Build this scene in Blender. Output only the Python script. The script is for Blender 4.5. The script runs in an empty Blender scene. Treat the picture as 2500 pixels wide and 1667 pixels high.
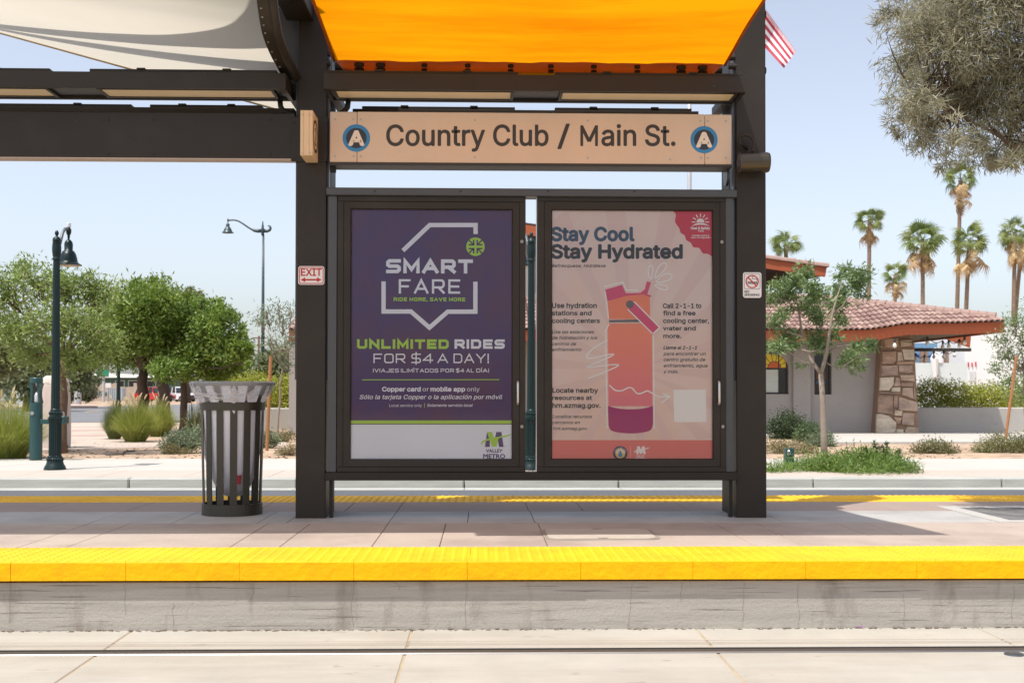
import bpy, math, random
import numpy as np
from mathutils import Vector, Matrix, Euler

scn = bpy.context.scene
col = scn.collection
random.seed(7)
rng = np.random.default_rng(11)
R = math.radians
PI = math.pi

# ---------------------------------------------------------------- camera
CAM = Vector((0.0, 0.0, 0.908))
YAW, TILT, ROLL, SHIFT = R(1.46), R(1.0), 0.0014, 0.0299
FPX = 2853.0                                   # focal length in pixels of the 2500 px wide photograph
cam_d = bpy.data.cameras.new("camera")
cam = bpy.data.objects.new("camera", cam_d)
col.objects.link(cam)
cam_d.sensor_width = 36.0
cam_d.lens = FPX / 2500.0 * 36.0
cam_d.shift_y = SHIFT
cam_d.clip_start, cam_d.clip_end = 0.1, 6000.0
CM = Matrix.Translation(CAM) @ Euler((R(90) + TILT, 0, -YAW), 'XYZ').to_matrix().to_4x4() @ Matrix.Rotation(ROLL, 4, 'Z')
cam.matrix_world = CM
cam_d.dof.use_dof = True
cam_d.dof.focus_distance = 8.4
cam_d.dof.aperture_fstop = 5.6
scn.camera = cam
RAY = CM.to_3x3()


def _ray(px, py):
    return RAY @ Vector(((px - 1250.0) / FPX, (833.5 - py + SHIFT * 2500.0) / FPX, -1.0))


def at(px, py, Y):
    """the point of the vertical plane y = Y seen at a pixel of the photograph"""
    d = _ray(px, py)
    return CAM + d * ((Y - CAM.y) / d.y)


def on(px, py, z):
    """the point of the level plane z seen at a pixel of the photograph"""
    d = _ray(px, py)
    return CAM + d * ((z - CAM.z) / d.z)


def mpp(Y):
    return Y / FPX                              # metres per photo pixel at depth Y


# ---------------------------------------------------------------- sky and sun
SUNDIR = Vector((-0.30, -0.32, 1.0)).normalized()    # towards the sun
EL = math.asin(SUNDIR.z)
AZ = math.atan2(SUNDIR.x, SUNDIR.y)
world = bpy.data.worlds.new("World")
scn.world = world
world.use_nodes = True
wn = world.node_tree
wn.nodes.clear()
wo = wn.nodes.new('ShaderNodeOutputWorld')
wb = wn.nodes.new('ShaderNodeBackground')
sky = wn.nodes.new('ShaderNodeTexSky')
sky.sky_type = 'NISHITA'
sky.sun_disc = False
sky.sun_elevation = EL
sky.sun_rotation = AZ % (2 * PI)
sky.altitude = 380
sky.air_density = 1.0
sky.dust_density = 3.0
sky.ozone_density = 1.5
wb.inputs['Strength'].default_value = 0.125
whs = wn.nodes.new('ShaderNodeHueSaturation')
whs.inputs['Hue'].default_value = 0.505
whs.inputs['Saturation'].default_value = 0.56
wn.links.new(sky.outputs[0], whs.inputs['Color'])
wn.links.new(whs.outputs[0], wb.inputs['Color'])
wn.links.new(wb.outputs[0], wo.inputs['Surface'])

sun_d = bpy.data.lights.new("sun", 'SUN')
sun_d.energy = 2.8
sun_d.angle = R(0.53)
sun_d.color = (1.0, 0.97, 0.92)
sun = bpy.data.objects.new("sun", sun_d)
sun.rotation_euler = SUNDIR.to_track_quat('Z', 'Y').to_euler()
sun.location = (-6, -6, 20)
col.objects.link(sun)

scn.view_settings.view_transform = 'Standard'
scn.view_settings.look = 'None'
scn.view_settings.exposure = 0.84
scn.view_settings.gamma = 1.0
scn.view_settings.use_curve_mapping = False
scn.render.engine = 'CYCLES'
scn.cycles.max_bounces = 8
scn.cycles.transparent_max_bounces = 12
scn.cycles.sample_clamp_indirect = 6.0

# ---------------------------------------------------------------- materials


def hexc(h):
    h = h.lstrip('#')
    v = [int(h[i:i + 2], 16) / 255 for i in (0, 2, 4)]
    return tuple(x / 12.92 if x <= .04045 else ((x + .055) / 1.055) ** 2.4 for x in v)


MATS = {}


def mat(name, c, rough=.6, metal=0., var=0., vs=6., grain=0., gs=120., bump=0., bs=40., spec=.5,
        stretch=None, c2=None, c2s=2., c2lo=.45, c2hi=.65, c2st=None, trans=0., tcol=None, alpha=1., coat=0.,
        c3=None, c3s=4., c3st=None, c3lo=.6, c3hi=.7):
    """procedural paint: base colour, broad variation, fine grain, a second colour in patches, relief"""
    if name in MATS:
        return MATS[name]
    m = bpy.data.materials.new(name)
    m.use_nodes = True
    nt = m.node_tree
    N, L = nt.nodes, nt.links
    N.clear()
    out = N.new('ShaderNodeOutputMaterial')
    bs_ = N.new('ShaderNodeBsdfPrincipled')
    bs_.inputs['Roughness'].default_value = rough
    bs_.inputs['Metallic'].default_value = metal
    bs_.inputs['Specular IOR Level'].default_value = spec
    if coat:
        bs_.inputs['Coat Weight'].default_value = coat
        bs_.inputs['Coat Roughness'].default_value = .08
    geo = N.new('ShaderNodeNewGeometry')
    vec = geo.outputs['Position']

    def mapped(sc):
        if sc is None:
            return vec
        mp = N.new('ShaderNodeMapping')
        mp.inputs['Scale'].default_value = sc
        L.new(vec, mp.inputs['Vector'])
        return mp.outputs[0]

    def noise(scale, sc=None, detail=4., rgh=.6):
        n = N.new('ShaderNodeTexNoise')
        n.inputs['Scale'].default_value = scale
        n.inputs['Detail'].default_value = detail
        n.inputs['Roughness'].default_value = rgh
        L.new(mapped(sc), n.inputs['Vector'])
        return n.outputs['Fac']

    rgb = N.new('ShaderNodeRGB')
    rgb.outputs[0].default_value = (*c, 1)
    cur = rgb.outputs[0]
    if c2 is not None:
        rp = N.new('ShaderNodeMapRange')
        rp.inputs['From Min'].default_value = c2lo
        rp.inputs['From Max'].default_value = c2hi
        L.new(noise(c2s, c2st, 6., .62), rp.inputs['Value'])
        mx = N.new('ShaderNodeMix')
        mx.data_type = 'RGBA'
        mx.inputs[7].default_value = (*c2, 1)
        L.new(rp.outputs[0], mx.inputs[0])
        L.new(cur, mx.inputs[6])
        cur = mx.outputs[2]
    if c3 is not None:
        rp = N.new('ShaderNodeMapRange')
        rp.inputs['From Min'].default_value = c3lo
        rp.inputs['From Max'].default_value = c3hi
        L.new(noise(c3s, c3st, 5., .55), rp.inputs['Value'])
        mx = N.new('ShaderNodeMix')
        mx.data_type = 'RGBA'
        mx.inputs[7].default_value = (*c3, 1)
        L.new(rp.outputs[0], mx.inputs[0])
        L.new(cur, mx.inputs[6])
        cur = mx.outputs[2]
    for amt, sc, st in ((var, vs, stretch), (grain, gs, None)):
        if amt:
            rp = N.new('ShaderNodeMapRange')
            rp.inputs['From Min'].default_value = .25
            rp.inputs['From Max'].default_value = .75
            rp.inputs['To Min'].default_value = 1 - amt
            rp.inputs['To Max'].default_value = 1 + amt
            L.new(noise(sc, st), rp.inputs['Value'])
            ml = N.new('ShaderNodeVectorMath')
            ml.operation = 'SCALE'
            L.new(cur, ml.inputs[0])
            L.new(rp.outputs[0], ml.inputs['Scale'])
            cur = ml.outputs[0]
    L.new(cur, bs_.inputs['Base Color'])
    if bump:
        bp = N.new('ShaderNodeBump')
        bp.inputs['Strength'].default_value = bump
        bp.inputs['Distance'].default_value = .01
        L.new(noise(bs), bp.inputs['Height'])
        L.new(bp.outputs[0], bs_.inputs['Normal'])
    sh = bs_.outputs[0]
    if trans:
        tr = N.new('ShaderNodeBsdfTranslucent')
        if tcol is not None:
            tr.inputs['Color'].default_value = (*tcol, 1)
        else:
            L.new(cur, tr.inputs['Color'])
        mx = N.new('ShaderNodeMixShader')
        mx.inputs[0].default_value = trans
        L.new(sh, mx.inputs[1])
        L.new(tr.outputs[0], mx.inputs[2])
        sh = mx.outputs[0]
    if alpha < 1:
        tp = N.new('ShaderNodeBsdfTransparent')
        mx = N.new('ShaderNodeMixShader')
        mx.inputs[0].default_value = alpha
        L.new(tp.outputs[0], mx.inputs[1])
        L.new(sh, mx.inputs[2])
        sh = mx.outputs[0]
    L.new(sh, out.inputs['Surface'])
    MATS[name] = m
    return m


def glass_pane(name, tint=(1, 1, 1), k=1.0):
    m = bpy.data.materials.new(name)
    m.use_nodes = True
    nt = m.node_tree
    nt.nodes.clear()
    o = nt.nodes.new('ShaderNodeOutputMaterial')
    tp = nt.nodes.new('ShaderNodeBsdfTransparent')
    tp.inputs[0].default_value = (*tint, 1)
    gl = nt.nodes.new('ShaderNodeBsdfGlossy')
    gl.inputs['Roughness'].default_value = .03
    gl.inputs['Color'].default_value = (k, k, k, 1)
    fr = nt.nodes.new('ShaderNodeFresnel')
    fr.inputs[0].default_value = 1.5
    mx = nt.nodes.new('ShaderNodeMixShader')
    nt.links.new(fr.outputs[0], mx.inputs[0])
    nt.links.new(tp.outputs[0], mx.inputs[1])
    nt.links.new(gl.outputs[0], mx.inputs[2])
    nt.links.new(mx.outputs[0], o.inputs[0])
    return m


BRONZE = mat('bronze_paint', (.026, .020, .0145), .45, var=.10, vs=3, grain=.12, gs=300, bump=.04, bs=260, spec=.3, c2=(.034, .0275, .021), c2s=2.2, c2lo=.5, c2hi=.75, c3=(.10, .088, .07), c3s=38., c3lo=.735, c3hi=.76)
BRONZE2 = mat('bronze_paint_flat', (.021, .0165, .012), .5, var=.12, vs=5, grain=.1, gs=250, spec=.3)
STEEL = mat('bare_steel', (.45, .45, .46), .32, 1.0, var=.15, vs=9)
SCREW = mat('screw_steel', (.42, .38, .33), .4, .8)
BEIGE = mat('sign_beige', hexc('cfb8a2'), .55, var=.05, vs=3, grain=.03, gs=90, stretch=(1, 1, .25))
BEIGE2 = mat('marker_beige', hexc('d8bb95'), .55, var=.04, vs=4)
LETTER = mat('sign_lettering', (.035, .032, .03), .55)
BLUE = mat('ring_blue', hexc('2f7fb4'), .5)
NAVY = mat('disc_navy', hexc('2b303c'), .5)
LENS = mat('light_diffuser', hexc('d8c39a'), .5, var=.05, vs=5)
DARKGAP = mat('dark_gap', (.01, .01, .01), .8)

# ---------------------------------------------------------------- mesh helpers


class MB:
    """collects shapes and links them as ONE mesh object"""

    def __init__(s):
        s.v, s.f, s.m = [], [], []

    def add(s, vs, fs, mi=0):
        n = len(s.v)
        s.v += [tuple(p) for p in vs]
        s.f += [tuple(i + n for i in f) for f in fs]
        s.m += [mi] * len(fs)
        return s

    def box(s, x0, x1, y0, y1, z0, z1, mi=0, b=0.0):
        if b <= 0:
            vs = [(x, y, z) for z in (z0, z1) for y in (y0, y1) for x in (x0, x1)]
            fs = [(0, 2, 3, 1), (4, 5, 7, 6), (0, 1, 5, 4), (2, 6, 7, 3), (0, 4, 6, 2), (1, 3, 7, 5)]
            return s.add(vs, fs, mi)
        lo, hi = (x0, y0, z0), (x1, y1, z1)
        vs, idx = [], {}
        for sx in (0, 1):
            for sy in (0, 1):
                for sz in (0, 1):
                    sg = (sx, sy, sz)
                    for ax in range(3):
                        p = []
                        for k in range(3):
                            e = hi[k] if sg[k] else lo[k]
                            if k != ax:
                                e += -b if sg[k] else b
                            p.append(e)
                        idx[(sg, ax)] = len(vs)
                        vs.append(p)
        fs = []
        for ax in range(3):
            o = [k for k in range(3) if k != ax]
            for sv in (0, 1):
                q = []
                for a, c in ((0, 0), (1, 0), (1, 1), (0, 1)):
                    sg = [0, 0, 0]
                    sg[ax] = sv
                    sg[o[0]], sg[o[1]] = a, c
                    q.append(idx[(tuple(sg), ax)])
                fs.append(q)
            for a in (0, 1):
                for c in (0, 1):
                    s0, s1 = [0, 0, 0], [0, 0, 0]
                    s0[o[0]] = s1[o[0]] = a
                    s0[o[1]] = s1[o[1]] = c
                    s1[ax] = 1
                    s0, s1 = tuple(s0), tuple(s1)
                    fs.append([idx[(s0, o[0])], idx[(s1, o[0])], idx[(s1, o[1])], idx[(s0, o[1])]])
        for sg in [(a, b_, c) for a in (0, 1) for b_ in (0, 1) for c in (0, 1)]:
            fs.append([idx[(sg, 0)], idx[(sg, 1)], idx[(sg, 2)]])
        cen = Vector([(lo[k] + hi[k]) / 2 for k in range(3)])
        out = []
        for f in fs:
            ps = [Vector(vs[i]) for i in f]
            nrm = (ps[1] - ps[0]).cross(ps[2] - ps[0])
            if nrm.dot(sum(ps, Vector()) / len(ps) - cen) < 0:
                f = f[::-1]
            out.append(f)
        return s.add(vs, out, mi)

    def tube(s, pts, rad, n=8, mi=0, cap=True):
        pts = [Vector(p) for p in pts]
        if not hasattr(rad, '__len__'):
            rad = [rad] * len(pts)
        vs, fs = [], []
        u = None
        for i, p in enumerate(pts):
            d = (pts[min(i + 1, len(pts) - 1)] - pts[max(i - 1, 0)])
            d = d.normalized() if d.length > 1e-9 else Vector((0, 0, 1))
            if u is None:
                u = d.cross(Vector((0, 0, 1)) if abs(d.z) < .9 else Vector((1, 0, 0))).normalized()
            else:
                u = (u - d * u.dot(d))
                u = u.normalized() if u.length > 1e-6 else d.orthogonal().normalized()
            w = d.cross(u)
            for k in range(n):
                a = 2 * PI * k / n
                vs.append(p + (u * math.cos(a) + w * math.sin(a)) * rad[i])
        for i in range(len(pts) - 1):
            for k in range(n):
                k2 = (k + 1) % n
                fs.append((i * n + k, i * n + k2, (i + 1) * n + k2, (i + 1) * n + k))
        if cap:
            fs.append(tuple(range(n))[::-1])
            fs.append(tuple(range((len(pts) - 1) * n, len(pts) * n)))
        return s.add(vs, fs, mi)

    def lathe(s, prof, c=(0, 0, 0), n=20, mi=0, flute=0., nfl=0):
        vs, fs = [], []
        for r, z in prof:
            for k in range(n):
                a = 2 * PI * k / n
                rr = r * (1 - (flute if nfl and k % 2 else 0))
                vs.append((c[0] + rr * math.cos(a), c[1] + rr * math.sin(a), c[2] + z))
        for i in range(len(prof) - 1):
            for k in range(n):
                k2 = (k + 1) % n
                fs.append((i * n + k, i * n + k2, (i + 1) * n + k2, (i + 1) * n + k))
        fs.append(tuple(range(n))[::-1])
        fs.append(tuple(range((len(prof) - 1) * n, len(prof) * n)))
        return s.add(vs, fs, mi)

    def prism(s, poly, d, mi=0):
        """poly: 3-D points in order, extruded by vector d"""
        n = len(poly)
        d = Vector(d)
        vs = [Vector(p) for p in poly] + [Vector(p) + d for p in poly]
        fs = [tuple(range(n))[::-1], tuple(range(n, 2 * n))]
        fs += [(i, (i + 1) % n, n + (i + 1) % n, n + i) for i in range(n)]
        return s.add(vs, fs, mi)

    def quad(s, a, b, c, d, mi=0):
        return s.add([a, b, c, d], [(0, 1, 2, 3)], mi)

    def grid(s, P, mi=0):
        """P: rows of points"""
        nr, nc = len(P), len(P[0])
        vs = [p for row in P for p in row]
        fs = [(i * nc + j, i * nc + j + 1, (i + 1) * nc + j + 1, (i + 1) * nc + j) for i in range(nr - 1) for j in range(nc - 1)]
        return s.add(vs, fs, mi)

    def frame(s, x0, x1, z0, z1, w, y0, y1, mi=0):
        """mitred rectangular frame in the x-z plane, from y0 (front) to y1 (back)"""
        o = [(x0, z0), (x1, z0), (x1, z1), (x0, z1)]
        i_ = [(x0 + w, z0 + w), (x1 - w, z0 + w), (x1 - w, z1 - w), (x0 + w, z1 - w)]
        for k in range(4):
            k2 = (k + 1) % 4
            s.prism([(o[k][0], y0, o[k][1]), (o[k2][0], y0, o[k2][1]), (i_[k2][0], y0, i_[k2][1]), (i_[k][0], y0, i_[k][1])], (0, y1 - y0, 0), mi)
        return s

    def build(s, name, mats, parent=None, smooth=False, loc=None):
        return link_mesh(name, s.v, s.f, s.m, mats, parent, smooth, loc)


def wloc(o):
    p = Vector((0, 0, 0))
    while o is not None:
        p = p + o.location
        o = o.parent
    return p


def link_mesh(name, v, f, mi, mats, parent=None, smooth=False, loc=None):
    me = bpy.data.meshes.new(name)
    o = bpy.data.objects.new(name, me)
    V = np.asarray([tuple(p) for p in v], dtype=np.float64).reshape(-1, 3)
    if loc is None:
        if parent is None:
            lo, hi = V.min(0), V.max(0)
            loc = ((lo[0] + hi[0]) / 2, (lo[1] + hi[1]) / 2, lo[2])
        else:
            lo, hi = V.min(0), V.max(0)
            loc = (lo + hi) / 2
    loc = Vector(loc)
    me.from_pydata((V - np.array(loc)).tolist(), [], f)
    if not isinstance(mats, (list, tuple)):
        mats = [mats]
    for m in mats:
        me.materials.append(m)
    if len(mats) > 1:
        me.polygons.foreach_set('material_index', np.asarray(mi, dtype=np.int32))
    if smooth:
        me.polygons.foreach_set('use_smooth', np.ones(len(me.polygons), dtype=bool))
    me.update()
    o.location = loc - (wloc(parent) if parent is not None else Vector())
    o.parent = parent
    col.objects.link(o)
    return o


def tag(o, label=None, cat=None, group=None, kind=None):
    if label:
        o['label'] = label
    if cat:
        o['category'] = cat
    if group:
        o['group'] = group
    if kind:
        o['kind'] = kind
    return o


def thing(name, label, cat, loc=(0, 0, 0), group=None):
    o = bpy.data.objects.new(name, None)
    o.location = loc
    o.empty_display_size = .2
    col.objects.link(o)
    return tag(o, label, cat, group)


def struct(name, loc=(0, 0, 0)):
    o = bpy.data.objects.new(name, None)
    o.location = loc
    col.objects.link(o)
    o['kind'] = 'structure'
    return o


def copy_tree(o, parent=None):
    c = o.copy()
    col.objects.link(c)
    c.parent = parent
    for ch in list(o.children):
        copy_tree(ch, c)
    return c


def inst(src, parent, loc, rot=None, scale=None, name=None):
    """one more object sharing src's mesh"""
    o = bpy.data.objects.new(name or src.name.split('.')[0], src.data)
    o.parent = parent
    o.location = Vector(loc) - wloc(parent)
    if rot is not None:
        o.rotation_euler = rot
    if scale is not None:
        o.scale = scale
    col.objects.link(o)
    return o


def disc(mb, c, r, n=24, mi=0, ax='y', sx=1.0):
    vs = []
    for k in range(n):
        a = 2 * PI * k / n
        if ax == 'y':
            vs.append((c[0] + r * sx * math.cos(a), c[1], c[2] + r * math.sin(a)))
        else:
            vs.append((c[0], c[1] + r * math.cos(a), c[2] + r * math.sin(a)))
    mb.add(vs, [tuple(range(n))], mi)


def ring(mb, c, r0, r1, n=32, mi=0, a0=0., a1=2 * PI, ax='y'):
    vs, fs = [], []
    for k in range(n + 1):
        a = a0 + (a1 - a0) * k / n
        for r in (r0, r1):
            if ax == 'y':
                vs.append((c[0] + r * math.cos(a), c[1], c[2] + r * math.sin(a)))
            else:
                vs.append((c[0], c[1] + r * math.cos(a), c[2] + r * math.sin(a)))
    for k in range(n):
        fs.append((2 * k, 2 * k + 1, 2 * k + 3, 2 * k + 2))
    mb.add(vs, fs, mi)


# ---- lettering -------------------------------------------------------------
FONTS = {}
try:
    import os
    _fd = os.path.join(bpy.utils.resource_path('LOCAL'), 'datafiles', 'fonts')
    FONTS['inter'] = bpy.data.fonts.load(os.path.join(_fd, 'Inter.woff2'))
except Exception:
    pass
_TX = {}


def text_shape(body, font, bold, shear):
    key = (body, font, shear)
    if key not in _TX:
        cu = bpy.data.curves.new('lettering', 'FONT')
        cu.body = body
        cu.resolution_u = 2
        cu.shear = shear
        if font in FONTS:
            cu.font = FONTS[font]
        o = bpy.data.objects.new('lettering', cu)
        col.objects.link(o)
        me = bpy.data.meshes.new_from_object(o.evaluated_get(bpy.context.evaluated_depsgraph_get()))
        V = [(v.co.x, v.co.y) for v in me.vertices]
        F = [tuple(p.vertices) for p in me.polygons]
        bpy.data.meshes.remove(me)
        bpy.data.objects.remove(o)
        bpy.data.curves.remove(cu)
        _TX[key] = (V, F)
    return _TX[key]


def text(mb, body, px0, px1, ptop, pbase, Y, mi=0, bold=0., shear=0., font='inter'):
    """letters whose capitals run from pbase to ptop and that fill px0..px1 of the photograph on plane y = Y"""
    V, F = text_shape(body, font, bold, shear)
    HV, _ = text_shape('H', font, bold, 0.)
    h = max(v[1] for v in HV)
    b0 = min(v[1] for v in HV)
    x0, x1 = min(v[0] for v in V), max(v[0] for v in V)
    A, B = at(px0, pbase, Y), at(px1, pbase, Y)
    T = at(px0, ptop, Y)
    vs = []
    for x, y in V:
        t = (x - x0) / (x1 - x0)
        vs.append((A.x + (B.x - A.x) * t, Y, A.z + (B.z - A.z) * t + (T.z - A.z) * (y - b0) / (h - b0)))
    # heavier weights: the same outline laid down again, shifted by the extra stroke width
    e = bold * (T.z - A.z) / (h - b0)
    offs = [(0, 0)] if not bold else [(e * math.cos(PI * k / 4), e * math.sin(PI * k / 4)) for k in range(8)]
    for k, (dx, dz) in enumerate(offs):
        mb.add([(p[0] + dx, p[1] - k * .00002, p[2] + dz) for p in vs], F, mi)


GL = {
    'S': (1, [[(1, 1), (.14, 1), (0, .86), (0, .62), (.14, .5), (.86, .5), (1, .38), (1, .14), (.86, 0), (0, 0)]]),
    'M': (1.15, [[(0, 0), (0, 1), (.5, .2), (1, 1), (1, 0)]]),
    'A': (1.15, [[(0, 0), (.5, 1), (1, 0)], [(.2, .3), (.8, .3)]]),
    'R': (1, [[(0, 0), (0, 1)], [(0, 1), (.86, 1), (1, .86), (1, .58), (.86, .42), (0, .42)], [(.5, .42), (1, 0)]]),
    'T': (1, [[(0, 1), (1, 1)], [(.5, 1), (.5, 0)]]),
    'F': (.9, [[(0, 0), (0, 1), (1, 1)], [(0, .5), (.82, .5)]]),
    'E': (.92, [[(1, 1), (0, 1), (0, 0), (1, 0)], [(0, .5), (.9, .5)]]),
    'U': (1, [[(0, 1), (0, .15), (.15, 0), (.85, 0), (1, .15), (1, 1)]]),
    'N': (1, [[(0, 0), (0, 1), (1, 0), (1, 1)]]),
    'L': (.9, [[(0, 1), (0, 0), (1, 0)]]),
    'I': (.0, [[(0, 1), (0, 0)]]),
    'D': (1, [[(0, 0), (0, 1), (.8, 1), (1, .8), (1, .2), (.8, 0), (0, 0)]]),
    'O': (1, [[(.15, 0), (0, .15), (0, .85), (.15, 1), (.85, 1), (1, .85), (1, .15), (.85, 0), (.15, 0)]]),
    'Y': (1.1, [[(0, 1), (.5, .42), (1, 1)], [(.5, .42), (.5, 0)]]),
    'V': (1.1, [[(0, 1), (.5, 0), (1, 1)]]),
    'P': (1, [[(0, 0), (0, 1)], [(0, 1), (.86, 1), (1, .86), (1, .55), (.86, .4), (0, .4)]]),
    'J': (.8, [[(1, 1), (1, .14), (.86, 0), (.1, 0), (0, .14)]]),
    '4': (1.1, [[(.76, 0), (.76, 1)], [(.76, 1), (0, .28)], [(0, .28), (1, .28)]]),
    '$': (1, [[(1, 1), (.14, 1), (0, .86), (0, .62), (.14, .5), (.86, .5), (1, .38), (1, .14), (.86, 0), (0, 0)], [(.5, 1.2), (.5, -.2)]]),
    '!': (.0, [[(0, 1), (0, .34)], [(0, .12), (0, -.02)]]),
    '¡': (.0, [[(0, .66), (0, 0)], [(0, 1.02), (0, .88)]]),
    'Í': (.0, [[(0, 1), (0, 0)], [(0, 1.2), (.0, 1.34)]]),
    ',': (.0, [[(0, .05), (0, -.2)]]),
    ' ': (.35, []),
}


def stroke(mb, pts, t, Y, mi=0):
    """a flat mitred line of width t through (x, z) points on plane y = Y"""
    P = [Vector(p) for p in pts]
    closed = (P[0] - P[-1]).length < 1e-6 and len(P) > 2
    if closed:
        P = P[:-1]
    n = len(P)
    Lf, Rt = [], []
    for i in range(n):
        a = P[i] - P[i - 1] if (i > 0 or closed) else None
        b = P[(i + 1) % n] - P[i] if (i < n - 1 or closed) else None
        a = a.normalized() if a is not None else b.normalized()
        b = b.normalized() if b is not None else a
        na, nb = Vector((-a.y, a.x)), Vector((-b.y, b.x))
        m = (na + nb)
        m = m.normalized() if m.length > 1e-6 else na
        k = min(1 / max(m.dot(na), .35), 2.4) * t / 2
        Lf.append(P[i] + m * k)
        Rt.append(P[i] - m * k)
    vs = [(p.x, Y, p.y) for p in Lf] + [(p.x, Y, p.y) for p in Rt]
    fs = [(i, (i + 1) % n, n + (i + 1) % n, n + i) for i in range(n if closed else n - 1)]
    mb.add(vs, fs, mi)


def block_text(mb, body, px0, px1, ptop, pbase, Y, mi=0, thick=.2, gap=.32):
    """squared wide capitals drawn with strokes, filling px0..px1 and pbase..ptop"""
    A, B, T = at(px0, pbase, Y), at(px1, pbase, Y), at(px0, ptop, Y)
    H = T.z - A.z
    t = H * thick
    wsum = sum(GL[c][0] for c in body)
    # widths in units of u: glyph width = w*u (centre lines), plus thickness each, plus gaps
    fixed = sum(t if c != ' ' else 0 for c in body) + H * gap * (len(body) - 1)
    u = (B.x - A.x - fixed) / wsum
    x = A.x
    for i, c in enumerate(body):
        w, ss = GL[c]
        ww = w * u
        if c != ' ':
            for k, st in enumerate(ss):
                if st[0] != st[-1]:              # square ends reach the full height and width of the letter
                    st = list(st)
                    for i0, i1 in ((0, 1), (-1, -2)):
                        d = Vector(((st[i0][0] - st[i1][0]) * ww, (st[i0][1] - st[i1][1]) * (H - t)))
                        d = d.normalized() * t / 2
                        st[i0] = (st[i0][0] + (d.x / ww if ww > 1e-6 else 0), st[i0][1] + d.y / (H - t))
                stroke(mb, [(x + t / 2 + p[0] * ww, A.z + t / 2 + p[1] * (H - t)) for p in st], t, Y - k * .00015, mi)
            x += t
        x += ww + H * gap


# ---- foliage ---------------------------------------------------------------


def leaf_cloud(blobs, n, ln, wd, seed, per=26, cs=.5, droop=0., up=.25, nm=3, shell=2.2, fold=0., spread=.9):
    """n leaf-sized rhombs in clumps through ellipsoids [(centre, rx, ry, rz)]; returns arrays"""
    g = np.random.default_rng(seed)
    C = np.array([tuple(b[0]) for b in blobs])
    RR = np.array([[b[1], b[2], b[3]] for b in blobs])
    vol = RR.prod(1) ** .8
    nc = max(1, n // per)
    bi = g.choice(len(blobs), nc, p=vol / vol.sum())
    d = g.normal(size=(nc, 3))
    d /= np.linalg.norm(d, axis=1)[:, None]
    rad = g.random(nc) ** (1 / shell) * (1 + .32 * g.random(nc) ** 5)
    cc = C[bi] + d * rad[:, None] * RR[bi]
    pref = d.copy()
    pref[:, 2] += up
    pref += g.normal(size=(nc, 3)) * .35
    ci = np.repeat(np.arange(nc), per)
    N = len(ci)
    size = cs * RR[bi].mean(1)[ci] * .55
    P = cc[ci] + g.normal(size=(N, 3)) * size[:, None] * np.array([1, 1, .8])
    D = pref[ci] * (1 - spread * .5) + g.normal(size=(N, 3)) * spread
    D[:, 2] -= droop
    D /= np.linalg.norm(D, axis=1)[:, None]
    W = np.cross(D, g.normal(size=(N, 3)))
    W /= np.linalg.norm(W, axis=1)[:, None]
    Nn = np.cross(D, W)
    L = ln * (.65 + .7 * g.random(N))[:, None]
    w = wd * (.7 + .6 * g.random(N))[:, None]
    a = P
    b = P + D * L * .45 + W * w * .5 + Nn * L * fold
    c = P + D * L
    e = P + D * L * .45 - W * w * .5 + Nn * L * fold
    V = np.stack([a, b, c, e], 1).reshape(-1, 3)
    F = np.arange(4 * N).reshape(-1, 4)
    cm = np.clip(np.round(g.normal(size=nc) * .8 + (nm - 1) / 2), 0, nm - 1).astype(int)
    M = cm[ci]
    flip = g.random(N) < .25
    M[flip] = g.integers(0, nm, flip.sum())
    return V, F, M, cc


def link_leaves(name, V, F, M, mats, parent):
    me = bpy.data.meshes.new(name)
    o = bpy.data.objects.new(name, me)
    loc = V.mean(0)
    n = len(F)
    me.vertices.add(len(V))
    me.vertices.foreach_set('co', (V - loc).astype(np.float32).ravel())
    me.loops.add(4 * n)
    me.loops.foreach_set('vertex_index', F.astype(np.int32).ravel())
    me.polygons.add(n)
    me.polygons.foreach_set('loop_start', np.arange(0, 4 * n, 4, dtype=np.int32))
    me.polygons.foreach_set('material_index', M.astype(np.int32))
    for m in mats:
        me.materials.append(m)
    me.update(calc_edges=True)
    me.validate()
    o.location = Vector(loc) - (wloc(parent) if parent is not None else Vector())
    o.parent = parent
    col.objects.link(o)
    return o


def leafmats(nm, cols, trans=.35, rough=.5):
    return [mat(f'{nm}_leaf_{i}', c, rough, trans=trans, var=.12, vs=1.5) for i, c in enumerate(cols)]


def limb(mb, a, b, r0, r1, seed=0, bend=.12, n=5, mi=0, seg=6):
    g = random.Random(seed)
    a, b = Vector(a), Vector(b)
    L = (b - a).length
    o = Vector((g.uniform(-1, 1), g.uniform(-1, 1), g.uniform(-.2, 1))) * L * bend
    pts, rr = [], []
    for i in range(n + 1):
        t = i / n
        pts.append(a.lerp(b, t) + o * math.sin(PI * t) + Vector((g.uniform(-1, 1), g.uniform(-1, 1), g.uniform(-1, 1))) * L * .015 * (0 < i < n))
        rr.append(r0 + (r1 - r0) * t)
    mb.tube(pts, rr, seg, mi)


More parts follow.
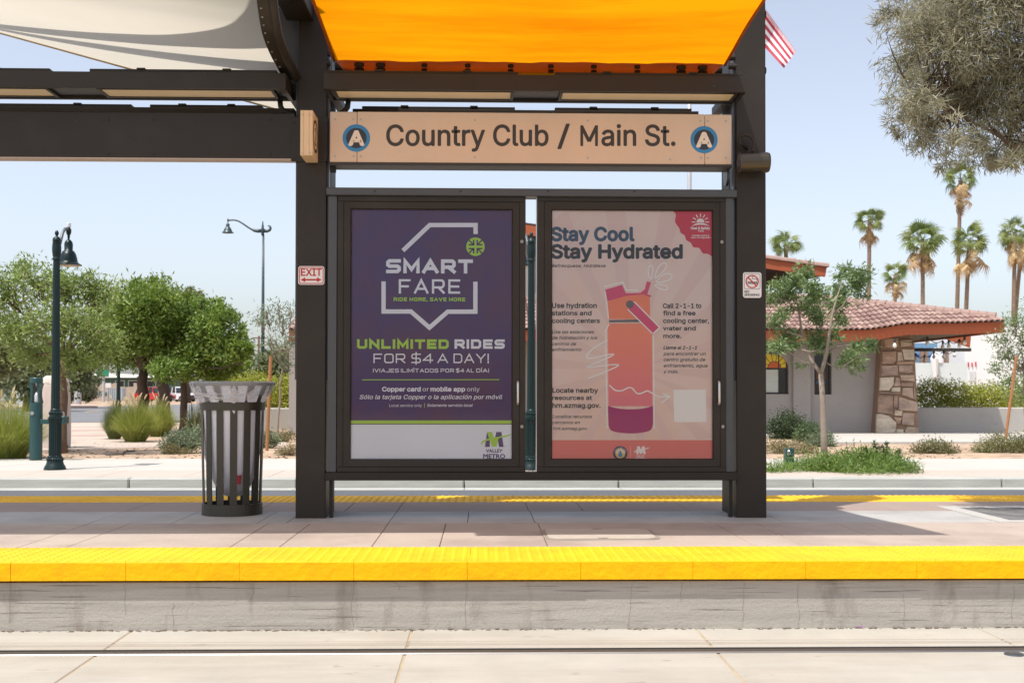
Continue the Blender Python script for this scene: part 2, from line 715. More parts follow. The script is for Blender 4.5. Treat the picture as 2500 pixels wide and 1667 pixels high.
def tree(name, label, cat, base, trunk, r0, blobs, n, ln, wd, lmats, bark, seed, group=None, twigs=60, twr=.006, crown='crown', **kw):
    """trunk: list of points from the ground up; limbs to each blob, twigs to leaf clumps"""
    t = thing(name, label, cat, base, group)
    V, F, M, cc = leaf_cloud(blobs, n, ln, wd, seed, nm=len(lmats), **kw)
    mb = MB()
    k = len(trunk)
    mb.tube(trunk, [r0 * (1.25 if i == 0 else 1 - .35 * i / (k - 1)) for i in range(k)], 9)
    top = Vector(trunk[-1])
    rt = r0 * .6
    for i, b in enumerate(blobs):
        limb(mb, top, b[0], rt * .62, rt * .16, seed + i)
    g = random.Random(seed)
    for i in range(min(twigs, len(cc))):
        c = Vector(cc[g.randrange(len(cc))])
        b = min(blobs, key=lambda q: (Vector(q[0]) - c).length)
        limb(mb, Vector(b[0]).lerp(top, g.uniform(0, .3)), c, twr * 1.6, twr * .5, seed * 31 + i, n=3, seg=4)
    mb.build('trunk', bark, t, smooth=True)
    link_leaves(crown, V, F, M, lmats, t)
    return t


def pxblobs(lst, Y, dy=.8, ry=1.0, seed=3):
    """[(px, py, radius px[, vertical radius px])] at depth Y -> ellipsoids"""
    g = random.Random(seed)
    out = []
    for b in lst:
        r = b[2] * mpp(Y)
        rz = (b[3] if len(b) > 3 else b[2]) * mpp(Y)
        yy = Y + g.uniform(-dy, dy)
        out.append((at(b[0], b[1], yy), r, r * ry, rz))
    return out

# ================================================================ SETTING
ZT = -0.370            # track slab
ZR = -0.372            # far road
ZS = -0.240            # far sidewalk
ZG = -0.262            # gravel bed

SAND = mat('desert_sand', hexc('b39a80'), .9, var=.12, vs=1.2, grain=.22, gs=70, bump=.5, bs=60, c2=hexc('8f7a64'), c2s=.6)
GRAVEL = mat('gravel', hexc('b49b82'), .95, var=.16, vs=9, grain=.3, gs=55, bump=.8, bs=45, c2=hexc('8a7360'), c2s=3)
TRACKC = mat('track_concrete', hexc('a5a096'), .8, var=.08, vs=3.5, grain=.06, gs=160, bump=.12, bs=120, c2=hexc('9d968a'), c2s=1.3, c2st=(.35, 2.2, 1), c3=hexc('857b6e'), c3s=9., c3st=(.6, 1.6, 1), c3lo=.66, c3hi=.74)
WALLC = mat('wall_concrete', hexc('a39c92'), .85, var=.15, vs=4, stretch=(.45, 1, 11), grain=.08, gs=140, bump=.35, bs=70, c2=hexc('7d746a'), c2s=3.0, c2st=(1.5, 1, .5), c2lo=.53, c2hi=.72, c3=hexc('6e675f'), c3s=5.5, c3st=(.35, 1, 15), c3lo=.60, c3hi=.68)
PINK = mat('pink_concrete', hexc('a99a8d'), .8, var=.08, c3=hexc('8a7a70'), c3s=14., c3lo=.68, c3hi=.75, vs=2.5, grain=.07, gs=200, bump=.15, bs=160, c2=hexc('97877c'), c2s=1.1)
GREY = mat('grey_concrete', hexc('a9a6a0'), .8, var=.06, vs=2.5, grain=.06, gs=200, bump=.12, bs=160, c2=hexc('96938e'), c2s=1.2)
YEL = mat('yellow_paint', hexc('efb000'), .6, var=.06, vs=5, grain=.03, gs=160, bump=.55, bs=24, spec=.2, c2=hexc('e09c02'), c2s=3.5, c2lo=.5, c2hi=.75, c3=hexc('a5781c'), c3s=26., c3st=(.5, 1, 2), c3lo=.70, c3hi=.76)
YTILE = mat('yellow_tile', hexc('e6b21e'), .6, var=.07, vs=4, grain=.05, gs=160, bump=.1, bs=160, spec=.25, c2=hexc('dca51e'), c2s=2.5, c3=hexc('b8913a'), c3s=18., c3lo=.68, c3hi=.78)
ASPH = mat('asphalt', (.085, .088, .095), .75, var=.12, vs=1.2, grain=.15, gs=120, bump=.3, bs=120)
KERB = mat('kerb_concrete', hexc('a4a49d'), .85, var=.14, vs=3, stretch=(.6, 1, 6), grain=.1, gs=70, bump=.2, bs=60)
WALK = mat('walk_grey', hexc('b3ada4'), .85, var=.06, vs=.9, grain=.05, gs=60, bump=.1, bs=60)
WALKP = mat('walk_pink', hexc('b3a498'), .85, var=.07, vs=.9, grain=.06, gs=60, bump=.1, bs=60)

g = MB()
g.box(-900, 900, -60, 3000, -1.2, -0.46)
tag(g.build('ground', SAND), kind='structure')
g = MB()
g.box(-900, 900, 20.3, 2900, -.44, ZG)
tag(g.build('gravel_bed', GRAVEL), kind='structure')

# ---- track slab in panels, joints recessed, rail in its groove
trk = struct('track_slab', (0, 5, ZT))
YR = 5.79                                        # rail
jx_pts = [on(321, 1540, ZT), on(1005, 1539, ZT), on(1699, 1533, ZT), on(2377, 1527, ZT)]
jx = [p.x for p in jx_pts]
stp = (jx[3] - jx[0]) / 3
JX = [jx[0] - stp * 5 + stp * k for k in range(5)] + jx + [jx[3] + stp * k for k in range(1, 6)]
SEAL = mat('joint_sealant', hexc('a4937a'), .85, var=.2, vs=8)
for i in range(len(JX) - 1):
    x0, x1 = JX[i] + .006, JX[i + 1] - .006
    MB().box(x0, x1, YR + .085, 6.40, -.6, ZT, b=.004).build('track_panel', TRACKC, trk)
    MB().box(x0, x1, -4, YR - .045, -.6, ZT, b=.004).build('track_panel', TRACKC, trk)
for x in JX:
    MB().box(x - .006, x + .006, -4, YR - .045, -.6, ZT - .005).box(x - .006, x + .006, YR + .085, 6.39, -.6, ZT - .005).build('joint_strip', SEAL, trk)
m = MB()
m.box(-9, 9, -4, 6.41, -.7, -.56)
m.build('slab_base', TRACKC, trk)
for dy in (.155, .175, .2, .245):
    MB().box(-9, 9, YR + dy, YR + dy + .006, ZT - .002, ZT + .0015).build('finish_line', mat('tine_line', hexc('a2988a'), .9), trk)
r = MB()
r.box(-9, 9, YR - .036, YR + .036, -.55, ZT + .004, 0, b=.006)
r.box(-9, 9, YR + .066, YR + .080, -.55, ZT + .001, 1)
r.box(-9, 9, YR + .040, YR + .064, -.55, ZT - .035, 1)
rl = r.build('rail', [mat('polished_rail', (.19, .18, .175), .46, 1.0, var=.35, vs=2.5, stretch=(.4, 30, 1)), mat('rail_flangeway', (.035, .035, .035), .6)])
tag(rl, 'polished steel tram rail set flush in the pale track slab', 'rail')
r = MB()
r.box(-9, 9, YR - 1.435 - .036, YR - 1.435 + .036, -.55, ZT + .004, 0, b=.006)

# ---- platform
YF, YW = 6.30, 6.335
plat = struct('platform', (0, 8, 0))
m = MB()
m.box(-14, 14, 6.44, 10.20, -.5, -.05)
m.build('platform_base', WALLC, plat)
wallx = [-14.0] + [on(p, 1470, -.2).x for p in (22, 585, 1141, 1700, 2250)] + [14.0]
wx = []
WJ = [at(p, 1480, YW).x for p in (22, 419, 868, 1136, 1560, 1815, 2210)]
WJ = [-14, 14]
for i in range(len(WJ) - 1):
    MB().box(WJ[i] + .0015, WJ[i + 1] - .0015, YW + .001 * (i % 3), 6.45, -.6, -.112, b=.002).build('wall_panel', WALLC, plat)
# cracks and lime streaks keep a shape of their own: thin raised scabs on the wall face
CR = mat('wall_crack', (.24, .215, .19), .9)
for k, (px, y0, y1) in enumerate([(22, 1425, 1520), (305, 1425, 1500), (419, 1470, 1530), (620, 1420, 1475), (868, 1420, 1530), (965, 1420, 1440), (1136, 1420, 1530), (1545, 1425, 1530), (1665, 1420, 1470), (1818, 1420, 1530), (1948, 1425, 1530), (2205, 1450, 1530), (2475, 1430, 1520)]):
    gg = random.Random(k)
    pts, x = [], px
    for i in range(9):
        y = y0 + (y1 - y0) * i / 8
        x += gg.uniform(-3.5, 3.5)
        p = at(x, y, YW - .0012)
        pts.append((p.x, p.z))
    c = MB()
    for i in range(8):
        stroke(c, pts[i:i + 2], .0012 + gg.uniform(0, .0016), YW - .0012 - i * .00003)
    o = c.build('crack', CR, plat)
    if False:                        # damp stain under the crack
        s = MB()
        poly = []
        cx, cz = pts[7]
        for q in range(14):
            a = 2 * PI * q / 14
            rr = .045 * gg.uniform(.6, 1.15)
            poly.append((cx + rr * .75 * math.cos(a), YW - .0008, cz + .01 + rr * 1.5 * math.sin(a)))
        s.add(poly, [tuple(range(14))])
        s.build('damp_stain', mat('damp_stain', hexc('6f675f'), .8, var=.15, vs=30), plat)
dirt = MB()
gg = random.Random(5)
for i in range(420):
    x = gg.uniform(-3.6, 3.6)
    y = 6.335 - abs(gg.gauss(0, .012)) - .004
    s = gg.uniform(.002, .008)
    dirt.box(x - s * 1.4, x + s * 1.4, y - s * .6, y + s * .6, ZT - .002, ZT + s * gg.uniform(.3, .9))
tag(dirt.build('grit', mat('grit', hexc('6b5d4e'), .95, var=.3, vs=60)), 'line of dark grit and dead leaves along the foot of the platform wall', 'grit', kind='stuff')

ED = [at(p, 1390, YF).x for p in (26, 307, 585, 864, 1141, 1418, 1692, 1967)]
st = (ED[-1] - ED[0]) / 7
ED = [ED[0] - st * k for k in range(8, 0, -1)] + ED + [ED[-1] + st * k for k in range(1, 9)]
gg = random.Random(3)
for i in range(len(ED) - 1):
    dy = gg.choice((0, -.0012, -.0024, -.0036))
    MB().box(ED[i] + .0005, ED[i + 1] - .0005, YF + dy, 6.60, -.098, -.0005, b=.0018).build('edge_panel', YEL, plat)

# tactile tiles: one mesh with its domes, shared
TW, TD, SP = st * 2, .595, .0595
tm = MB()
tm.box(-TW / 2 + .0012, TW / 2 - .0012, -TD / 2, TD / 2, -.03, 0)
nx, ny = int(TW / SP), int(TD / SP)
for i in range(nx):
    for j in range(ny):
        cx, cy = (i - (nx - 1) / 2) * TW / nx, (j - (ny - 1) / 2) * TD / ny
        vs = []
        for r, z in ((.0165, .0002), (.0135, .0032), (.0085, .0045)):
            vs += [(cx + r * math.cos(2 * PI * k / 8), cy + r * math.sin(2 * PI * k / 8), z) for k in range(8)]
        fs = [(q * 8 + k, q * 8 + (k + 1) % 8, (q + 1) * 8 + (k + 1) % 8, (q + 1) * 8 + k) for q in range(2) for k in range(8)] + [tuple(range(16, 24))]
        tm.add(vs, fs)
TX0 = on(636, 1340, 0).x
first = None
for row, yc in ((0, YF + .006 + TD / 2), (1, 9.72 + TD / 2)):
    for k in range(-5, 6):
        x = TX0 + TW * (k + .5) + (.3 if row else 0)
        if first is None:
            first = tm.build('tactile_tile', YTILE, plat, loc=(0, 0, 0))
            first.location = Vector((x, yc, .0)) - wloc(plat)
        else:
            inst(first, plat, (x, yc, 0.0))
MB().box(-14, 14, 10.31, 10.34, -.37, -.004).build('edge_panel', YEL, plat)
MB().box(-14, 14, 10.20, 10.31, -.4, -.031).build('platform_wall', WALLC, plat)

# paving slabs in three bands, with the joints of the photograph
def slabs(y0, y1, xs, m_, z=0., jit=0.):
    xs = [-14] + sorted(xs) + [14]
    for i in range(len(xs) - 1):
        MB().box(xs[i] + .002, xs[i + 1] - .002, y0 + .0015, y1 - .002, -.12, z, b=.003).build('paving_slab', m_, plat)

slabs(YF + .60, 8.17, [-4.6, -3.9, -2.71, -2.43, -1.48, -1.19, -.65, -.25, .39, 1.62, 1.91, 2.47, 2.68, 3.6, 4.9], PINK)
slabs(8.17, 8.96, [-4.4, -3.6, -2.72, -2.15, -1.56, -1.36, -.65, -.1, .37, 1.60, 2.12, 3.60, 5.2], GREY)
slabs(8.96, 9.719, [-4.5, -3.4, -2.71, -1.72, -1.05, -.65, .36, .78, 1.6, 2.25, 3.2, 4.4], mat('pink_concrete_dark', hexc('968378'), .8, var=.07, vs=2.5, grain=.07, gs=200, bump=.15, bs=160))

# ---- far road, kerb, sidewalk
rd = MB()
rd.box(-400, 400, 10.30, 15.72, -.6, ZR)
tag(rd.build('road', ASPH), kind='structure')
kb = struct('kerb', (0, 15.7, ZR))
KJ = [at(p, 1180, 15.72).x for p in (-520, -105, 316, 1134 - 409, 1134, 1511, 1986, 2446, 2850, 3250)]
KJ = [-60] + KJ + [60]
for i in range(len(KJ) - 1):
    MB().box(KJ[i] + .006, KJ[i + 1] - .006, 15.70, 15.90, -.6, ZS + .004, b=.02).build('kerb_stone', KERB, kb)
    MB().box(KJ[i] + .004, KJ[i + 1] - .004, 15.35, 15.695, -.6, ZR + .006, b=.003).build('gutter_slab', KERB, kb)
sw = struct('sidewalk', (0, 18, ZS))
gg = random.Random(9)
x = -40.0
while x < 40:
    w = gg.choice((1.15, 1.2, 1.25))
    MB().box(x + .004, x + w - .004, 15.905, 17.35, -.6, ZS, b=.004).build('paving_slab', WALKP, sw)
    x += w
x = -40.0
while x < 40:
    w = gg.choice((1.7, 1.8))
    MB().box(x + .004, x + w - .004, 17.355, 20.35, -.6, ZS - .001, b=.004).build('paving_slab', WALK, sw)
    x += w


def sheet(name, poly, z, m_, t=.06, kind='structure'):
    mb = MB()
    mb.prism([(p[0], p[1], z - t) for p in poly], (0, 0, t))
    return tag(mb.build(name, m_), kind=kind)


def opx(lst, z):
    return [(on(a, b, z).x, on(a, b, z).y) for a, b in lst]


PATHM = mat('path_concrete', hexc('b5a596'), .85, var=.06, vs=.6, grain=.05, gs=40, c2=hexc('a8968a'), c2s=.35)
REDB = mat('path_red_band', hexc('a98a82'), .85, var=.08, vs=.8)
zp = ZG + .012
# pale path that curves in from the left and the small plaza behind the lamp post
sheet('path', opx([(-300, 1104), (60, 1100), (250, 1095), (420, 1090), (700, 1088), (700, 1079), (430, 1078), (330, 1074), (235, 1070), (160, 1071), (60, 1076), (-300, 1080)], zp), zp, PATHM)
zp += .004
sheet('plaza', opx([(60, 1074), (160, 1073.5), (250, 1072), (300, 1062), (330, 1046), (430, 1036), (700, 1034), (700, 1031), (-200, 1031), (-200, 1074)], zp), zp, PATHM)
zp += .004
for a, b in ((1064, 1062), (1051, 1049), (1042, 1041)):
    sheet('paved_band', opx([(-100, a), (262, a), (266, b), (-100, b)], zp), zp, REDB, .02)
zp = ZG + .02
sheet('side_street', opx([(-900, 1030), (1400, 1030), (1400, 985), (520, 985), (235, 992), (160, 995), (-900, 996)], zp), zp, mat('asphalt_worn', (.16, .16, .165), .8, var=.1, vs=.3, grain=.1, gs=30))
zp = ZG + .028
sheet('lane_line', opx([(208, 1005), (240, 1002), (241, 1002.6), (209, 1005.6)], zp), zp, mat('lane_paint', hexc('c9a25c'), .7), .02)
sheet('traffic_island', opx([(40, 993.5), (238, 991.5), (236, 988), (120, 984), (-100, 984), (-100, 993)], zp + .12), zp + .12, mat('island_dirt', hexc('b0998a'), .9, var=.1, vs=.4), .2)
zp = ZG + .05
sheet('forecourt', opx([(2005, 1079), (2700, 1077), (2700, 1052), (2130, 1052), (1700, 1060), (1700, 1066), (1990, 1066)], zp), zp, WALK, .1)

# ================================================================ SHELTER
YP = 8.48
XL0, XL1 = at(722.5, 958, YP).x, at(795.5, 958, YP).x
XR0, XR1 = at(1798, 958, YP).x, at(1871, 958, YP).x
shel = thing('platform_shelter', 'dark bronze steel shelter frame with two square posts and a long beam running left', 'shelter', (0, YP, 0))
for x0, x1 in ((XL0, XL1), (XR0, XR1)):
    p = MB().box(x0, x1, YP, YP + .22, -.05, 4.7, b=.006).build('post', BRONZE, shel)
    MB().box(x0 - .0, x1 + .0, YP + .24, YP + .52, -.05, 4.7, b=.006).build('post', BRONZE2, shel)
    MB().box(x0 + .05, x1 - .05, YP + .215, YP + .245, 0, 4.6).build('post_web', BRONZE2, shel)
# thin grey edge trims beside the posts
for x, s in ((XL0, -1), (XL1, 1), (XR0, -1)):
    MB().box(min(x, x + s * .013), max(x, x + s * .013), YP + .03, YP + .09, 1.0, 4.6).build('edge_trim', mat('slate_paint', (.055, .058, .062), .4, var=.05), shel)
zb0, zb1 = 2.578, 2.925
XLB = XL0 - .016
MB().box(-8.5, XLB, YP - .01, YP + .12, zb0 + .019, zb1, b=.003).build('beam', BRONZE, shel)
MB().box(-8.5, XLB, YP - .008, YP + .115, zb0 + .012, zb0 + .0188).build('beam_underside', mat('underside_bounce_light', hexc('b8a596'), .5, var=.04, vs=3), shel)  # pale colour stands for pavement light bounced onto the brown beam's underside
for px in (265, 375, 660):
    for py in (293, 376):
        c = at(px, py, YP - .011)
        d = MB()
        d.tube([c, c + Vector((0, -.004, 0))], .008, 8)
        d.build('rivet', BRONZE2, shel)
# wrap plate on the left post
q0, q1 = at(711, 293, YP - .012), at(800, 399, YP - .012)
MB().box(q0.x, q1.x, YP - .012, YP - .001, zb0, 2.90, b=.002).build('wrap_plate', BRONZE, shel)
for px, py in ((718, 301), (798, 300), (717, 389), (797, 390)):
    c = at(px, py, YP - .013)
    MB().tube([c, c + Vector((0, -.004, 0))], .009, 8).build('bolt', BRONZE2, shel)
# gusset and bracket arm on the left post; arm on the right post
gx0 = XL0 - .018
poly = [(gx0, 0, 3.165), (gx0 - .05, 0, 3.17), (gx0 - .12, 0, 3.27), (gx0 - .17, 0, 3.40), (gx0 - .18, 0, 3.9), (gx0, 0, 3.9)]
m = MB()
m.prism([(a, YP + .06, c) for a, b, c in poly], (0, .03, 0))
m.build('gusset', mat('slate_paint', (.055, .058, .062), .4), shel)
MB().box(gx0 - .065, gx0 + .135, 7.35, YP - .002, 3.60, 3.80, b=.006).build('bracket_arm', BRONZE2, shel)
for zc in (3.72, 3.30):
    c = Vector((XR1, YP + .12, zc))
    MB().tube([c, c + Vector((.012, 0, 0)), c + Vector((.0125, 0, 0)), c + Vector((.03, 0, 0))], [.04, .04, .028, .026], 16).build('pipe_cap', BRONZE2, shel)
# arch: flange plate with bolts, and tube, that carries the white fabric
CV = [(8.48, 3.313), (8.1, 3.332), (7.75, 3.37), (7.4, 3.42), (7.0, 3.50), (6.6, 3.59), (6.25, 3.69)]


# section of the white sail: flat at the back, then turning up steeply at the front
WV = [(9.3, 3.10), (8.75, 3.19), (8.3, 3.222), (8.0, 3.236), (7.74, 3.28), (7.62, 3.345), (7.53, 3.43), (7.36, 3.64), (6.9, 4.12), (6.1, 4.7)]


def curve(t, P=CV):
    """smooth point on the canopy section, t in 0..1 from the back clamp to the front"""
    n = len(P) - 1
    f = min(max(t, 0), 1) * n
    i = min(int(f), n - 1)
    u = f - i
    p0, p1, p2, p3 = P[max(i - 1, 0)], P[i], P[i + 1], P[min(i + 2, n)]
    return tuple(.5 * ((2 * p1[k]) + (-p0[k] + p2[k]) * u + (2 * p0[k] - 5 * p1[k] + 4 * p2[k] - p3[k]) * u * u + (-p0[k] + 3 * p1[k] - 3 * p2[k] + p3[k]) * u ** 3) for k in range(2))


def archx(t):
    return -1.455


NA = 54
rows, tube1 = [], []
for i in range(NA + 1):
    y, z = curve(i / NA, WV)
    x = archx(i / NA)
    rows.append([(x, y, z - .012), (x + .075, y, z - .012)])
    tube1.append((x + .105, y, z - .02))
m = MB()
m.grid(rows)
m.grid([[(a[0], a[1], a[2] - .008), (b[0], b[1], b[2] - .008)][::-1] for a, b in rows])
for k in (0, 1):
    m.grid([[r_[k], (r_[k][0], r_[k][1], r_[k][2] - .008)] for r_ in rows])
m.build('arch_flange', BRONZE, shel)
MB().tube(tube1, .03, 10).build('arch_tube', BRONZE, shel, smooth=True)
for i in range(1, 17):
    y, z = curve(i / 17, WV)
    MB().tube([(archx(i / 17) + .022, y, z - .02), (archx(i / 14) + .022, y, z - .026)], .007, 8).build('bolt', SCREW, shel)
# unseen plate added out of frame to fill the gap between the canopy shadows
MB().box(-1.62, -1.25, 6.45, 8.75, 3.95, 3.98).build('shadow_plate', BRONZE2, shel)
# beams over the white fabric
MB().tube([(-1.47, 7.12, 4.54), (-4.15, 8.78, 4.72), (-6.6, 10.3, 4.95)], [.15, .05, .04], 14).build('roof_strut', BRONZE2, shel)
MB().tube([(-1.47, 7.94, 4.2), (-4.15, 8.86, 4.74), (-6.6, 9.7, 5.3)], [.12, .03, .025], 12).build('roof_strut', BRONZE2, shel)
# middle opening in the poster wall: top rail, bottom rail, side profiles
YC = 8.43
zr1, zr0 = at(1240, 460, YC).z, at(1240, 478.5, YC).z
zl1, zl0 = at(1240, 1153, YC).z, at(1240, 1172.5, YC).z
xr0, xr1 = XL1 + .003, XR0 - .003
MB().box(xr0, xr1, YC, YC + .16, zr0, zr1, b=.004).build('top_rail', mat('slate_paint', (.055, .058, .062), .4), shel)
MB().box(xr0, xr1, YC, YC + .16, zl0, zl1, b=.004).build('bottom_rail', BRONZE2, shel)
for px in (915, 1338, 1549, 1125):
    c = at(px, 467, YC - .001)
    MB().tube([c, c + Vector((0, -.003, 0))], .006, 8).build('rivet', DARKGAP, shel)
YK = 8.455
sa, sb = at(802, 800, YK).x, at(821.5, 800, YK).x
MB().box(xr0 + .012, sb, YK, YK + .1, zl1 + .001, zr0 - .001, b=.003).build('side_profile', mat('slate_paint', (.055, .058, .062), .4), shel)
ra, rb = at(1772.5, 800, YK).x, at(1790, 800, YK).x
MB().box(ra, rb, YK, YK + .1, zl1 + .001, zr0 - .001, b=.003).build('side_profile', mat('slate_paint', (.055, .058, .062), .4), shel)
for xx in (xr0 + .02, xr1 - .045):
    MB().box(xx, xx + .025, YK + .06, YK + .11, -.02, zl0 - .001).build('leg', BRONZE2, shel)
# bright steel lining of the gap between the two cases
g0, g1 = at(1284, 800, YK).x, at(1310.5, 800, YK).x
MB().box(g1 - .001, g1 + .001, YK + .004, YK + .13, zl1 + .002, zr0 - .002).build('gap_lining', mat('pale_steel', (.55, .55, .56), .35, .6), shel)
# small plates and hooks under the sign at each end
for px0, px1, py0, py1 in ((806, 820, 402, 421),):
    a, b = at(px0, py0, 8.5), at(px1, py1, 8.5)
    MB().box(a.x, b.x, 8.49, 8.52, b.z, a.z + .02).build('hanger_plate', DARKGAP, shel)
a = at(1770, 430, 8.6)
mm = MB()
mm.tube([(a.x, 8.6, a.z), (a.x + .02, 8.6, a.z)], .075, 20)
mm.build('hub', mat('slate_paint', (.055, .058, .062), .4), shel)

# ---- light fixtures
def fixture(x0, x1, y0, y1, z0, z1, panes, label, back=False):
    t = thing('light_fixture', label, 'light fixture', ((x0 + x1) / 2, (y0 + y1) / 2, z0), 'long shelter lights under the canopies')
    h = MB()
    h.box(x0, x1, y0, y0 + .03, z0, z1, b=.002)
    h.box(x0, x1, y1 - .03, y1, z0, z1, b=.002)
    h.box(x0, x0 + .03, y0 + .03, y1 - .03, z0, z1)
    h.box(x1 - .03, x1, y0 + .03, y1 - .03, z0, z1)
    h.box(x0 + .03, x1 - .03, y0 + .03, y1 - .03, z0 + .02, z1 - .002)
    h.build('housing', BRONZE, t)
    for a, b in panes:
        MB().box(a, b, y0 + .075, y1 - .08, z0 + .008, z0 + .0195).build('diffuser', LENS, t)
        MB().frame2(a - .022, b + .022, y0 + .05, y1 - .055, .022, z0 + .002, z0 + .0195).build('diffuser_rim', BRONZE2, t)
        MB().box(a - .06, b + .05, y0 + .02, y1 - .02, z1 - .001, z1 + .026, b=.003).build('lid', BRONZE2, t)
        for q in (.25, .75):
            xx = a + (b - a) * q
            MB().box(xx - .03, xx + .03, y0 + .012, y0 + .05, z1 + .02, z1 + .034, b=.003).build('lid_clip', BRONZE2, t)
    return t


def _fr2(s, x0, x1, y0, y1, w, z0, z1, mi=0):
    s.box(x0, x1, y0, y0 + w, z0, z1, mi)
    s.box(x0, x1, y1 - w, y1, z0, z1, mi)
    s.box(x0, x0 + w, y0 + w, y1 - w, z0, z1, mi)
    s.box(x1 - w, x1, y0 + w, y1 - w, z0, z1, mi)
    return s


MB.frame2 = _fr2
fz0, fz1 = 3.046, 3.158
FX0, FX1 = at(790, 200, 8.24).x, at(1822, 200, 8.24).x
pR = [(at(a, 240, 8.42).x, at(b, 240, 8.42).x) for a, b in ((824, 1246), (1372, 1786))]
fixture(FX0, FX1, 8.24, 8.60, fz0, fz1, pR, 'long bronze light fixture over the station name sign, front one with two pale panes')
pL = [(at(a, 240, 8.44).x, at(b, 240, 8.44).x) for a, b in ((-330, 125), (258, 668))]
FLX1 = at(698, 200, 8.26).x
fixture(-8.2, FLX1, 8.25, 8.61, fz0, fz1, pL, 'long bronze light fixture under the white canopy, front one left of the post')
fixture(-8.2, FLX1 - .06, 9.00, 9.36, fz0 - .06, fz1 - .066, [(-4.2, -2.75), (-2.5, -1.75)], 'rear bronze light fixture on top of the long beam left of the post')
fixture(FX0 + .12, FX1 - .2, 9.00, 9.36, fz0 - .06, fz1 - .066, [(FX0 + .25, .2), (.62, FX1 - .3)], 'rear bronze light fixture showing just above the station name sign')
# brackets and conduits that carry the fixtures
for x, s in ((XL1, 1), (XR0, -1), (XL0, -1)):
    MB().box(min(x + s * .016, x + s * .075), max(x + s * .016, x + s * .075), 8.62, 9.0, fz0 + .01, fz0 + .07).build('fixture_bracket', BRONZE2, shel)
for x, s in ((XL0 - .012, -1), (XL1 + .012, 1)):
    pts = [(x + s * (.02 + .11 * (1 - math.cos(a))), 8.58, 2.985 + .0 + .10 * 1 - .10 * math.sin(a) * 1.0 - .06) for a in np.linspace(PI / 2 * 1.0, PI * 1.0, 8)]
    pts = [(x + s * .0, 8.58, 2.95), (x + s * .05, 8.58, 2.945), (x + s * .10, 8.58, 2.965), (x + s * .125, 8.58, 3.0), (x + s * .13, 8.58, 3.045)]
    MB().tube(pts, .02, 10).build('conduit', BRONZE, shel, smooth=True)

# ---- canopies
ORANGE = mat('orange_fabric', (.60, .232, .002), .55, var=.05, vs=2.2, grain=.03, gs=200, stretch=(.4, 2, 1), spec=.1, c2=(.48, .125, .001), c2s=1.5, c2st=(.35, 2.2, 1), c2lo=.38, c2hi=.75, c3=(.36, .085, .001), c3s=2.2, c3st=(.4, 5, 1), c3lo=.66, c3hi=.85, trans=.85)
WHITE = mat('white_fabric', (.50, .455, .375), .55, var=.03, vs=1.5, grain=.02, gs=200, c2=(.42, .37, .27), c2s=5, c2lo=.68, c2hi=.78, trans=.85)
oc = thing('shade_canopy', 'orange fabric canopy stretched over the station name sign', 'canopy', (.35, 7.6, 3.3))
OX0, OX1 = at(816, 150, 8.48).x, at(1770, 152, 8.48).x
rows = []
NV, NU = 26, 30
for i in range(NV + 1):
    t = i / NV
    y, z = curve(t)
    bow = .035 * math.sin(PI * min(t * 1.4, 1)) * 1.0
    a, b = OX0 - .055 * t * 1.0 + bow * .6, OX1 + .11 * t - bow
    row = []
    for j in range(NU + 1):
        u = j / NU
        sag = -.025 * math.sin(PI * u) * math.sin(PI * t) + .004 * math.sin(u * 23 + t * 9) * (1 - t) ** 2 + .0035 * math.sin(u * 61 + t * 4) * (1 - t) ** 4
        row.append((a + (b - a) * u, y, z + sag))
    rows.append(row)
m = MB()
m.grid(rows)
fo = m.build('fabric', ORANGE, oc, smooth=True)
HEM = mat('fabric_hem', (.45, .115, .004), .6, trans=.5)
for j in (0, NU):
    MB().tube([r_[j] for r_ in rows], .011, 6).build('edge_sleeve', HEM, oc, smooth=True)
for v in ():
    MB().grid([[(p[0], p[1] + d, p[2] - .0016) for p in rows[v]] for d in (-.012, .012)]).build('seam', HEM, oc, smooth=True)
pl = MB()
y0, z0 = curve(0)
CLAMP = mat('clamp_plate', hexc('d9863f'), .5, 0., var=.15, vs=6, stretch=(.3, 1, 4), trans=.35)
pl.add([(OX0 + .01, y0 - .01, z0 - .002), (OX1 - .01, y0 - .01, z0 - .002), (OX1 - .05, y0 + .19, z0 - .022), (OX0 + .05, y0 + .19, z0 - .022),
        (OX0 + .01, y0 - .01, z0 + .006), (OX1 - .01, y0 - .01, z0 + .006), (OX1 - .05, y0 + .19, z0 - .014), (OX0 + .05, y0 + .19, z0 - .014)],
       [(0, 3, 2, 1), (4, 5, 6, 7), (0, 1, 5, 4), (2, 3, 7, 6), (0, 4, 7, 3), (1, 2, 6, 5)])
pl.build('clamp_plate', CLAMP, oc)
for px in (877, 929, 1036, 1142, 1247, 1345, 1450, 1556, 1663, 1715):
    big = px in (877, 929, 1663, 1715)
    for yy, zz in ((y0 + .04, z0 - .006), (y0 + .135, z0 - .016)):
        c = at(px, 160, yy)
        MB().tube([(c.x, yy, zz), (c.x, yy, zz - .020)], .036 if big else .021, 8).build('bolt', BRONZE2, oc)
fl_ = MB()
fl_.grid([[(OX0 + .05 + (OX1 - OX0 - .1) * k / 20, y0 + .192 + q * .02, z0 - .016 - q * .13) for k in range(21)] for q in (0, 1)])
fl_.build('flap', ORANGE, oc)
tb = MB()
tb.tube([(OX0 - .02, y0 + .22, z0 + .02), (OX1 + .02, y0 + .22, z0 + .02)], .035, 12)
tb.build('end_tube', BRONZE, oc)
for xx, s in ((OX0 - .03, -1), (OX1 + .03, 1)):
    for yy, zz in ((y0 + .04, z0 + .06), (y0 + .02, z0 - .01)):
        MB().tube([(xx, yy, zz), (xx + s * .07, yy, zz)], .022, 10).build('end_knuckle', BRONZE2, oc)

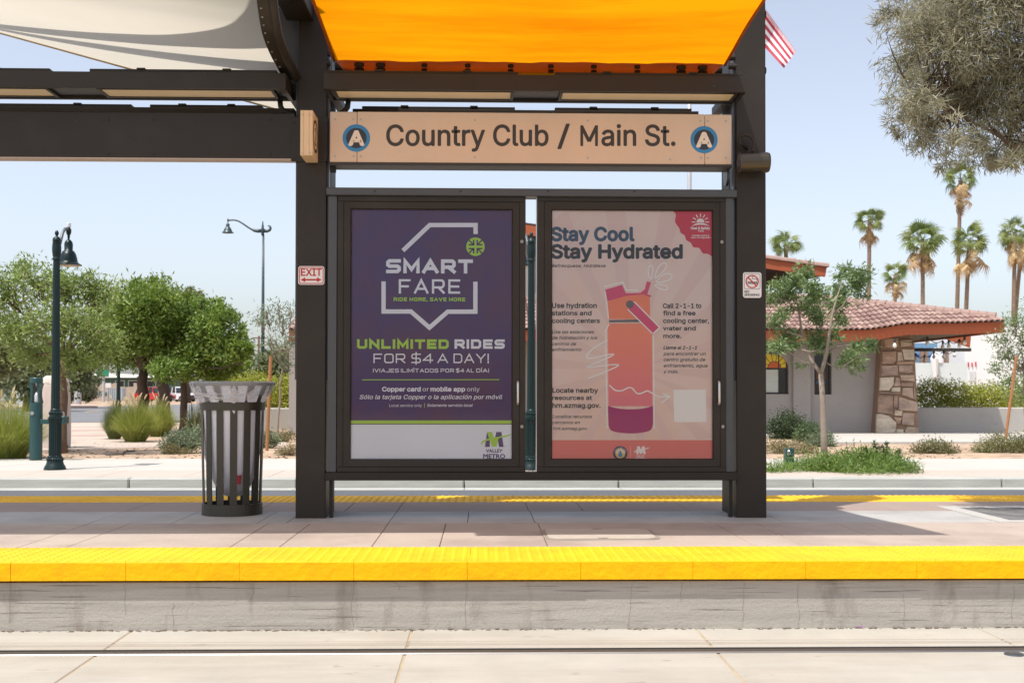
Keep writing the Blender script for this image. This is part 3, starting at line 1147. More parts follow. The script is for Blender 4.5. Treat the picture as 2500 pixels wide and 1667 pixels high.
wc = thing('shade_canopy', 'white fabric canopy curving away to the left of the post', 'canopy', (-4, 7.6, 3.3))
LV = [(9.3, 4.49), (8.9, 4.36), (8.5, 4.25), (8.2, 4.17), (7.9, 4.10), (7.7, 4.06), (7.5, 4.03), (7.2, 4.02), (6.7, 4.12), (6.1, 4.4)]
rows = []
NU, NV = 44, 54
XLE = -6.6
for i in range(NV + 1):
    t = i / NV
    ya, za = curve(t, WV)
    yb, zb = curve(t, LV)
    row = []
    for j in range(NU + 1):
        u = j / NU
        x = archx(t) + .03 + (XLE - archx(t)) * u
        k = u
        bulge = -.03 * math.sin(PI * u) * math.sin(PI * t)
        row.append((x, ya + (yb - ya) * u, za + (zb - za) * k + bulge))
    rows.append(row)
m = MB()
m.grid(rows)
m.build('fabric', WHITE, wc, smooth=True)
ed = [(p[0], p[1], p[2]) for p in rows[0]]
MB().tube(ed, .012, 6).build('edge_cable', mat('cable_sleeve', hexc('c9b690'), .6), wc, smooth=True)

# ================================================================ STATION SIGN
YSg = 8.43
sg = thing('station_sign', 'beige station name sign reading Country Club / Main St. between two A roundels', 'sign', (.35, YSg, zb0))
sx = [at(p, 340, YSg).x for p in (804.5, 872, 1720, 1787)]
zs0, zs1 = 2.568, 2.932
for i in range(3):
    MB().box(sx[i] + .0012, sx[i + 1] - .0012, YSg, YSg + .2, zs0, zs1, b=.006 if i != 1 else .002).build('panel', BEIGE, sg)
MB().box(sx[0], sx[3], YSg + .004, YSg + .19, zs0 - .022, zs0 - .001).build('sign_foot', mat('trim_dark', (.03, .025, .02), .5), sg)
lt = MB()
for wd, w0, w1 in (('Country', 944, 1183), ('Club', 1205, 1338), ('/', 1362, 1390), ('ain', 1469.5, 1552), ('St.', 1576, 1648)):
    text(lt, wd, w0, w1, 306, 355.5, YSg - .0012, 0, bold=.014)
mm_ = [(1419.5, 357), (1420.5, 306), (1424, 306), (1438, 340), (1452.5, 306), (1456, 306), (1457.5, 357)]
for q0, q1, wd in (((1420.3, 357), (1420.3, 306.5), 6.8), ((1456.3, 357), (1456.3, 306.5), 6.8), ((1420.5, 310), (1438.3, 346), 8.2), ((1456.0, 310), (1438.3, 346), 8.2)):
    a_, b_ = at(*q0, YSg), at(*q1, YSg)
    stroke(lt, [(a_.x, a_.z), (b_.x, b_.z)], wd * mpp(8.45), YSg - .0012 - .0001 * q0[0] / 1420 - wd * .00001, 0)
lt.build('lettering', LETTER, sg)
for px, py in ((870, 337.5), (1719, 341.5)):
    c = at(px, py, YSg - .0014)
    rr = 33.5 * mpp(8.45)
    e = MB()
    ring(e, c, rr * .745, rr, 40, 0)
    disc(e, c - Vector((0, -.0002, 0)), rr * .75, 40, 1)
    text(e, 'A', px - 17, px + 17, py - 16, py + 16.5, YSg - .0022, 2, bold=.045)
    e.build('roundel', [BLUE, NAVY, mat('print_cream', hexc('e0d2c2'), .5)], sg)
for px, py in ((818, 292), (863, 292), (881, 292), (818, 382), (863, 382), (881, 382), (1159, 294), (1159, 384), (1435, 295), (1435, 386), (1636, 389.5), (1710, 296), (1728, 296), (1772, 296), (1711, 386), (1728, 386), (1772, 386)):
    c = at(px, py, YSg - .0008)
    MB().tube([c, c + Vector((0, -.003, 0))], .0075, 10).build('screw', SCREW, sg)

# ---- marker box on the post
mx = thing('track_marker', 'small beige box sign with a ringed number sticking out of the left post', 'sign', (XL0, 8.3, 2.567))
bx0, bx1 = at(733, 320, 8.2).x, at(763.5, 320, 8.2).x
MB().box(bx0, bx1, 8.2, YP - .014, 2.567, 2.885, b=.003).build('box', BEIGE2, mx)
for px, py in ((739.5, 280), (757, 281), (739, 374), (757, 373)):
    c = at(px, py, 8.199)
    MB().tube([c, c + Vector((0, -.003, 0))], .005, 8).build('screw', SCREW, mx)
for px in (741, 755):
    c = at(px, 300, 8.1995)
    MB().box(c.x - .001, c.x + .001, 8.1985, 8.2, 2.57, 2.88).build('seam', mat('seam_tan', hexc('b89a74'), .6), mx)
e = MB()
cc = Vector((bx1 + .001, 8.33, 2.726))
ring(e, cc, .095, .118, 36, 0, ax='x')
V, F = text_shape('2', 'inter', .03, 0.)
xs = [v[0] for v in V]
ys = [v[1] for v in V]
kx, ky = .075 / (max(xs) - min(xs)), .125 / (max(ys) - min(ys))
e.add([(bx1 + .001, 8.33 + (v[0] - (min(xs) + max(xs)) / 2) * kx, 2.726 + (v[1] - (min(ys) + max(ys)) / 2) * ky) for v in V], F)
e.build('ringed_number', LETTER, mx)

# ---- floodlight on the right post
fl = thing('floodlight', 'bronze cylinder floodlight with a looped cable on the right post', 'floodlight', (XR0 + .1, 8.36, 2.7))
c0, c1 = at(1806, 398, 8.36), at(1877, 397, 8.36)
m = MB()
rr = .0735
m.tube([c0, c0 + Vector((.004, 0, 0)), c1 - Vector((.012, 0, 0)), c1], [rr * .96, rr, rr, rr * .93], 28)
m.build('body', mat('bronze_gloss', (.085, .070, .050), .28, .8, spec=.6), fl, smooth=False)
MB().tube([(c0.x - .006, c0.y, c0.z), (c0.x + .002, c0.y, c0.z)], rr * .97, 28).build('lens', mat('smoked_lens', (.06, .05, .045), .15), fl)
lp = [(1810, 352), (1806, 345), (1806, 338), (1811, 331), (1820, 329), (1830, 331), (1837, 337), (1841, 347), (1840, 358), (1838, 366)]
lp = [at(1824, 364, 8.45)] + [at(a, b, 8.40) for a, b in lp[:3]] + [at(a, b, 8.37) for a, b in lp[3:]] + [at(1838, 372, 8.36)]
MB().tube(lp, .012, 10).build('cable', BRONZE, fl, smooth=True)
MB().box(c0.x + .05, c0.x + .12, 8.42, YP - .001, c0.z - .05, c0.z + .05).build('bracket', BRONZE2, fl)

# ---- exit and no smoking signs
def rrect(px0, px1, py0, py1, r, Y, n=5):
    a, b = at(px0, py1, Y), at(px1, py0, Y)
    r = r * mpp(Y)
    out = []
    for cx, cz, s in ((b.x - r, b.z - r, 0), (a.x + r, b.z - r, 1), (a.x + r, a.z + r, 2), (b.x - r, a.z + r, 3)):
        for k in range(n + 1):
            an = PI / 2 * (s + k / n)
            out.append((cx + r * math.cos(an), Y, cz + r * math.sin(an)))
    return out


SIGNW = mat('sign_white', (.72, .70, .69), .45, var=.04, vs=8)
SIGNR = mat('sign_red', hexc('b4231f'), .45, var=.1, vs=10)
YE = YP - .003
ex = thing('exit_sign', 'small white EXIT plate with a red two-way arrow on the left post', 'sign', tuple(at(759, 695, YP)))
m = MB()
m.prism(rrect(728, 792, 650, 695, 6, YE), (0, .0025, 0))
m.build('plate', SIGNW, ex)
m = MB()
o, i_ = rrect(730, 790, 652, 693, 5, YE - .0008), rrect(732, 788, 654, 691, 4, YE - .0008)
n = len(o)
m.add(o + i_, [(k, (k + 1) % n, n + (k + 1) % n, n + k) for k in range(n)])
m.build('border', SIGNR, ex)
m = MB()
text(m, 'EXIT', 735, 785, 656, 673, YE - .0009, 0, bold=.02)
m.build('lettering', SIGNR, ex)
m = MB()
P_ = [(734, 683), (745, 677), (745, 681), (774, 681), (774, 677), (785, 683), (774, 689), (774, 685), (745, 685), (745, 689)]
m.add([at(a, b, YE - .0009) for a, b in P_], [(0, 1, 2, 3, 4, 5, 6, 7, 8, 9)])
m.build('arrow', SIGNR, ex)
ns = thing('no_smoking_sign', 'small white NO SMOKING plate on the right post', 'sign', tuple(at(1836, 727, YP)))
m = MB()
m.prism(rrect(1814, 1859, 665, 727, 6, YE), (0, .0025, 0))
m.build('plate', SIGNW, ns)
m = MB()
o, i_ = rrect(1817, 1856, 668, 706, 4, YE - .0008), rrect(1817.8, 1855.2, 668.8, 705.2, 3.6, YE - .0008)
m.add(o + i_, [(k, (k + 1) % n, n + (k + 1) % n, n + k) for k in range(n)])
m.build('border', LETTER, ns)
m = MB()
cg = at(1836.5, 687.5, YE - .0016)
r1 = 16.3 * mpp(8.46)
q = MB()
text(m, 'NO', 1818, 1829, 709, 715, YE - .0009, 1, bold=.02)
text(m, 'SMOKING', 1818, 1854, 717, 722.5, YE - .0009, 1, bold=.03, font='bfont')
m.build('lettering', [SIGNR, LETTER], ns)
m = MB()
for a, b, c, d in ((1825, 688, 1849, 690.5), (1825, 691.5, 1849, 693)):
    p, s = at(a, d, YE - .0009), at(c, b, YE - .0009)
    m.add([(p.x, p.y, p.z), (s.x, p.y, p.z), (s.x, p.y, s.z), (p.x, p.y, s.z)], [(0, 1, 2, 3)], 1)
stroke(m, [(at(a, b, YE).x, at(a, b, YE).z) for a, b in ((1848, 686), (1848, 682), (1844, 680), (1838, 681), (1836, 677), (1839, 674), (1842, 675))], .003, YE - .0010, 1)
m.build('cigarette', [SIGNR, LETTER], ns)
ring(q, cg, r1 * .84, r1, 36, 0)
stroke(q, [(cg.x - r1 * .64, cg.z + r1 * .64), (cg.x + r1 * .64, cg.z - r1 * .64)], r1 * .18, YE - .0018, 0)
q.build('prohibition_ring', SIGNR, ns)

# ================================================================ POSTER CASES
GLASS = glass_pane('case_glass', (1, 1, 1), .38)
GASK = mat('black_gasket', (.012, .011, .01), .6)


def poster_case(label, cx0, cx1, cy0, cy1, dx0, dx1, dy0, dy1, px0, px1, py0, py1, hx0, hx1, lock):
    t = thing('poster_case', label, 'poster case', tuple(at((cx0 + cx1) / 2, cy1, YK)))
    A, B = at(cx0, cy1, YK), at(cx1, cy0, YK)
    D, E_ = at(dx0, dy1, YK), at(dx1, dy0, YK)
    p, q = at(px0, py1, YK), at(px1, py0, YK)
    f = MB()
    # outer case frame, four butted pieces around the door
    f.box(A.x, B.x, YK + .004, YK + .12, E_.z + .004, B.z, b=.003)
    f.box(A.x, B.x, YK + .004, YK + .12, A.z, D.z - .004, b=.003)
    f.box(A.x, D.x - .004, YK + .004, YK + .12, D.z - .003, E_.z + .003)
    f.box(E_.x + .004, B.x, YK + .004, YK + .12, D.z - .003, E_.z + .003)
    f.build('case_frame', BRONZE, t)
    MB().box(A.x + .01, B.x - .01, YK + .09, YK + .118, A.z + .01, B.z - .01).build('back_panel', BRONZE2, t)
    # mitred door frame
    o = [(D.x, D.z), (E_.x, D.z), (E_.x, E_.z), (D.x, E_.z)]
    i_ = [(p.x, p.z), (q.x, p.z), (q.x, q.z), (p.x, q.z)]
    for k in range(4):
        k2 = (k + 1) % 4
        d = MB()
        e = .0007
        a0, a1, b1, b0 = Vector(o[k]), Vector(o[k2]), Vector(i_[k2]), Vector(i_[k])
        u = (a1 - a0).normalized()
        a0, b0 = a0 + u * e, b0 + u * e
        a1, b1 = a1 - u * e, b1 - u * e
        w_ = (b0 - a0)
        inn = .86
        d.add([(a0.x, YK + .002, a0.y), (a1.x, YK + .002, a1.y), (a1.x + (b1.x - a1.x) * inn, YK + .005, a1.y + (b1.y - a1.y) * inn), (a0.x + (b0.x - a0.x) * inn, YK + .005, a0.y + (b0.y - a0.y) * inn),
               (b1.x, YK + .016, b1.y), (b0.x, YK + .016, b0.y), (a0.x, YK + .03, a0.y), (a1.x, YK + .03, a1.y)],
              [(0, 1, 2, 3), (3, 2, 4, 5), (0, 6, 7, 1)])
        d.build('door_frame', BRONZE, t)
    MB().frame(D.x - .0039, E_.x + .0039, D.z - .0039, E_.z + .0039, .0055, YK + .012, YK + .03).build('gasket', GASK, t)
    gp = MB()
    gp.quad((p.x - .008, YK + .018, p.z - .008), (q.x + .008, YK + .018, p.z - .008), (q.x + .008, YK + .018, q.z + .008), (p.x - .008, YK + .018, q.z + .008))
    gp.build('glass', GLASS, t)
    a, b = at((hx0 + hx1) / 2, 991, YK), at((hx0 + hx1) / 2, 927, YK)
    h = MB()
    h.tube([(a.x, YK + .003, a.z + .012), (a.x, YK - .028, a.z + .016), (a.x, YK - .034, a.z + .03), (a.x, YK - .034, b.z - .03), (a.x, YK - .028, b.z - .016), (a.x, YK + .003, b.z - .012)], .0085, 10)
    h.build('handle', mat('handle_steel', (.60, .58, .56), .35, .7), t, smooth=True)
    for lx, ly in lock:
        c = at(lx, ly, YK + .003)
        MB().tube([c, c + Vector((0, -.006, 0))], .011, 12).tube([c + Vector((0, -.0061, 0)), c + Vector((0, -.0065, 0))], .005, 8, 1).build('lock', [SCREW, DARKGAP], t)
    return t


poster_case('left poster case with glazed door and pale handle, holding the purple poster', 822, 1283.5, 480, 1152.5, 837.5, 1268, 495, 1138, 855.5, 1250, 512.5, 1120, 1260, 1268, ((1274, 590), (1274, 1041)))
poster_case('right poster case with glazed door and pale handle, holding the pink poster', 1311.5, 1772, 480, 1152.5, 1329, 1757, 495, 1138, 1348, 1739.5, 515, 1119.5, 1750, 1758, ((1762, 591), (1764.5, 1041)))

# ================================================================ POSTERS
YQ = YK + .034                                    # the sheets, behind the glass
LY = .0009                                        # one print layer


def prnt(lst, mb, mi, layer, YB=YQ):
    mb.add([at(a, b, YB - LY * layer) for a, b in lst], [tuple(range(len(lst)))], mi)


def pline(lst, mb, mi, layer, wpx, closed=False, YB=YQ):
    pts = [at(a, b, YB) for a, b in lst]
    pts = [(p.x, p.z) for p in pts]
    if closed:
        pts.append(pts[0])
    stroke(mb, pts, wpx * mpp(YB), YB - LY * layer, mi)


def smooth_px(lst, n=8, closed=False):
    P_ = [Vector(p) for p in lst]
    N_ = len(P_)
    out = []
    for i in range(N_ if closed else N_ - 1):
        g_ = (lambda k: P_[k % N_]) if closed else (lambda k: P_[min(max(k, 0), N_ - 1)])
        p0, p1, p2, p3 = g_(i - 1), g_(i), g_(i + 1), g_(i + 2)
        for k in range(n):
            u = k / n
            out.append(tuple(.5 * (2 * p1 + (p2 - p0) * u + (2 * p0 - 5 * p1 + 4 * p2 - p3) * u * u + (3 * p1 - p0 - 3 * p2 + p3) * u ** 3)))
    if not closed:
        out.append(tuple(P_[-1]))
    return out


def ink(name, h, **k):
    return mat('ink_' + name, hexc(h), .42, **k)


PURPLE = ink('purple', '4a2d6a', c2=hexc('592e5a'), c2s=2.6, c2lo=.4, c2hi=.62, grain=.03, gs=300)
PWHITE = ink('white', 'f6f4fb')
PGREEN = ink('green', 'b6de48')
PPANEL = ink('panel', 'f0f2fb', var=.03, vs=2)
PPUR = ink('violet', '5b4478')

ps = thing('poster', 'purple Smart Fare poster with white and green lettering in the left case', 'poster', tuple(at(1052, 1120, YQ)))
m = MB()
a, b = at(848, 1127, YQ), at(1258, 505, YQ)
m.box(a.x, b.x, YQ, YQ + .002, a.z, b.z)
m.build('sheet', PURPLE, ps)
m = MB()
prnt([(849, 1036), (1257, 1036), (1257, 1126), (849, 1126)], m, 0, 1)
m.build('white_panel', PPANEL, ps)
m = MB()
prnt([(849, 1026), (1257, 1026), (1257, 1034), (849, 1034)], m, 0, 1.4)
prnt([(884, 926.0), (1219, 925.5), (1219, 927.5), (884, 928.0)], m, 0, 1.4)
m.build('green_line', PGREEN, ps)
S5 = 420 / 1829.


def z5(lst):
    return [(840 + x * S5, 500 + y * S5) for x, y in lst]


m = MB()
pline(z5([(626, 488), (911, 216), (1398, 216), (1398, 312)]), m, 0, 1.5, 10.6)
pline(z5([(420, 815), (420, 1134), (711, 1134), (908, 1305), (1102, 1136), (1396, 1136), (1396, 817)]), m, 0, 1.5, 10.6)
m.build('pointer_outline', PWHITE, ps)
m = MB()
p = at(840 + 1397 * S5, 500 + 446 * S5, YQ - LY * 1.5)
disc(m, p, 22.6 * mpp(8.5), 36, 0)
for sx_ in (-1, 1):
    for sy_ in (-1, 1):
        c = (1397, 446)
        k = lambda dx, dy: (c[0] + sx_ * dx, c[1] + sy_ * dy)
        pline(z5([k(19, 72), k(19, 21), k(72, 21)]), m, 1, 2.2, 3.6)
        pline(z5([k(20, 20), k(74, 74)]), m, 1, 2.3 + .1 * sx_, 3.4)
m.build('arrow_badge', [PGREEN, PURPLE], ps)
m = MB()
block_text(m, 'SMART', 942.5, 1154.5, 632.5, 667, YQ - LY * 1.6, 0, .25, .17)
m.build('headline', PWHITE, ps)
m = MB()
block_text(m, 'FARE', 973.5, 1123.5, 681.5, 716.5, YQ - LY * 1.6, 0, .155, .24)
m.build('headline', PWHITE, ps)
m = MB()
block_text(m, 'RIDE MORE, SAVE MORE', 961, 1136, 726, 735, YQ - LY * 1.6, 0, .24, .2)
m.build('tagline', PGREEN, ps)
S6 = 390 / 2352.
z6 = lambda x, y: (860 + x * S6, 800 + y * S6)
m = MB()
block_text(m, 'UNLIMITED', z6(70, 0)[0], z6(1420, 0)[0], z6(0, 168)[1], z6(0, 308)[1], YQ - LY * 1.6, 1, .27, .2)
block_text(m, 'RIDES', z6(1505, 0)[0], z6(2245, 0)[0], z6(0, 170)[1], z6(0, 308)[1], YQ - LY * 1.6, 0, .27, .2)
block_text(m, 'FOR', z6(312, 0)[0], z6(780, 0)[0], z6(0, 380)[1], z6(0, 520)[1], YQ - LY * 1.6, 0, .13, .22)
block_text(m, '$4', z6(870, 0)[0], z6(1190, 0)[0], z6(0, 380)[1], z6(0, 520)[1], YQ - LY * 1.6, 0, .13, .2)
block_text(m, 'A', z6(1253, 0)[0], z6(1410, 0)[0], z6(0, 380)[1], z6(0, 520)[1], YQ - LY * 1.6, 0, .13, .2)
block_text(m, 'DAY!', z6(1490, 0)[0], z6(2010, 0)[0], z6(0, 380)[1], z6(0, 520)[1], YQ - LY * 1.6, 0, .13, .2)
m.build('offer_lettering', [PWHITE, PGREEN], ps)
m = MB()
for wds, a, b in (('¡VIAJES', 305, 685), ('ILIMÍTADOS', 716, 1267), ('POR', 1300, 1497), ('$4', 1527, 1648), ('AL', 1678, 1790), ('DÍA!', 1826, 2012)):
    block_text(m, wds, z6(a, 0)[0], z6(b, 0)[0], z6(0, 600)[1], z6(0, 657)[1], YQ - LY * 1.6, 0, .17, .22)
text(m, 'Copper card', z6(442, 0)[0], z6(1005, 0)[0], z6(0, 872)[1], z6(0, 934)[1], YQ - LY * 1.6, 0, .034)
text(m, 'or', z6(1035, 0)[0], z6(1127, 0)[0], z6(0, 872)[1], z6(0, 934)[1], YQ - LY * 1.6, 0)
text(m, 'mobile app', z6(1155, 0)[0], z6(1660, 0)[0], z6(0, 872)[1], z6(0, 934)[1], YQ - LY * 1.6, 0, .034)
text(m, 'only', z6(1690, 0)[0], z6(1875, 0)[0], z6(0, 872)[1], z6(0, 934)[1], YQ - LY * 1.6, 0)
text(m, 'Sólo la tarjeta Copper o la aplicación por móvil', z6(110, 0)[0], z6(2207, 0)[0], z6(0, 987)[1], z6(0, 1048)[1], YQ - LY * 1.6, 0, .012, .22)
text(m, 'Local service only', z6(545, 0)[0], z6(1025, 0)[0], z6(0, 1122)[1], z6(0, 1163)[1], YQ - LY * 1.6, 0)
text(m, '|', z6(1060, 0)[0], z6(1068, 0)[0], z6(0, 1122)[1], z6(0, 1163)[1], YQ - LY * 1.6, 1)
text(m, 'Solamente servicio local', z6(1103, 0)[0], z6(1772, 0)[0], z6(0, 1120)[1], z6(0, 1160)[1], YQ - LY * 1.6, 0, .012, .22)
m.build('small_print', [PWHITE, PGREEN], ps)
S7 = 180 / 1411.
z7 = lambda l: [(1100 + x * S7, 1000 + y * S7) for x, y in l]


def metro_logo(mb, tf, mv, mg, layer):
    """the M with its swoosh; tf maps logo pixels to photo pixels"""
    prnt(tf([(698, 424), (738, 545), (752, 590), (750, 710), (657, 710), (678, 570)]), mb, mv, layer)
    prnt(tf([(875, 424), (973, 424), (1016, 710), (926, 710), (905, 560), (850, 545)]), mb, mv, layer)
    prnt(tf([(700, 424), (795, 424), (836, 560), (858, 520), (922, 540), (880, 706), (792, 706), (757, 590)]), mb, mg, layer + .4)
    up = smooth_px([(640, 684), (600, 668), (582, 640), (600, 605), (670, 568), (800, 535), (1000, 500), (1165, 462)], 5)
    lo = smooth_px([(1165, 462), (1090, 510), (900, 545), (780, 570), (680, 600), (620, 630), (606, 655), (640, 684)], 5)
    n_ = len(up)
    lo = lo[::-1]
    for i in range(n_ - 1):
        prnt(tf([up[i], up[i + 1], lo[i + 1], lo[i]]), mb, mg, layer + .8)


m = MB()
metro_logo(m, z7, 0, 1, 1.6)
q = z7([(680, 755), (990, 815), (628, 848), (1042, 928)])
text(m, 'VALLEY', q[0][0], q[1][0], q[0][1], q[1][1], YQ - LY * 1.6, 0, .04, font='bfont')
text(m, 'METRO', q[2][0], q[3][0], q[2][1], q[3][1], YQ - LY * 1.6, 0, .04, font='bfont')
ring(m, at(*z7([(1045, 695)])[0], YQ - LY * 1.6), .0042, .0052, 14, 0)
m.build('transit_logo', [PPUR, PGREEN], ps)

# ---- pink poster
PKB = ink('blush', 'f3d9d0', c2=hexc('f3d0bd'), c2s=1.7, c2lo=.4, c2hi=.65)
RAY2 = ink('blush_ray', 'eecfc5')
SLATE = ink('slate', '2b2c36')
STEELB = ink('steel_blue', '35536b')
RED = ink('crimson', 'd8324c', var=.03, vs=3)
CORAL = ink('coral', 'ec8078', var=.03, vs=3)
MAG = ink('magenta', 'b02c72')
ROSE = ink('rose', 'e24c7a')
ORG = ink('orange', 'fb8c66')
STEELP = ink('grey', '6c6a6c')
CREAM = ink('cream', 'fbf6f2')
INKB = ink('navy', '38395e')
INKY = ink('yellow', 'f2c14a')
INKD = ink('drop', '3f93c4')

pk = thing('poster', 'pale pink Stay Cool Stay Hydrated poster with a coral bottle in the right case', 'poster', tuple(at(1544, 1119, YQ)))
m = MB()
a, b = at(1341, 1127, YQ), at(1746, 508, YQ)
m.box(a.x, b.x, YQ, YQ + .002, a.z, b.z)
m.build('sheet', PKB, pk)
# rays of the print
m = MB()
c0 = (1545, 900)
X0_, X1_, Y0_, Y1_ = 1342, 1745, 509, 1072


def clip_ray(a):
    dx, dy = math.cos(a), math.sin(a)
    t = 1e9
    if dx > 1e-6:
        t = min(t, (X1_ - c0[0]) / dx)
    if dx < -1e-6:
        t = min(t, (X0_ - c0[0]) / dx)
    if dy > 1e-6:
        t = min(t, (Y1_ - c0[1]) / dy)
    if dy < -1e-6:
        t = min(t, (Y0_ - c0[1]) / dy)
    return (c0[0] + dx * t, c0[1] + dy * t)


for k in range(18):
    a0 = 2 * PI * k / 18
    prnt([c0, clip_ray(a0), clip_ray(a0 + .13)], m, 0, .5)
m.build('ray_pattern', RAY2, pk)
S8 = 490 / 2352.
z8 = lambda l: [(1270 + x * S8, 440 + y * S8) for x, y in l]
m = MB()
sc = smooth_px([(1775, 350), (1822, 400), (1815, 490), (1862, 560), (1880, 615), (1928, 650), (1945, 700), (2000, 735), (2030, 785), (2095, 795), (2140, 855), (2200, 865), (2245, 895)], 6)
cor = (2262, 345)
for i in range(len(sc) - 1):
    prnt(z8([cor, sc[i], sc[i + 1]]), m, 0, 1)
prnt(z8([cor, (2245, 895), (2262, 905)]), m, 0, 1)
m.build('scalloped_corner', RED, pk)
m = MB()
cx, cy = 2112, 495
pc = at(*z8([(cx, cy)])[0], YQ - LY * 1.6)
ring(m, pc, 0.0005, 47 * S8 * mpp(8.5), 20, 0, 0, PI)
for k in range(7):
    an = PI * k / 6
    pline(z8([(cx + 60 * math.cos(an), cy - 58 * math.sin(an) - 4), (cx + 102 * math.cos(an), cy - 100 * math.sin(an) - 4)]), m, 0, 1.6, 2.3)
up = smooth_px([(2005, 540), (2060, 508), (2112, 502), (2165, 508), (2222, 540)], 5)
lo = smooth_px([(2005, 540), (2060, 526), (2112, 522), (2165, 526), (2222, 540)], 5)
for i in range(len(up) - 1):
    prnt(z8([up[i], up[i + 1], lo[i + 1], lo[i]]), m, 0, 1.6)
for s, x0, x1, yt, yb, bo in (('Heat & Safety', 2002, 2222, 548, 576, .04), ('TIPS', 2082, 2150, 586, 606, .03), ('Consejos Sobre el', 2015, 2215, 640, 655, .03), ('Calor y la Seguridad', 2003, 2226, 664, 679, .03)):
    q = z8([(x0, yt), (x1, yb)])
    text(m, s, q[0][0], q[1][0], q[0][1], q[1][1], YQ - LY * 1.6, 0, bo)
m.build('sun_badge', CREAM, pk)
S9 = 360 / 2352.
z9 = lambda x, y: (1340 + x * S9, 500 + y * S9)
m = MB()
text(m, 'Stay Cool', z9(45, 0)[0], z9(1354, 0)[0], z9(0, 365)[1], z9(0, 570)[1], YQ - LY * 1.6, 1, .036)
text(m, 'Stay Hydrated', z9(45, 0)[0], z9(2122, 0)[0], z9(0, 642)[1], z9(0, 848)[1], YQ - LY * 1.6, 0, .036)
m.build('headline', [SLATE, STEELB], pk)
S10 = 630 / 1149.
m = MB()
text(m, 'Refrésquese, Hidrátese', z9(45, 0)[0], z9(905, 0)[0], z9(0, 948)[1], z9(0, 997)[1], YQ - LY * 1.6, 0, .012, .22)
for s, x0, x1, yt, yb, bo, shr in (
        ('Use hydration', 142, 340, 547, 568, .026, 0), ('stations and', 142, 317, 582, 601, .026, 0), ('cooling centers', 142, 354, 616, 635, .026, 0),
        ('Use las estaciones', 142, 329, 668, 682, .012, .22), ('de hidratación y los', 142, 343, 694, 708, .012, .22), ('centros de', 142, 249, 721, 735, .012, .22), ('enfriamiento', 142, 273, 747, 760, .012, .22),
        ('Locate nearby', 144, 346, 925, 945, .026, 0), ('resources at', 144, 319, 959, 977, .026, 0), ('hrn.azmag.gov.', 144, 357, 992, 1012, .026, 0),
        ('Localice recursos', 144, 320, 1044, 1058, .012, .22), ('cercanos en', 144, 266, 1071, 1084, .012, .22), ('hrn.azmag.gov.', 146, 300, 1098, 1111, .012, .22),
        ('Call 2-1-1 to', 636, 806, 549, 569, .026, 0), ('find a free', 637, 780, 582, 601, .026, 0), ('cooling center,', 637, 840, 616, 635, .026, 0), ('water and', 637, 781, 650, 668, .026, 0), ('more.', 638, 717, 684, 702, .026, 0),
        ('Llame al 2-1-1', 638, 786, 738, 752, .026, .22), ('para encontrar un', 638, 826, 765, 779, .012, .22), ('centro gratuito de', 639, 824, 791, 805, .012, .22), ('enfriamiento, agua', 639, 834, 818, 832, .012, .22), ('y más.', 638, 704, 845, 858, .012, .22)):
    text(m, s, 1270 + x0 * S10, 1270 + x1 * S10, 440 + yt * S10, 440 + yb * S10, YQ - LY * 1.6, 0, bo, shr)
m.build('small_print', SLATE, pk)
SB = 320 / 1024.
zb = lambda l: [(1440 + x * SB, 640 + y * SB) for x, y in l]
m = MB()
L = 1.6
# bottle print: body, base, collar, cap, spout, strap
prnt(zb([(148, 478), (470, 478), (486, 520), (140, 520)]), m, 6, L)
NBS = 14
for q in range(NBS):
    ya_, yb_ = 520 + 604 * q / NBS, 520 + 604 * (q + 1) / NBS
    prnt(zb([(140 + 6 * q / NBS, ya_), (486 + 4 * q / NBS, ya_), (486 + 4 * (q + 1) / NBS, yb_), (140 + 6 * (q + 1) / NBS, yb_)]), m, 6 + q, L)
bt = smooth_px([(142, 1122), (230, 1143), (320, 1148), (410, 1143), (493, 1122)], 4)
bb = smooth_px([(146, 1270), (165, 1312), (230, 1330), (320, 1337), (410, 1330), (475, 1310), (494, 1260)], 4)
prnt(zb(bt + bb[::-1]), m, 1, L + .4)
prnt(zb([(150, 452), (480, 445), (480, 468), (150, 470)]), m, 4, L + .2)
prnt(zb([(140, 308), (285, 260), (420, 247), (455, 255), (470, 275), (470, 447), (150, 444)]), m, 2, L + .4)
prnt(zb([(120, 215), (252, 178), (282, 243), (290, 262), (138, 306)]), m, 3, L + .8)
prnt(zb([(290, 262), (282, 243), (395, 240), (430, 212), (445, 150), (478, 158), (450, 250), (482, 262), (480, 272), (455, 268), (420, 252)]), m, 3, L + .8)
prnt(zb([(300, 370), (345, 310), (545, 510), (492, 560)]), m, 3, L + .9)
pc = at(*zb([(313, 329)])[0], YQ - LY * (L + 1.2))
disc(m, pc, 31 * SB * mpp(8.5), 24, 4)
m.build('bottle_picture', [ink('bottle_orange', 'fb9078'), MAG, ORG, ROSE, STEELP, ink('bottle_pink', 'f08488')] + [ink(f'bottle_fade_{q}', '%02x%02x%02x' % tuple(int(a_ + (b_ - a_) * q / 13) for a_, b_ in ((252, 240), (146, 134), (116, 144)))) for q in range(14)], pk)
m = MB()
for ln in ([(113, 192), (258, 156), (285, 219), (378, 219)], [(120, 230), (145, 440)], [(150, 484), (122, 535), (136, 1298)], [(496, 570), (503, 1298)],
           [(346, 308), (545, 510), (494, 558)], [(296, 368), (488, 556)]):
    pline(zb(ln), m, 0, L + 1.6, 3.0)
pline(zb(smooth_px([(152, 960), (200, 1000), (250, 1002), (300, 980), (330, 984), (370, 1025), (410, 1020), (450, 1005), (490, 1025), (540, 1048), (622, 1048)], 5)), m, 0, L + 2.1, 3.4)
pline(zb([(568, 1026), (624, 1047), (560, 1098)]), m, 0, L + 2.3, 3.2)
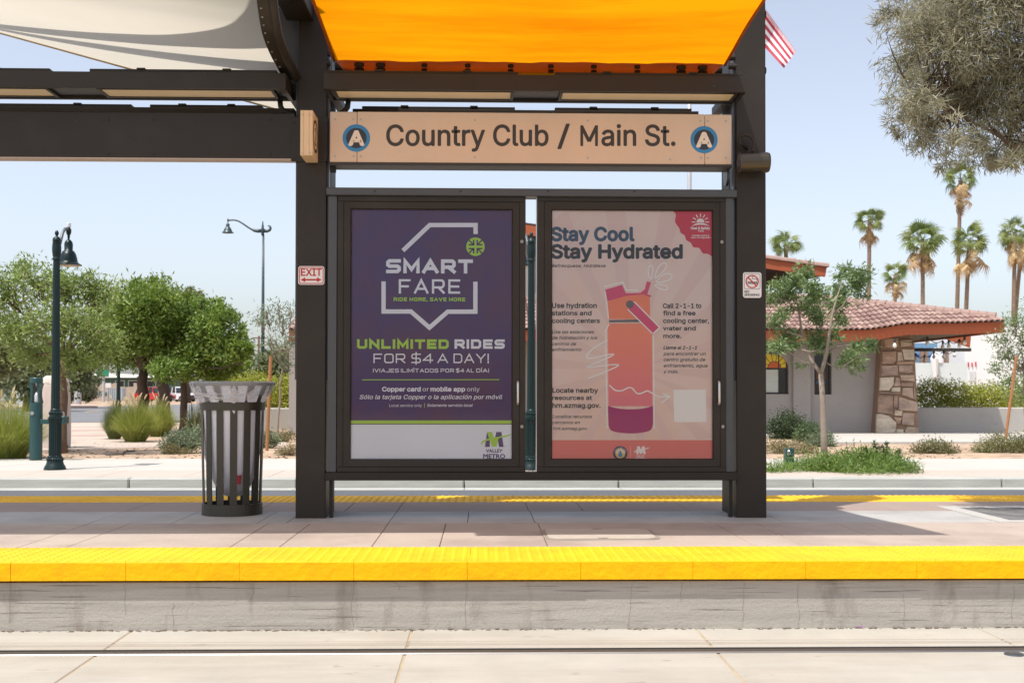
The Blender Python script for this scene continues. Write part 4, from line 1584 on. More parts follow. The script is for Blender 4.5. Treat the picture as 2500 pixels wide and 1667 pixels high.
pline([(1270 + x * S10, 440 + y * S10) for x, y in smooth_px([(388, 712), (330, 745), (297, 780), (310, 793), (400, 775), (408, 782), (320, 820), (303, 833), (420, 820), (425, 832), (303, 882)], 5)], m, 0, L + 2.5, 3.2)
for lf in ([(473, 135), (455, 70), (468, 28), (490, 40), (488, 90)], [(510, 122), (530, 50), (575, 6), (598, 25), (570, 75)], [(522, 157), (570, 100), (625, 92), (640, 120), (600, 147)], [(510, 182), (560, 176), (605, 190), (600, 215), (560, 212)]):
    pline(zb(smooth_px(lf, 6, True)), m, 0, L, 2.6, True)
m.build('white_scribble', CREAM, pk)
m = MB()
prnt(zb([(653, 996), (906, 994), (912, 1247), (660, 1249)]), m, 0, L)
m.build('blank_panel', CREAM, pk)
m = MB()
prnt([(1342, 1074), (1746, 1074), (1746, 1126), (1342, 1126)], m, 0, 1.2)
m.build('coral_band', CORAL, pk)
m = MB()
c = zb([(238, 1492)])[0]
pc = at(*c, YQ - LY * 1.6)
r_ = 57 * SB * mpp(8.5)
ring(m, pc, r_ * .68, r_, 32, 1)
disc(m, pc - Vector((0, -.0002, 0)), r_ * .69, 32, 2)
for k in range(9):
    an = PI * (k + .5) / 9
    prnt([c, (c[0] + 12.5 * math.cos(an - .09), c[1] - 12.5 * math.sin(an - .09)), (c[0] + 12.5 * math.cos(an + .09), c[1] - 12.5 * math.sin(an + .09))], m, 0, 1.9)
prnt(smooth_px([(c[0], c[1] - 7), (c[0] + 5, c[1] + 3), (c[0] + 4.5, c[1] + 8), (c[0], c[1] + 10), (c[0] - 4.5, c[1] + 8), (c[0] - 5, c[1] + 3)], 3, True), m, 3, 2.3)
V, F = text_shape('HEAT RELIEF', 'inter', .02, 0)
x0, x1 = min(v[0] for v in V), max(v[0] for v in V)
vs = []
for x, y in V:
    an = PI * (1.0 - (x - x0) / (x1 - x0)) * .86 + PI * .07
    rr = r_ * (.74 + y * .26)
    vs.append((pc.x + rr * math.cos(an), pc.y - .0006, pc.z + rr * math.sin(an)))
m.add(vs, F, 0)
m.build('relief_emblem', [CREAM, INKB, INKY, INKD], pk)
m = MB()
prnt(zb([(318, 1437), (320, 1437), (320, 1532), (318, 1532)]), m, 0, L)
zl = lambda l: [(1440 + (345 + (x - 580) * .212) * SB, 640 + (1437 + (y - 424) * .21) * SB) for x, y in l]
metro_logo(m, zl, 0, 0, 1.6)
q = zb([(362, 1506), (430, 1521), (353, 1527), (440, 1540)])
text(m, 'VALLEY', q[0][0], q[1][0], q[0][1], q[1][1], YQ - LY * 1.6, 0, .02)
text(m, 'METRO', q[2][0], q[3][0], q[2][1], q[3][1], YQ - LY * 1.6, 0, .02)
m.build('transit_logo', CREAM, pk)

# ================================================================ TRASH CAN
TC = on(567, 1247, 0)
TC = Vector((TC.x, 8.80, 0))
TC.x = at(567, 1200, 8.80).x
can = thing('trash_can', 'dark brown slatted litter bin with a flared rim, standing left of the post', 'litter bin', tuple(TC))
cx, cy = TC.x, TC.y
CANM = mat('can_brown', (.042, .036, .024), .42, var=.08, vs=6, spec=.5)
m = MB()
n = 40
ri = [(.222, .0), (.222, .082), (.214, .085), (.208, .085), (.208, .01), (.19, .01)]
m.lathe(ri, (cx, cy, 0), n)
m.build('base_ring', CANM, can, smooth=False)
m = MB()
m.lathe([(.230, .775), (.2395, .775), (.2415, .835), (.232, .835)], (cx, cy, 0), 44)
m.build('band', CANM, can)
NSL = 14
for k in range(NSL):
    a = 2 * PI * (k + .5) / NSL - PI / 2 + .02
    ca, sa_ = math.cos(a), math.sin(a)
    prof = [(.212, .05), (.222, .4), (.230, .78), (.236, .84), (.255, .89), (.283, .94), (.292, .965)]
    vs, fs = [], []
    for r, z in prof:
        w = .0262
        for d in (0, .006):
            for s in (-1, 1):
                rr = r - d
                vs.append((cx + rr * ca - s * w * sa_, cy + rr * sa_ + s * w * ca, z))
    for i in range(len(prof) - 1):
        q = i * 4
        fs += [(q, q + 1, q + 5, q + 4), (q + 3, q + 2, q + 6, q + 7), (q + 2, q, q + 4, q + 6), (q + 1, q + 3, q + 7, q + 5)]
    fs += [(0, 2, 3, 1)]
    q = (len(prof) - 1) * 4
    fs += [(q, q + 1, q + 3, q + 2)]
    MB().add(vs, fs).build('slat', CANM, can)
m = MB()
m.tube([(cx + .296 * math.cos(2 * PI * k / 44), cy + .296 * math.sin(2 * PI * k / 44), .968) for k in range(45)], .014, 10)
m.build('rim', CANM, can, smooth=True)
# liner bag
BAGW = mat('bag_film', (.90, .89, .93), .35, var=.04, vs=12, trans=.3, tcol=(.9, .9, .93))
BAGC = mat('bag_overhang', (.82, .82, .84), .3, trans=.4, alpha=.42)
bag = thing('bin_liner', 'thin white plastic liner bag folded over the rim of the litter bin', 'bin liner', (cx, cy, .14))
g_ = random.Random(4)
rows = []
nb = 72
pro = [(.282, .955), (.262, .90), (.230, .82), (.221, .74), (.212, .60), (.200, .45), (.176, .32), (.125, .21), (.06, .14), (.01, .125)]
ph = [g_.uniform(0, 6.28) for _ in range(6)]
for r, z in pro:
    row = []
    for k in range(nb + 1):
        a = 2 * PI * (k % nb) / nb
        w = 1 + .018 * math.sin(a * 11 + ph[0] + z * 3) + .012 * math.sin(a * 23 + ph[1]) + .01 * math.sin(a * 5 + ph[2] - z * 8)
        t = max(0, (.45 - z) / .45)
        row.append((cx + .02 * t + r * w * math.cos(a), cy - .03 * t + r * w * math.sin(a), z))
    rows.append(row)
MB().grid(rows).build('bag', BAGW, bag, smooth=True)
rows = []
for i, (r, z) in enumerate([(.288, .975), (.300, .987), (.314, .984), (.316, .965), (.308, .945), (.290, .905), (.264, .862), (.249, .838)]):
    row = []
    for k in range(nb + 1):
        a = 2 * PI * (k % nb) / nb
        kn = math.exp(-((a - (PI + .62)) / .22) ** 2)
        low = .045 * math.sin(a * 1.0 + 2.2) * (i > 4) * (i - 4) / 3
        w = 1 + (.006 * math.sin(a * 19 + ph[3]) + .006 * math.sin(a * 37 + ph[4])) * (i > 2) - .05 * kn * (i in (4, 5)) * 1.0
        row.append((cx + r * w * math.cos(a), cy + r * w * math.sin(a), z + low))
    rows.append(row)
MB().grid(rows).build('overhang', BAGC, bag, smooth=True)
# gathered knot with fan of creases on the left
ka = PI + .62
kx, ky, kz = cx + .292 * math.cos(ka), cy + .292 * math.sin(ka), .915
m = MB()
tn = Vector((-math.sin(ka), math.cos(ka), 0))
for k in range(16):
    a = 2 * PI * k / 16 + g_.uniform(-.1, .1)
    L_ = g_.uniform(.05, .10) if math.sin(a) > -.3 else g_.uniform(.05, .085)
    e = Vector((kx, ky, kz)) + tn * math.cos(a) * L_ * 1.3 + Vector((0, 0, math.sin(a) * L_ * .75))
    rr = .246 + max(0, min(1, (e.z - .84) / .13)) * .068
    d = Vector((e.x - cx, e.y - cy, 0)).normalized()
    e = Vector((cx + d.x * (rr + .004), cy + d.y * (rr + .004), e.z))
    m.tube([(kx, ky, kz), (Vector((kx, ky, kz)).lerp(e, .5) + d * .006), e], [.004, .0028, .001], 5)
for k in range(9):
    za = g_.uniform(.85, .95)
    zb_ = g_.uniform(.85, .95)
    a1 = ka + g_.uniform(.9, 2.1)
    pts = []
    for q in range(9):
        a = ka + (a1 - ka) * q / 8
        z = kz + (za - kz) * q / 8 - .035 * math.sin(PI * q / 8)
        rr = .250 + max(0, min(1, (z - .84) / .13)) * .068
        pts.append((cx + rr * math.cos(a), cy + rr * math.sin(a), z))
    m.tube(pts, [.0022 * (1 - q / 10) + .0006 for q in range(9)], 5)
m.lathe([(.001, -.012), (.012, -.006), (.014, .002), (.008, .010), (.001, .014)], (kx, ky, kz), 10)
m.build('knot', mat('bag_crease', (.85, .84, .84), .4, trans=.3), bag, smooth=True)
cup = thing('drink_cup', 'crumpled red drink cup showing through the white liner bag', 'cup', (cx + .085, cy - .15, .26))
MB().lathe([(.022, 0), (.028, .06), (.030, .064), (.026, .064)], (cx + .075, cy - .168, .235), 16).build('cup', mat('cup_red', hexc('a3283a'), .4), cup)

# ================================================================ SMALL THINGS ON THE PLATFORM AND TRACK
ac = thing('access_cover', 'rounded concrete utility lid set in the pink paving in front of the right poster', 'access cover', tuple(on(1474, 1305, 0)))
a0, b0 = on(1330, 1318, .0), on(1618, 1318, 0)
t0 = on(1474, 1292, 0)
xa, xb, ya, yb = a0.x, b0.x, a0.y, t0.y


def rr_xy(xa, xb, ya, yb, r, n=6):
    out = []
    for cx_, cy_, s in ((xb - r, yb - r, 0), (xa + r, yb - r, 1), (xa + r, ya + r, 2), (xb - r, ya + r, 3)):
        for k in range(n + 1):
            an = PI / 2 * (s + k / n)
            out.append((cx_ + r * math.cos(an), cy_ + r * math.sin(an)))
    return out


MB().prism([(x, y, -.02) for x, y in rr_xy(xa, xb, ya, yb, .09)], (0, 0, .0235)).build('cover_frame', mat('cover_edge', hexc('8d8377'), .85, var=.1, vs=10), ac)
MB().prism([(x, y, -.02) for x, y in rr_xy(xa + .028, xb - .028, ya + .02, yb - .02, .075)], (0, 0, .0275)).build('lid', mat('cover_lid', hexc('ada294'), .85, var=.08, vs=8, grain=.15, gs=160), ac)
for q in (-.0, 1):
    yy = ya + .035 + q * (yb - ya - .07)
    MB().box((xa + xb) / 2 - .03 + q * .01, (xa + xb) / 2 + .03 + q * .01, yy - .008, yy + .008, .0, .0082).build('lift_slot', DARKGAP, ac)
# tree grate with its collar
tg = thing('tree_grate', 'dark iron tree grate in a pale concrete collar at the right end of the platform', 'tree grate', (4.55, 8.72, 0))
gx0, gy0, gx1, gy1 = 3.77, 8.27, 5.37, 9.17
c = MB()
c.box(gx0 - .13, gx1 + .13, gy0 - .13, gy0, -.05, .004)
c.box(gx0 - .13, gx1 + .13, gy1, gy1 + .13, -.05, .004)
c.box(gx0 - .13, gx0, gy0, gy1, -.05, .004)
c.box(gx1, gx1 + .13, gy0, gy1, -.05, .004)
c.build('collar', mat('collar_concrete', hexc('aca8a0'), .8, var=.06, vs=6), tg)
GR = mat('cast_iron', (.15, .145, .14), .6, .2, var=.2, vs=14)
MB().box(gx0, gx1, gy0, gy1, -.06, -.03).build('pit', mat('pit_soil', (.05, .04, .032), .95, var=.2, vs=12), tg)
for i in range(22):
    yy = gy0 + .02 + (gy1 - gy0 - .04) * i / 21
    pts = [(gx0 + (gx1 - gx0) * k / 30, yy + .012 * math.sin(k * .9 + i * .55), -.004) for k in range(31)]
    MB().tube(pts, .0105, 5).build('bar', GR, tg)
for i in range(9):
    xx = gx0 + .01 + (gx1 - gx0 - .02) * i / 8
    MB().box(xx - .009, xx + .009, gy0 + .002, gy1 - .002, -.016, .001).build('cross_bar', GR, tg)
# litter
pz = on(1675, 1530, ZT)
m = MB()
m.grid([[(pz.x - .09 + .045 * i, pz.y - .035 + .03 * j, ZT + .004 + .016 * ((i * 7 + j * 5) % 3) / 2 + (.02 if i == 3 else 0)) for i in range(5)] for j in range(3)])
tag(m.build('paper_scrap', mat('paper', (.72, .70, .68), .7)), 'crumpled white paper scrap at the foot of the platform wall', 'litter')
pz = on(2098, 1533, ZT)
tag(MB().add([(pz.x - .02, pz.y, ZT + .003), (pz.x + .02, pz.y - .004, ZT + .004), (pz.x + .012, pz.y + .012, ZT + .016), (pz.x - .015, pz.y + .01, ZT + .012)], [(0, 1, 2, 3)]).build('petal', mat('petal_purple', hexc('7a4a78'), .7)), 'small purple petal at the foot of the platform wall', 'litter')
pz = on(2476, 1597, ZT)
k = MB()
k.lathe([(.048, .0), (.046, .006), (.03, .008), (.001, .008)], (pz.x, pz.y, ZT), 20)
k.lathe([(.036, .0082), (.03, .010), (.001, .010)], (pz.x, pz.y, ZT), 12)
tag(k.build('survey_disc', mat('disc_steel', (.12, .13, .15), .4, .7, var=.2, vs=40)), 'small dark metal disc set in the track slab at the right edge', 'marker')
pz = on(2080, 1149, ZS)
tag(MB().box(pz.x - .14, pz.x + .16, pz.y - .1, pz.y + .1, ZS + .08, ZS + .085).build('paper_sheet', mat('paper', (.72, .70, .68), .7)), 'white sheet of paper lying in the green ground cover', 'litter')

# ================================================================ LAMP POSTS
GREENM = mat('lamp_green', (.006, .019, .019), .35, var=.06, vs=6, spec=.3)
LAMPIN = mat('lamp_inside', hexc('c9b39a'), .5)
PHOTO = mat('photocell', (.62, .62, .64), .4)


def lamp_post(label, loc, ang, group):
    """short green lamp post with a fluted pedestal and one hooded arm pointing along ang"""
    t = thing('lamp_post', label, 'lamp post', (0, 0, 0), group)
    m = MB()
    m.lathe([(.158, 0), (.160, .018), (.150, .03), (.148, .05), (.128, .075), (.118, .11), (.108, .15), (.098, .178)], n=28)
    m.build('base', GREENM, t, smooth=True)
    m = MB()
    for k in range(22):
        a = 2 * PI * k / 22
        m.lathe([(.004, -.03), (.013, -.012), (.013, .008), (.004, .022)], (.111 * math.cos(a), .111 * math.sin(a), .155), 6)
    m.build('leaf_collar', GREENM, t, smooth=True)
    m = MB()
    m.lathe([(.100, .176), (.105, .186), (.100, .198), (.090, .205), (.090, .70), (.096, .712), (.096, .74), (.108, .752), (.108, .766), (.094, .774)], n=40, flute=.10, nfl=20)
    m.build('pedestal', GREENM, t)
    m = MB()
    m.lathe([(.094, .772), (.088, .79), (.082, .82), (.079, .86), (.070, .885), (.066, .90)], n=24)
    for k in range(18):
        a = 2 * PI * k / 18
        m.lathe([(.004, -.025), (.011, -.01), (.011, .008), (.003, .02)], (.084 * math.cos(a), .084 * math.sin(a), .835), 6)
    m.build('collar', GREENM, t, smooth=True)
    m = MB()
    m.lathe([(.064, .9), (.0635, .93), (.048, 3.10)], n=32, flute=.07, nfl=16)
    m.build('shaft', GREENM, t)
    m = MB()
    m.lathe([(.050, 3.10), (.060, 3.105), (.061, 3.125), (.050, 3.135), (.056, 3.16), (.066, 3.24), (.065, 3.31), (.056, 3.38), (.062, 3.39), (.062, 3.402), (.055, 3.41), (.055, 3.43), (.030, 3.445), (.014, 3.46), (.028, 3.485), (.029, 3.51), (.018, 3.535), (.002, 3.545)], n=24)
    m.build('finial', GREENM, t, smooth=True)
    dx, dy = math.cos(ang), math.sin(ang)
    at_ = lambda r, z: (dx * r, dy * r, z)
    m = MB()
    m.tube([at_(.05, 3.33), at_(.09, 3.36), at_(.13, 3.43), at_(.18, 3.53), at_(.25, 3.60), at_(.32, 3.615), at_(.36, 3.60)], [.030, .028, .024, .022, .022, .022, .022], 12)
    m.build('arm', mat('lamp_arm_grey', (.10, .115, .125), .4), t, smooth=True)
    hx, hy = dx * .37, dy * .37
    m = MB()
    m.lathe([(.012, 3.46), (.018, 3.48), (.02, 3.52), (.032, 3.54), (.040, 3.575), (.038, 3.61), (.024, 3.63), (.02, 3.64)], (hx, hy, 0), 18)
    m.build('hanger', GREENM, t, smooth=True)
    MB().lathe([(.031, 3.64), (.033, 3.65), (.033, 3.70), (.028, 3.705)], (hx, hy, 0), 18).build('photocell', PHOTO, t)
    m = MB()
    m.lathe([(.014, 3.46), (.034, 3.445), (.056, 3.415), (.063, 3.385), (.061, 3.29), (.086, 3.275), (.112, 3.225), (.128, 3.16), (.132, 3.135), (.136, 3.12), (.148, 3.10), (.170, 3.085), (.196, 3.072), (.196, 3.064)], (hx, hy, 0), 32)
    sh = m.build('shade', GREENM, t, smooth=True)
    m = MB()
    m.lathe([(.190, 3.060), (.12, 3.085), (.02, 3.09)], (hx, hy, 0), 28)
    m.build('reflector', LAMPIN, sh, smooth=True)
    t.location = loc
    return t


p0 = on(134, 1146, ZS)
lamp_post('dark green lamp post standing on the far pavement at the left, beside the bottle filler', (p0.x, p0.y, ZS), R(83), 'green lamp posts along the pavement')
p1 = at(1297, 900, 17.4)
lamp_post('dark green lamp post seen through the gap between the two poster cases', (p1.x, 17.4, ZS), R(118), 'green lamp posts along the pavement')
p2 = at(289, 960, 40)
lamp_post('dark green lamp post rising into the trees behind the grass clump', (p2.x, 40, ZG), R(150), 'green lamp posts along the pavement')

# tall street light with a curved arm, far behind the litter bin
YT = 62.0
t = thing('street_light', 'tall dark green street light with a curved arm over the trees', 'street light', tuple(at(642, 1000, YT)))
k = 170 / 2221.
q = lambda x, y: at(530 + x * k, 520 + y * k, YT)
GR2 = mat('street_light_green', (.03, .052, .058), .4)
b = at(642, 1000, YT)
tp = q(1475, 700)
MB().tube([(tp.x, YT, ZG), (tp.x, YT, 5.0), tuple(tp)], [.12, .085, .055], 12).build('pole', GR2, t, smooth=True)
m = MB()
s_ = k * mpp(YT)
m.lathe([(.02, q(0, 720).z), (55 * s_, q(0, 690).z), (45 * s_, q(0, 650).z), (70 * s_, q(0, 600).z), (75 * s_, q(0, 540).z), (40 * s_, q(0, 470).z), (35 * s_, q(0, 400).z), (18 * s_, q(0, 350).z), (26 * s_, q(0, 320).z), (12 * s_, q(0, 290).z), (20 * s_, q(0, 265).z), (.004, q(0, 245).z)], (q(1440, 0).x + .03, YT, 0), 14)
m.build('finial', GR2, t, smooth=True)
m = MB()
m.tube([q(1440, 570), q(1300, 575), q(1190, 560), q(1080, 515), q(960, 440), q(840, 355), q(720, 280), q(620, 240), q(520, 225), q(430, 230), q(340, 240)], [.10, .10, .085, .045, .045, .042, .042, .042, .042, .045, .05], 10)
m.build('arm', GR2, t, smooth=True)
m = MB()
m.tube([q(1500, 575), q(1600, 580), q(1680, 545), q(1705, 490), q(1690, 430), q(1650, 405), q(1620, 425)], [.09, .085, .08, .07, .05, .04, .03], 8)
m.build('scroll', GR2, t, smooth=True)
m = MB()
c = q(345, 0)
m.lathe([(.004, q(0, 155).z), (20 * s_, q(0, 210).z), (28 * s_, q(0, 240).z), (12 * s_, q(0, 290).z), (25 * s_, q(0, 330).z), (58 * s_, q(0, 355).z), (55 * s_, q(0, 410).z), (60 * s_, q(0, 440).z), (100 * s_, q(0, 490).z), (128 * s_, q(0, 550).z), (140 * s_, q(0, 590).z), (185 * s_, q(0, 625).z), (185 * s_, q(0, 636).z)], (c.x, YT, 0), 20)
m.build('shade', GR2, t, smooth=True)

# utility pole far away
YU = 190.0
t = thing('utility_pole', 'distant wooden utility pole with a crossarm behind the street light', 'utility pole', tuple(at(632, 975, YU)))
WOOD = mat('pole_wood', hexc('6f5747'), .85, var=.15, vs=1)
a = at(632, 820, YU)
MB().tube([(a.x, YU, ZG), tuple(a)], [.22, .16], 8).build('pole', WOOD, t)
MB().box(at(616, 824, YU).x, at(651, 824, YU).x, YU - .1, YU + .1, at(0, 825, YU).z, at(0, 822, YU).z).build('crossarm', WOOD, t)

# flag and its pole
YFl = 31.5
t = thing('flag_pole', 'tall pale metal flag pole rising behind the shelter', 'flag pole', tuple(at(1683, 1050, YFl)))
a = at(1683, 420, YFl)
MB().tube([(a.x, YFl, ZG), (a.x, YFl, 12.6)], [.072, .055], 14).build('pole', mat('pole_aluminium', (.55, .55, .55), .4, .5, var=.05, vs=2), t, smooth=True)
MB().lathe([(.01, 12.6), (.09, 12.68), (.01, 12.78)], (a.x, YFl, 0), 10).build('ball', mat('gold_ball', hexc('b08a3a'), .3, .8), t)
FR, FW, FB = mat('flag_red', hexc('b23a4c'), .7, trans=.3), mat('flag_white', (.78, .77, .78), .7, trans=.3), mat('flag_blue', hexc('2b3765'), .7, trans=.25)
fg = thing('flag', 'striped red and white flag hanging from the pole at the right of the shelter', 'flag', tuple(at(1700, 60, YFl)))
# quadrilateral in photo pixels: hoist top/bottom, fly top/bottom
Hx, Hy0, Hy1 = 1690, -185, 40
m = MB()
NS, NF = 13, 26


def flagpt(u, v):
    """u along the fly 0..1, v from the top edge 0 to the bottom edge 1"""
    top = Vector((1690, -160)).lerp(Vector((1868, 22)), min(u / .72, 1)) if u < .72 else Vector((1868, 22)).lerp(Vector((1943, 126)), (u - .72) / .28)
    bot = Vector((1690, 20)).lerp(Vector((1868, 117)), min(u / .72, 1)) if u < .72 else Vector((1868, 117)).lerp(Vector((1914, 167)), (u - .72) / .28)
    p = top.lerp(bot, v)
    return at(p.x, p.y, YFl + .22 * math.sin(u * 9 + v * 2.5) * u + .10 * math.sin(u * 17 + v))


for i in range(NS):
    for j in range(NF):
        mi = 0 if i % 2 == 0 else 1
        if i < 7 and j / NF < .4:
            mi = 2
        # the upper six stripes are gathered in the fold along the top edge
        v0, v1 = [.14 * q / 6 if q < 6 else .14 + .86 * (q - 6) / 7 for q in (i, i + 1)]
        m.add([flagpt(j / NF, v0), flagpt((j + 1) / NF, v0), flagpt((j + 1) / NF, v1), flagpt(j / NF, v1)], [(0, 1, 2, 3)], mi)
m.build('cloth', [FR, FW, FB], fg, smooth=True)

# ================================================================ BOTTLE FILLER AND OTHER STREET FURNITURE
YB_ = 19.9
t = thing('bottle_filler', 'dark green drinking water bottle filler post with a side bowl behind the left lamp post', 'drinking fountain', tuple(on(88, 1119, ZS)))
TEAL = mat('filler_green', (.012, .055, .056), .4, var=.06, vs=5)
kf = 320 / 1619.
fz = lambda x, y: at(x * kf, 850 + y * kf, YB_)
c0, c1 = fz(365, 1360), fz(525, 672)
r0 = (c1.x - c0.x) / 2
cxf = (c0.x + c1.x) / 2
zb_ = on(88, 1119, ZS)
MB().lathe([(r0, c0.z - .02), (r0, c1.z - .012), (r0 * .985, c1.z)], (cxf, YB_, 0), 28).build('body', TEAL, t, smooth=False)
z2, z3 = fz(0, 430).z, fz(0, 362).z
MB().lathe([(r0 * .98, z2), (r0, z2 + .004), (r0, z3 - .012), (r0 * .9, z3)], (cxf, YB_, 0), 28).build('cap', TEAL, t)
# curved side walls of the bottle bay
rows = []
for s in (-1, 1):
    m = MB()
    N_ = 10
    for i in range(N_ + 1):
        u = i / N_
        w = .42 + .56 * abs(u - .42) ** 1.2 * 1.6
        w = min(w, .99)
        z = c1.z + (z2 - c1.z) * u
        rows.append((s, w, z))
    pts = [q_ for q_ in rows if q_[0] == s]
    inner = .34 if s < 0 else .46
    out = [(cxf + s * r0 * .99, YB_ - .03, q_[2]) for q_ in pts]
    prof = [(cxf + s * r0 * (.70 + .28 * (abs(i / N_ - .45) * 2) ** 2), pts[i][2]) for i in range(N_ + 1)]
    poly = [(cxf + s * r0 * (.42 if s < 0 else .62), YB_ - .07, pts[0][2])] + [(x_, YB_ - .07, z_) for x_, z_ in prof] + [(cxf + s * r0 * .25, YB_ - .07, pts[-1][2]), (cxf + s * r0 * .3, YB_ - .07, pts[-1][2] - .05)]
    m.prism(poly, (0, .14, 0))
    m.build('bay_wall', TEAL, t)
bl, br = fz(428, 660), fz(500, 480)
MB().lathe([(.045, 0), (.047, .02), (.047, .12), (.035, .155), (.02, .17), (.018, .19)], ((bl.x + br.x) / 2, YB_ - .02, c1.z + .002), 16).build('bay_back', mat('bay_steel', (.50, .50, .50), .4, .4), t, smooth=True)
MB().lathe([(.012, -.05), (.018, -.02), (.03, 0)], (cxf + .01, YB_ - .02, z2), 10).build('spout', STEEL, t)
cb = fz(428, 801)
MB().tube([(cb.x, YB_ - r0 - .002, cb.z), (cb.x, YB_ - r0 - .012, cb.z)], .032, 18).build('button', STEEL, t)
ar0, ar1 = fz(520, 935), fz(770, 875)
MB().box(ar0.x - .03, ar1.x + .02, YB_ - .055, YB_ + .055, ar0.z, ar1.z, b=.004).build('arm', TEAL, t)
bw0, bw1 = fz(748, 932), fz(824, 840)
MB().box(bw0.x - .1, bw1.x, YB_ - .12, YB_ + .12, bw0.z, bw1.z, b=.01).build('bowl', TEAL, t)
sp = fz(790, 830)
MB().tube([(sp.x, YB_, bw1.z), (sp.x, YB_, bw1.z + .05), (sp.x - .012, YB_ - .02, bw1.z + .07)], .013, 8).build('bubbler', STEEL, t)

# object under a pale dust cover behind the lamp post
YV = 24.5
t = thing('covered_kiosk', 'upright cabinet wrapped in a pale pinkish cloth cover behind the left lamp post', 'covered cabinet', tuple(fz(680, 1020)))
a, b = at(520 * kf, 1020 * kf + 850, YV), at(838 * kf, 1020 * kf + 850, YV)
zt, zbt = at(0, 850 + 330 * kf, YV).z, ZG
xc, hw = (a.x + b.x) / 2, (b.x - a.x) / 2
rows = []
for i, (u, w) in enumerate(((0, 1.0), (.1, 1.03), (.35, 1.03), (.65, .99), (.85, .94), (.95, .84), (.99, .6), (1.0, .02))):
    rows.append([(xc + hw * w * (abs(math.cos(A_)) ** .5) * (1 if math.cos(A_) > 0 else -1) * (1 + .02 * math.sin(A_ * 17)), YV + .3 * w * (abs(math.sin(A_)) ** .5) * (1 if math.sin(A_) > 0 else -1) * (1 + .02 * math.sin(A_ * 23)), zbt + (zt - zbt) * u) for A_ in np.linspace(0, 2 * PI, 49)])
MB().grid(rows).build('cloth_cover', mat('dust_cover', hexc('c4b5ad'), .8, var=.05, vs=4, stretch=(6, 6, .4)), t, smooth=True)

# green stub post in the planting at the right
YG_ = 18.9
p = on(1926, 1138, ZS)
t = thing('hose_post', 'short square green utility post beside the young tree', 'utility post', (p.x, p.y, ZS))
a, b = at(1915.5, 1138, p.y), at(1936, 1094, p.y)
MB().box(a.x, b.x, p.y - .07, p.y + .07, ZS, b.z, b=.005).build('body', TEAL, t)
c = at(1926, 1104, p.y - .075)
MB().lathe([(.03, -.04), (.03, .02), (.02, .035), (.001, .04)], (c.x, c.y, c.z), 12).build('valve', STEEL, t)

# ================================================================ RESTAURANT
STUC = mat('stucco_grey', hexc('9c9590'), .9, var=.06, vs=1.2, grain=.08, gs=30, bump=.6, bs=14)
STUC2 = mat('stucco_light', hexc('a9a49d'), .9, var=.07, vs=1.2, grain=.08, gs=30, bump=.7, bs=12)
RUST = mat('fascia_rust', hexc('a0522f'), .7, var=.06, vs=1.5, grain=.05, gs=20)
TILE = [mat(f'roof_tile_{i}', hexc(h), .8, var=.1, vs=2, grain=.06, gs=25) for i, h in enumerate(('957a70', '876a62', '9f8478'))]
SOFF = mat('soffit_olive', hexc('7a7264'), .85, var=.05, vs=2)
ROOFB = mat('roof_underlay', hexc('4a3a36'), .9)
YW_ = 33.0
YE_ = 31.4                                        # eave line
k6 = 700 / 1770.
z6r = lambda x, y: (1800 + x * k6, 600 + y * k6)
P6 = lambda x, y, Y: at(*z6r(x, y), Y)
k5 = 400 / 1568.
P5 = lambda x, y, Y: at(2100 + x * k5, 780 + y * k5, Y)
zgr = ZG + .05
bl = thing('restaurant', 'low grey stucco restaurant with a clay tile roof, rust fascia and a stone pillar', 'restaurant', tuple(P6(600, 1170, YW_)[:2]) + (zgr,))
xw0, xw1 = at(705, 1000, YW_).x, P6(885, 900, YW_).x
zw = P6(500, 560, YW_).z + .15


def wall_with_holes(name, x0, x1, z0, z1, Y, holes, m_, parent, th=.3):
    """wall slab with rectangular openings; holes [(xa, xb, za, zb)] sorted by x"""
    mb = MB()
    x = x0
    for xa, xb, za, zb_2 in holes:
        mb.box(x, xa, Y, Y + th, z0, z1)
        mb.box(xa, xb, Y, Y + th, z0, za)
        mb.box(xa, xb, Y, Y + th, zb_2, z1)
        x = xb
    mb.box(x, x1, Y, Y + th, z0, z1)
    return mb.build(name, m_, parent)


w1 = (P6(60, 915, YW_).x, P6(318, 915, YW_).x, P6(0, 915, YW_).z, P6(0, 655, YW_).z)
w2 = (P6(476, 917, YW_).x, P6(583, 917, YW_).x, P6(0, 917, YW_).z, P6(0, 660, YW_).z)
wall_with_holes('wall', xw0, xw1, zgr - .3, zw, YW_, [w1, w2], STUC, bl)
MB().box(xw1 - .3, xw1, YW_ + .3, YW_ + 9, zgr - .3, zw).build('wall', STUC, bl)
MB().box(xw0, xw1, YW_ + 9, YW_ + 9.3, zgr - .3, zw).build('wall', STUC, bl)
pa, pb = P6(345, 900, YW_ - .12), P6(455, 900, YW_ - .12)
MB().box(pa.x, pb.x, YW_ - .14, YW_ + .01, zgr - .2, zw - .02, b=.02).build('pilaster', STUC, bl)
DGL = mat('dark_pane', (.012, .012, .014), .12, spec=.6)
FRM = mat('window_frame_dark', (.03, .022, .018), .6)
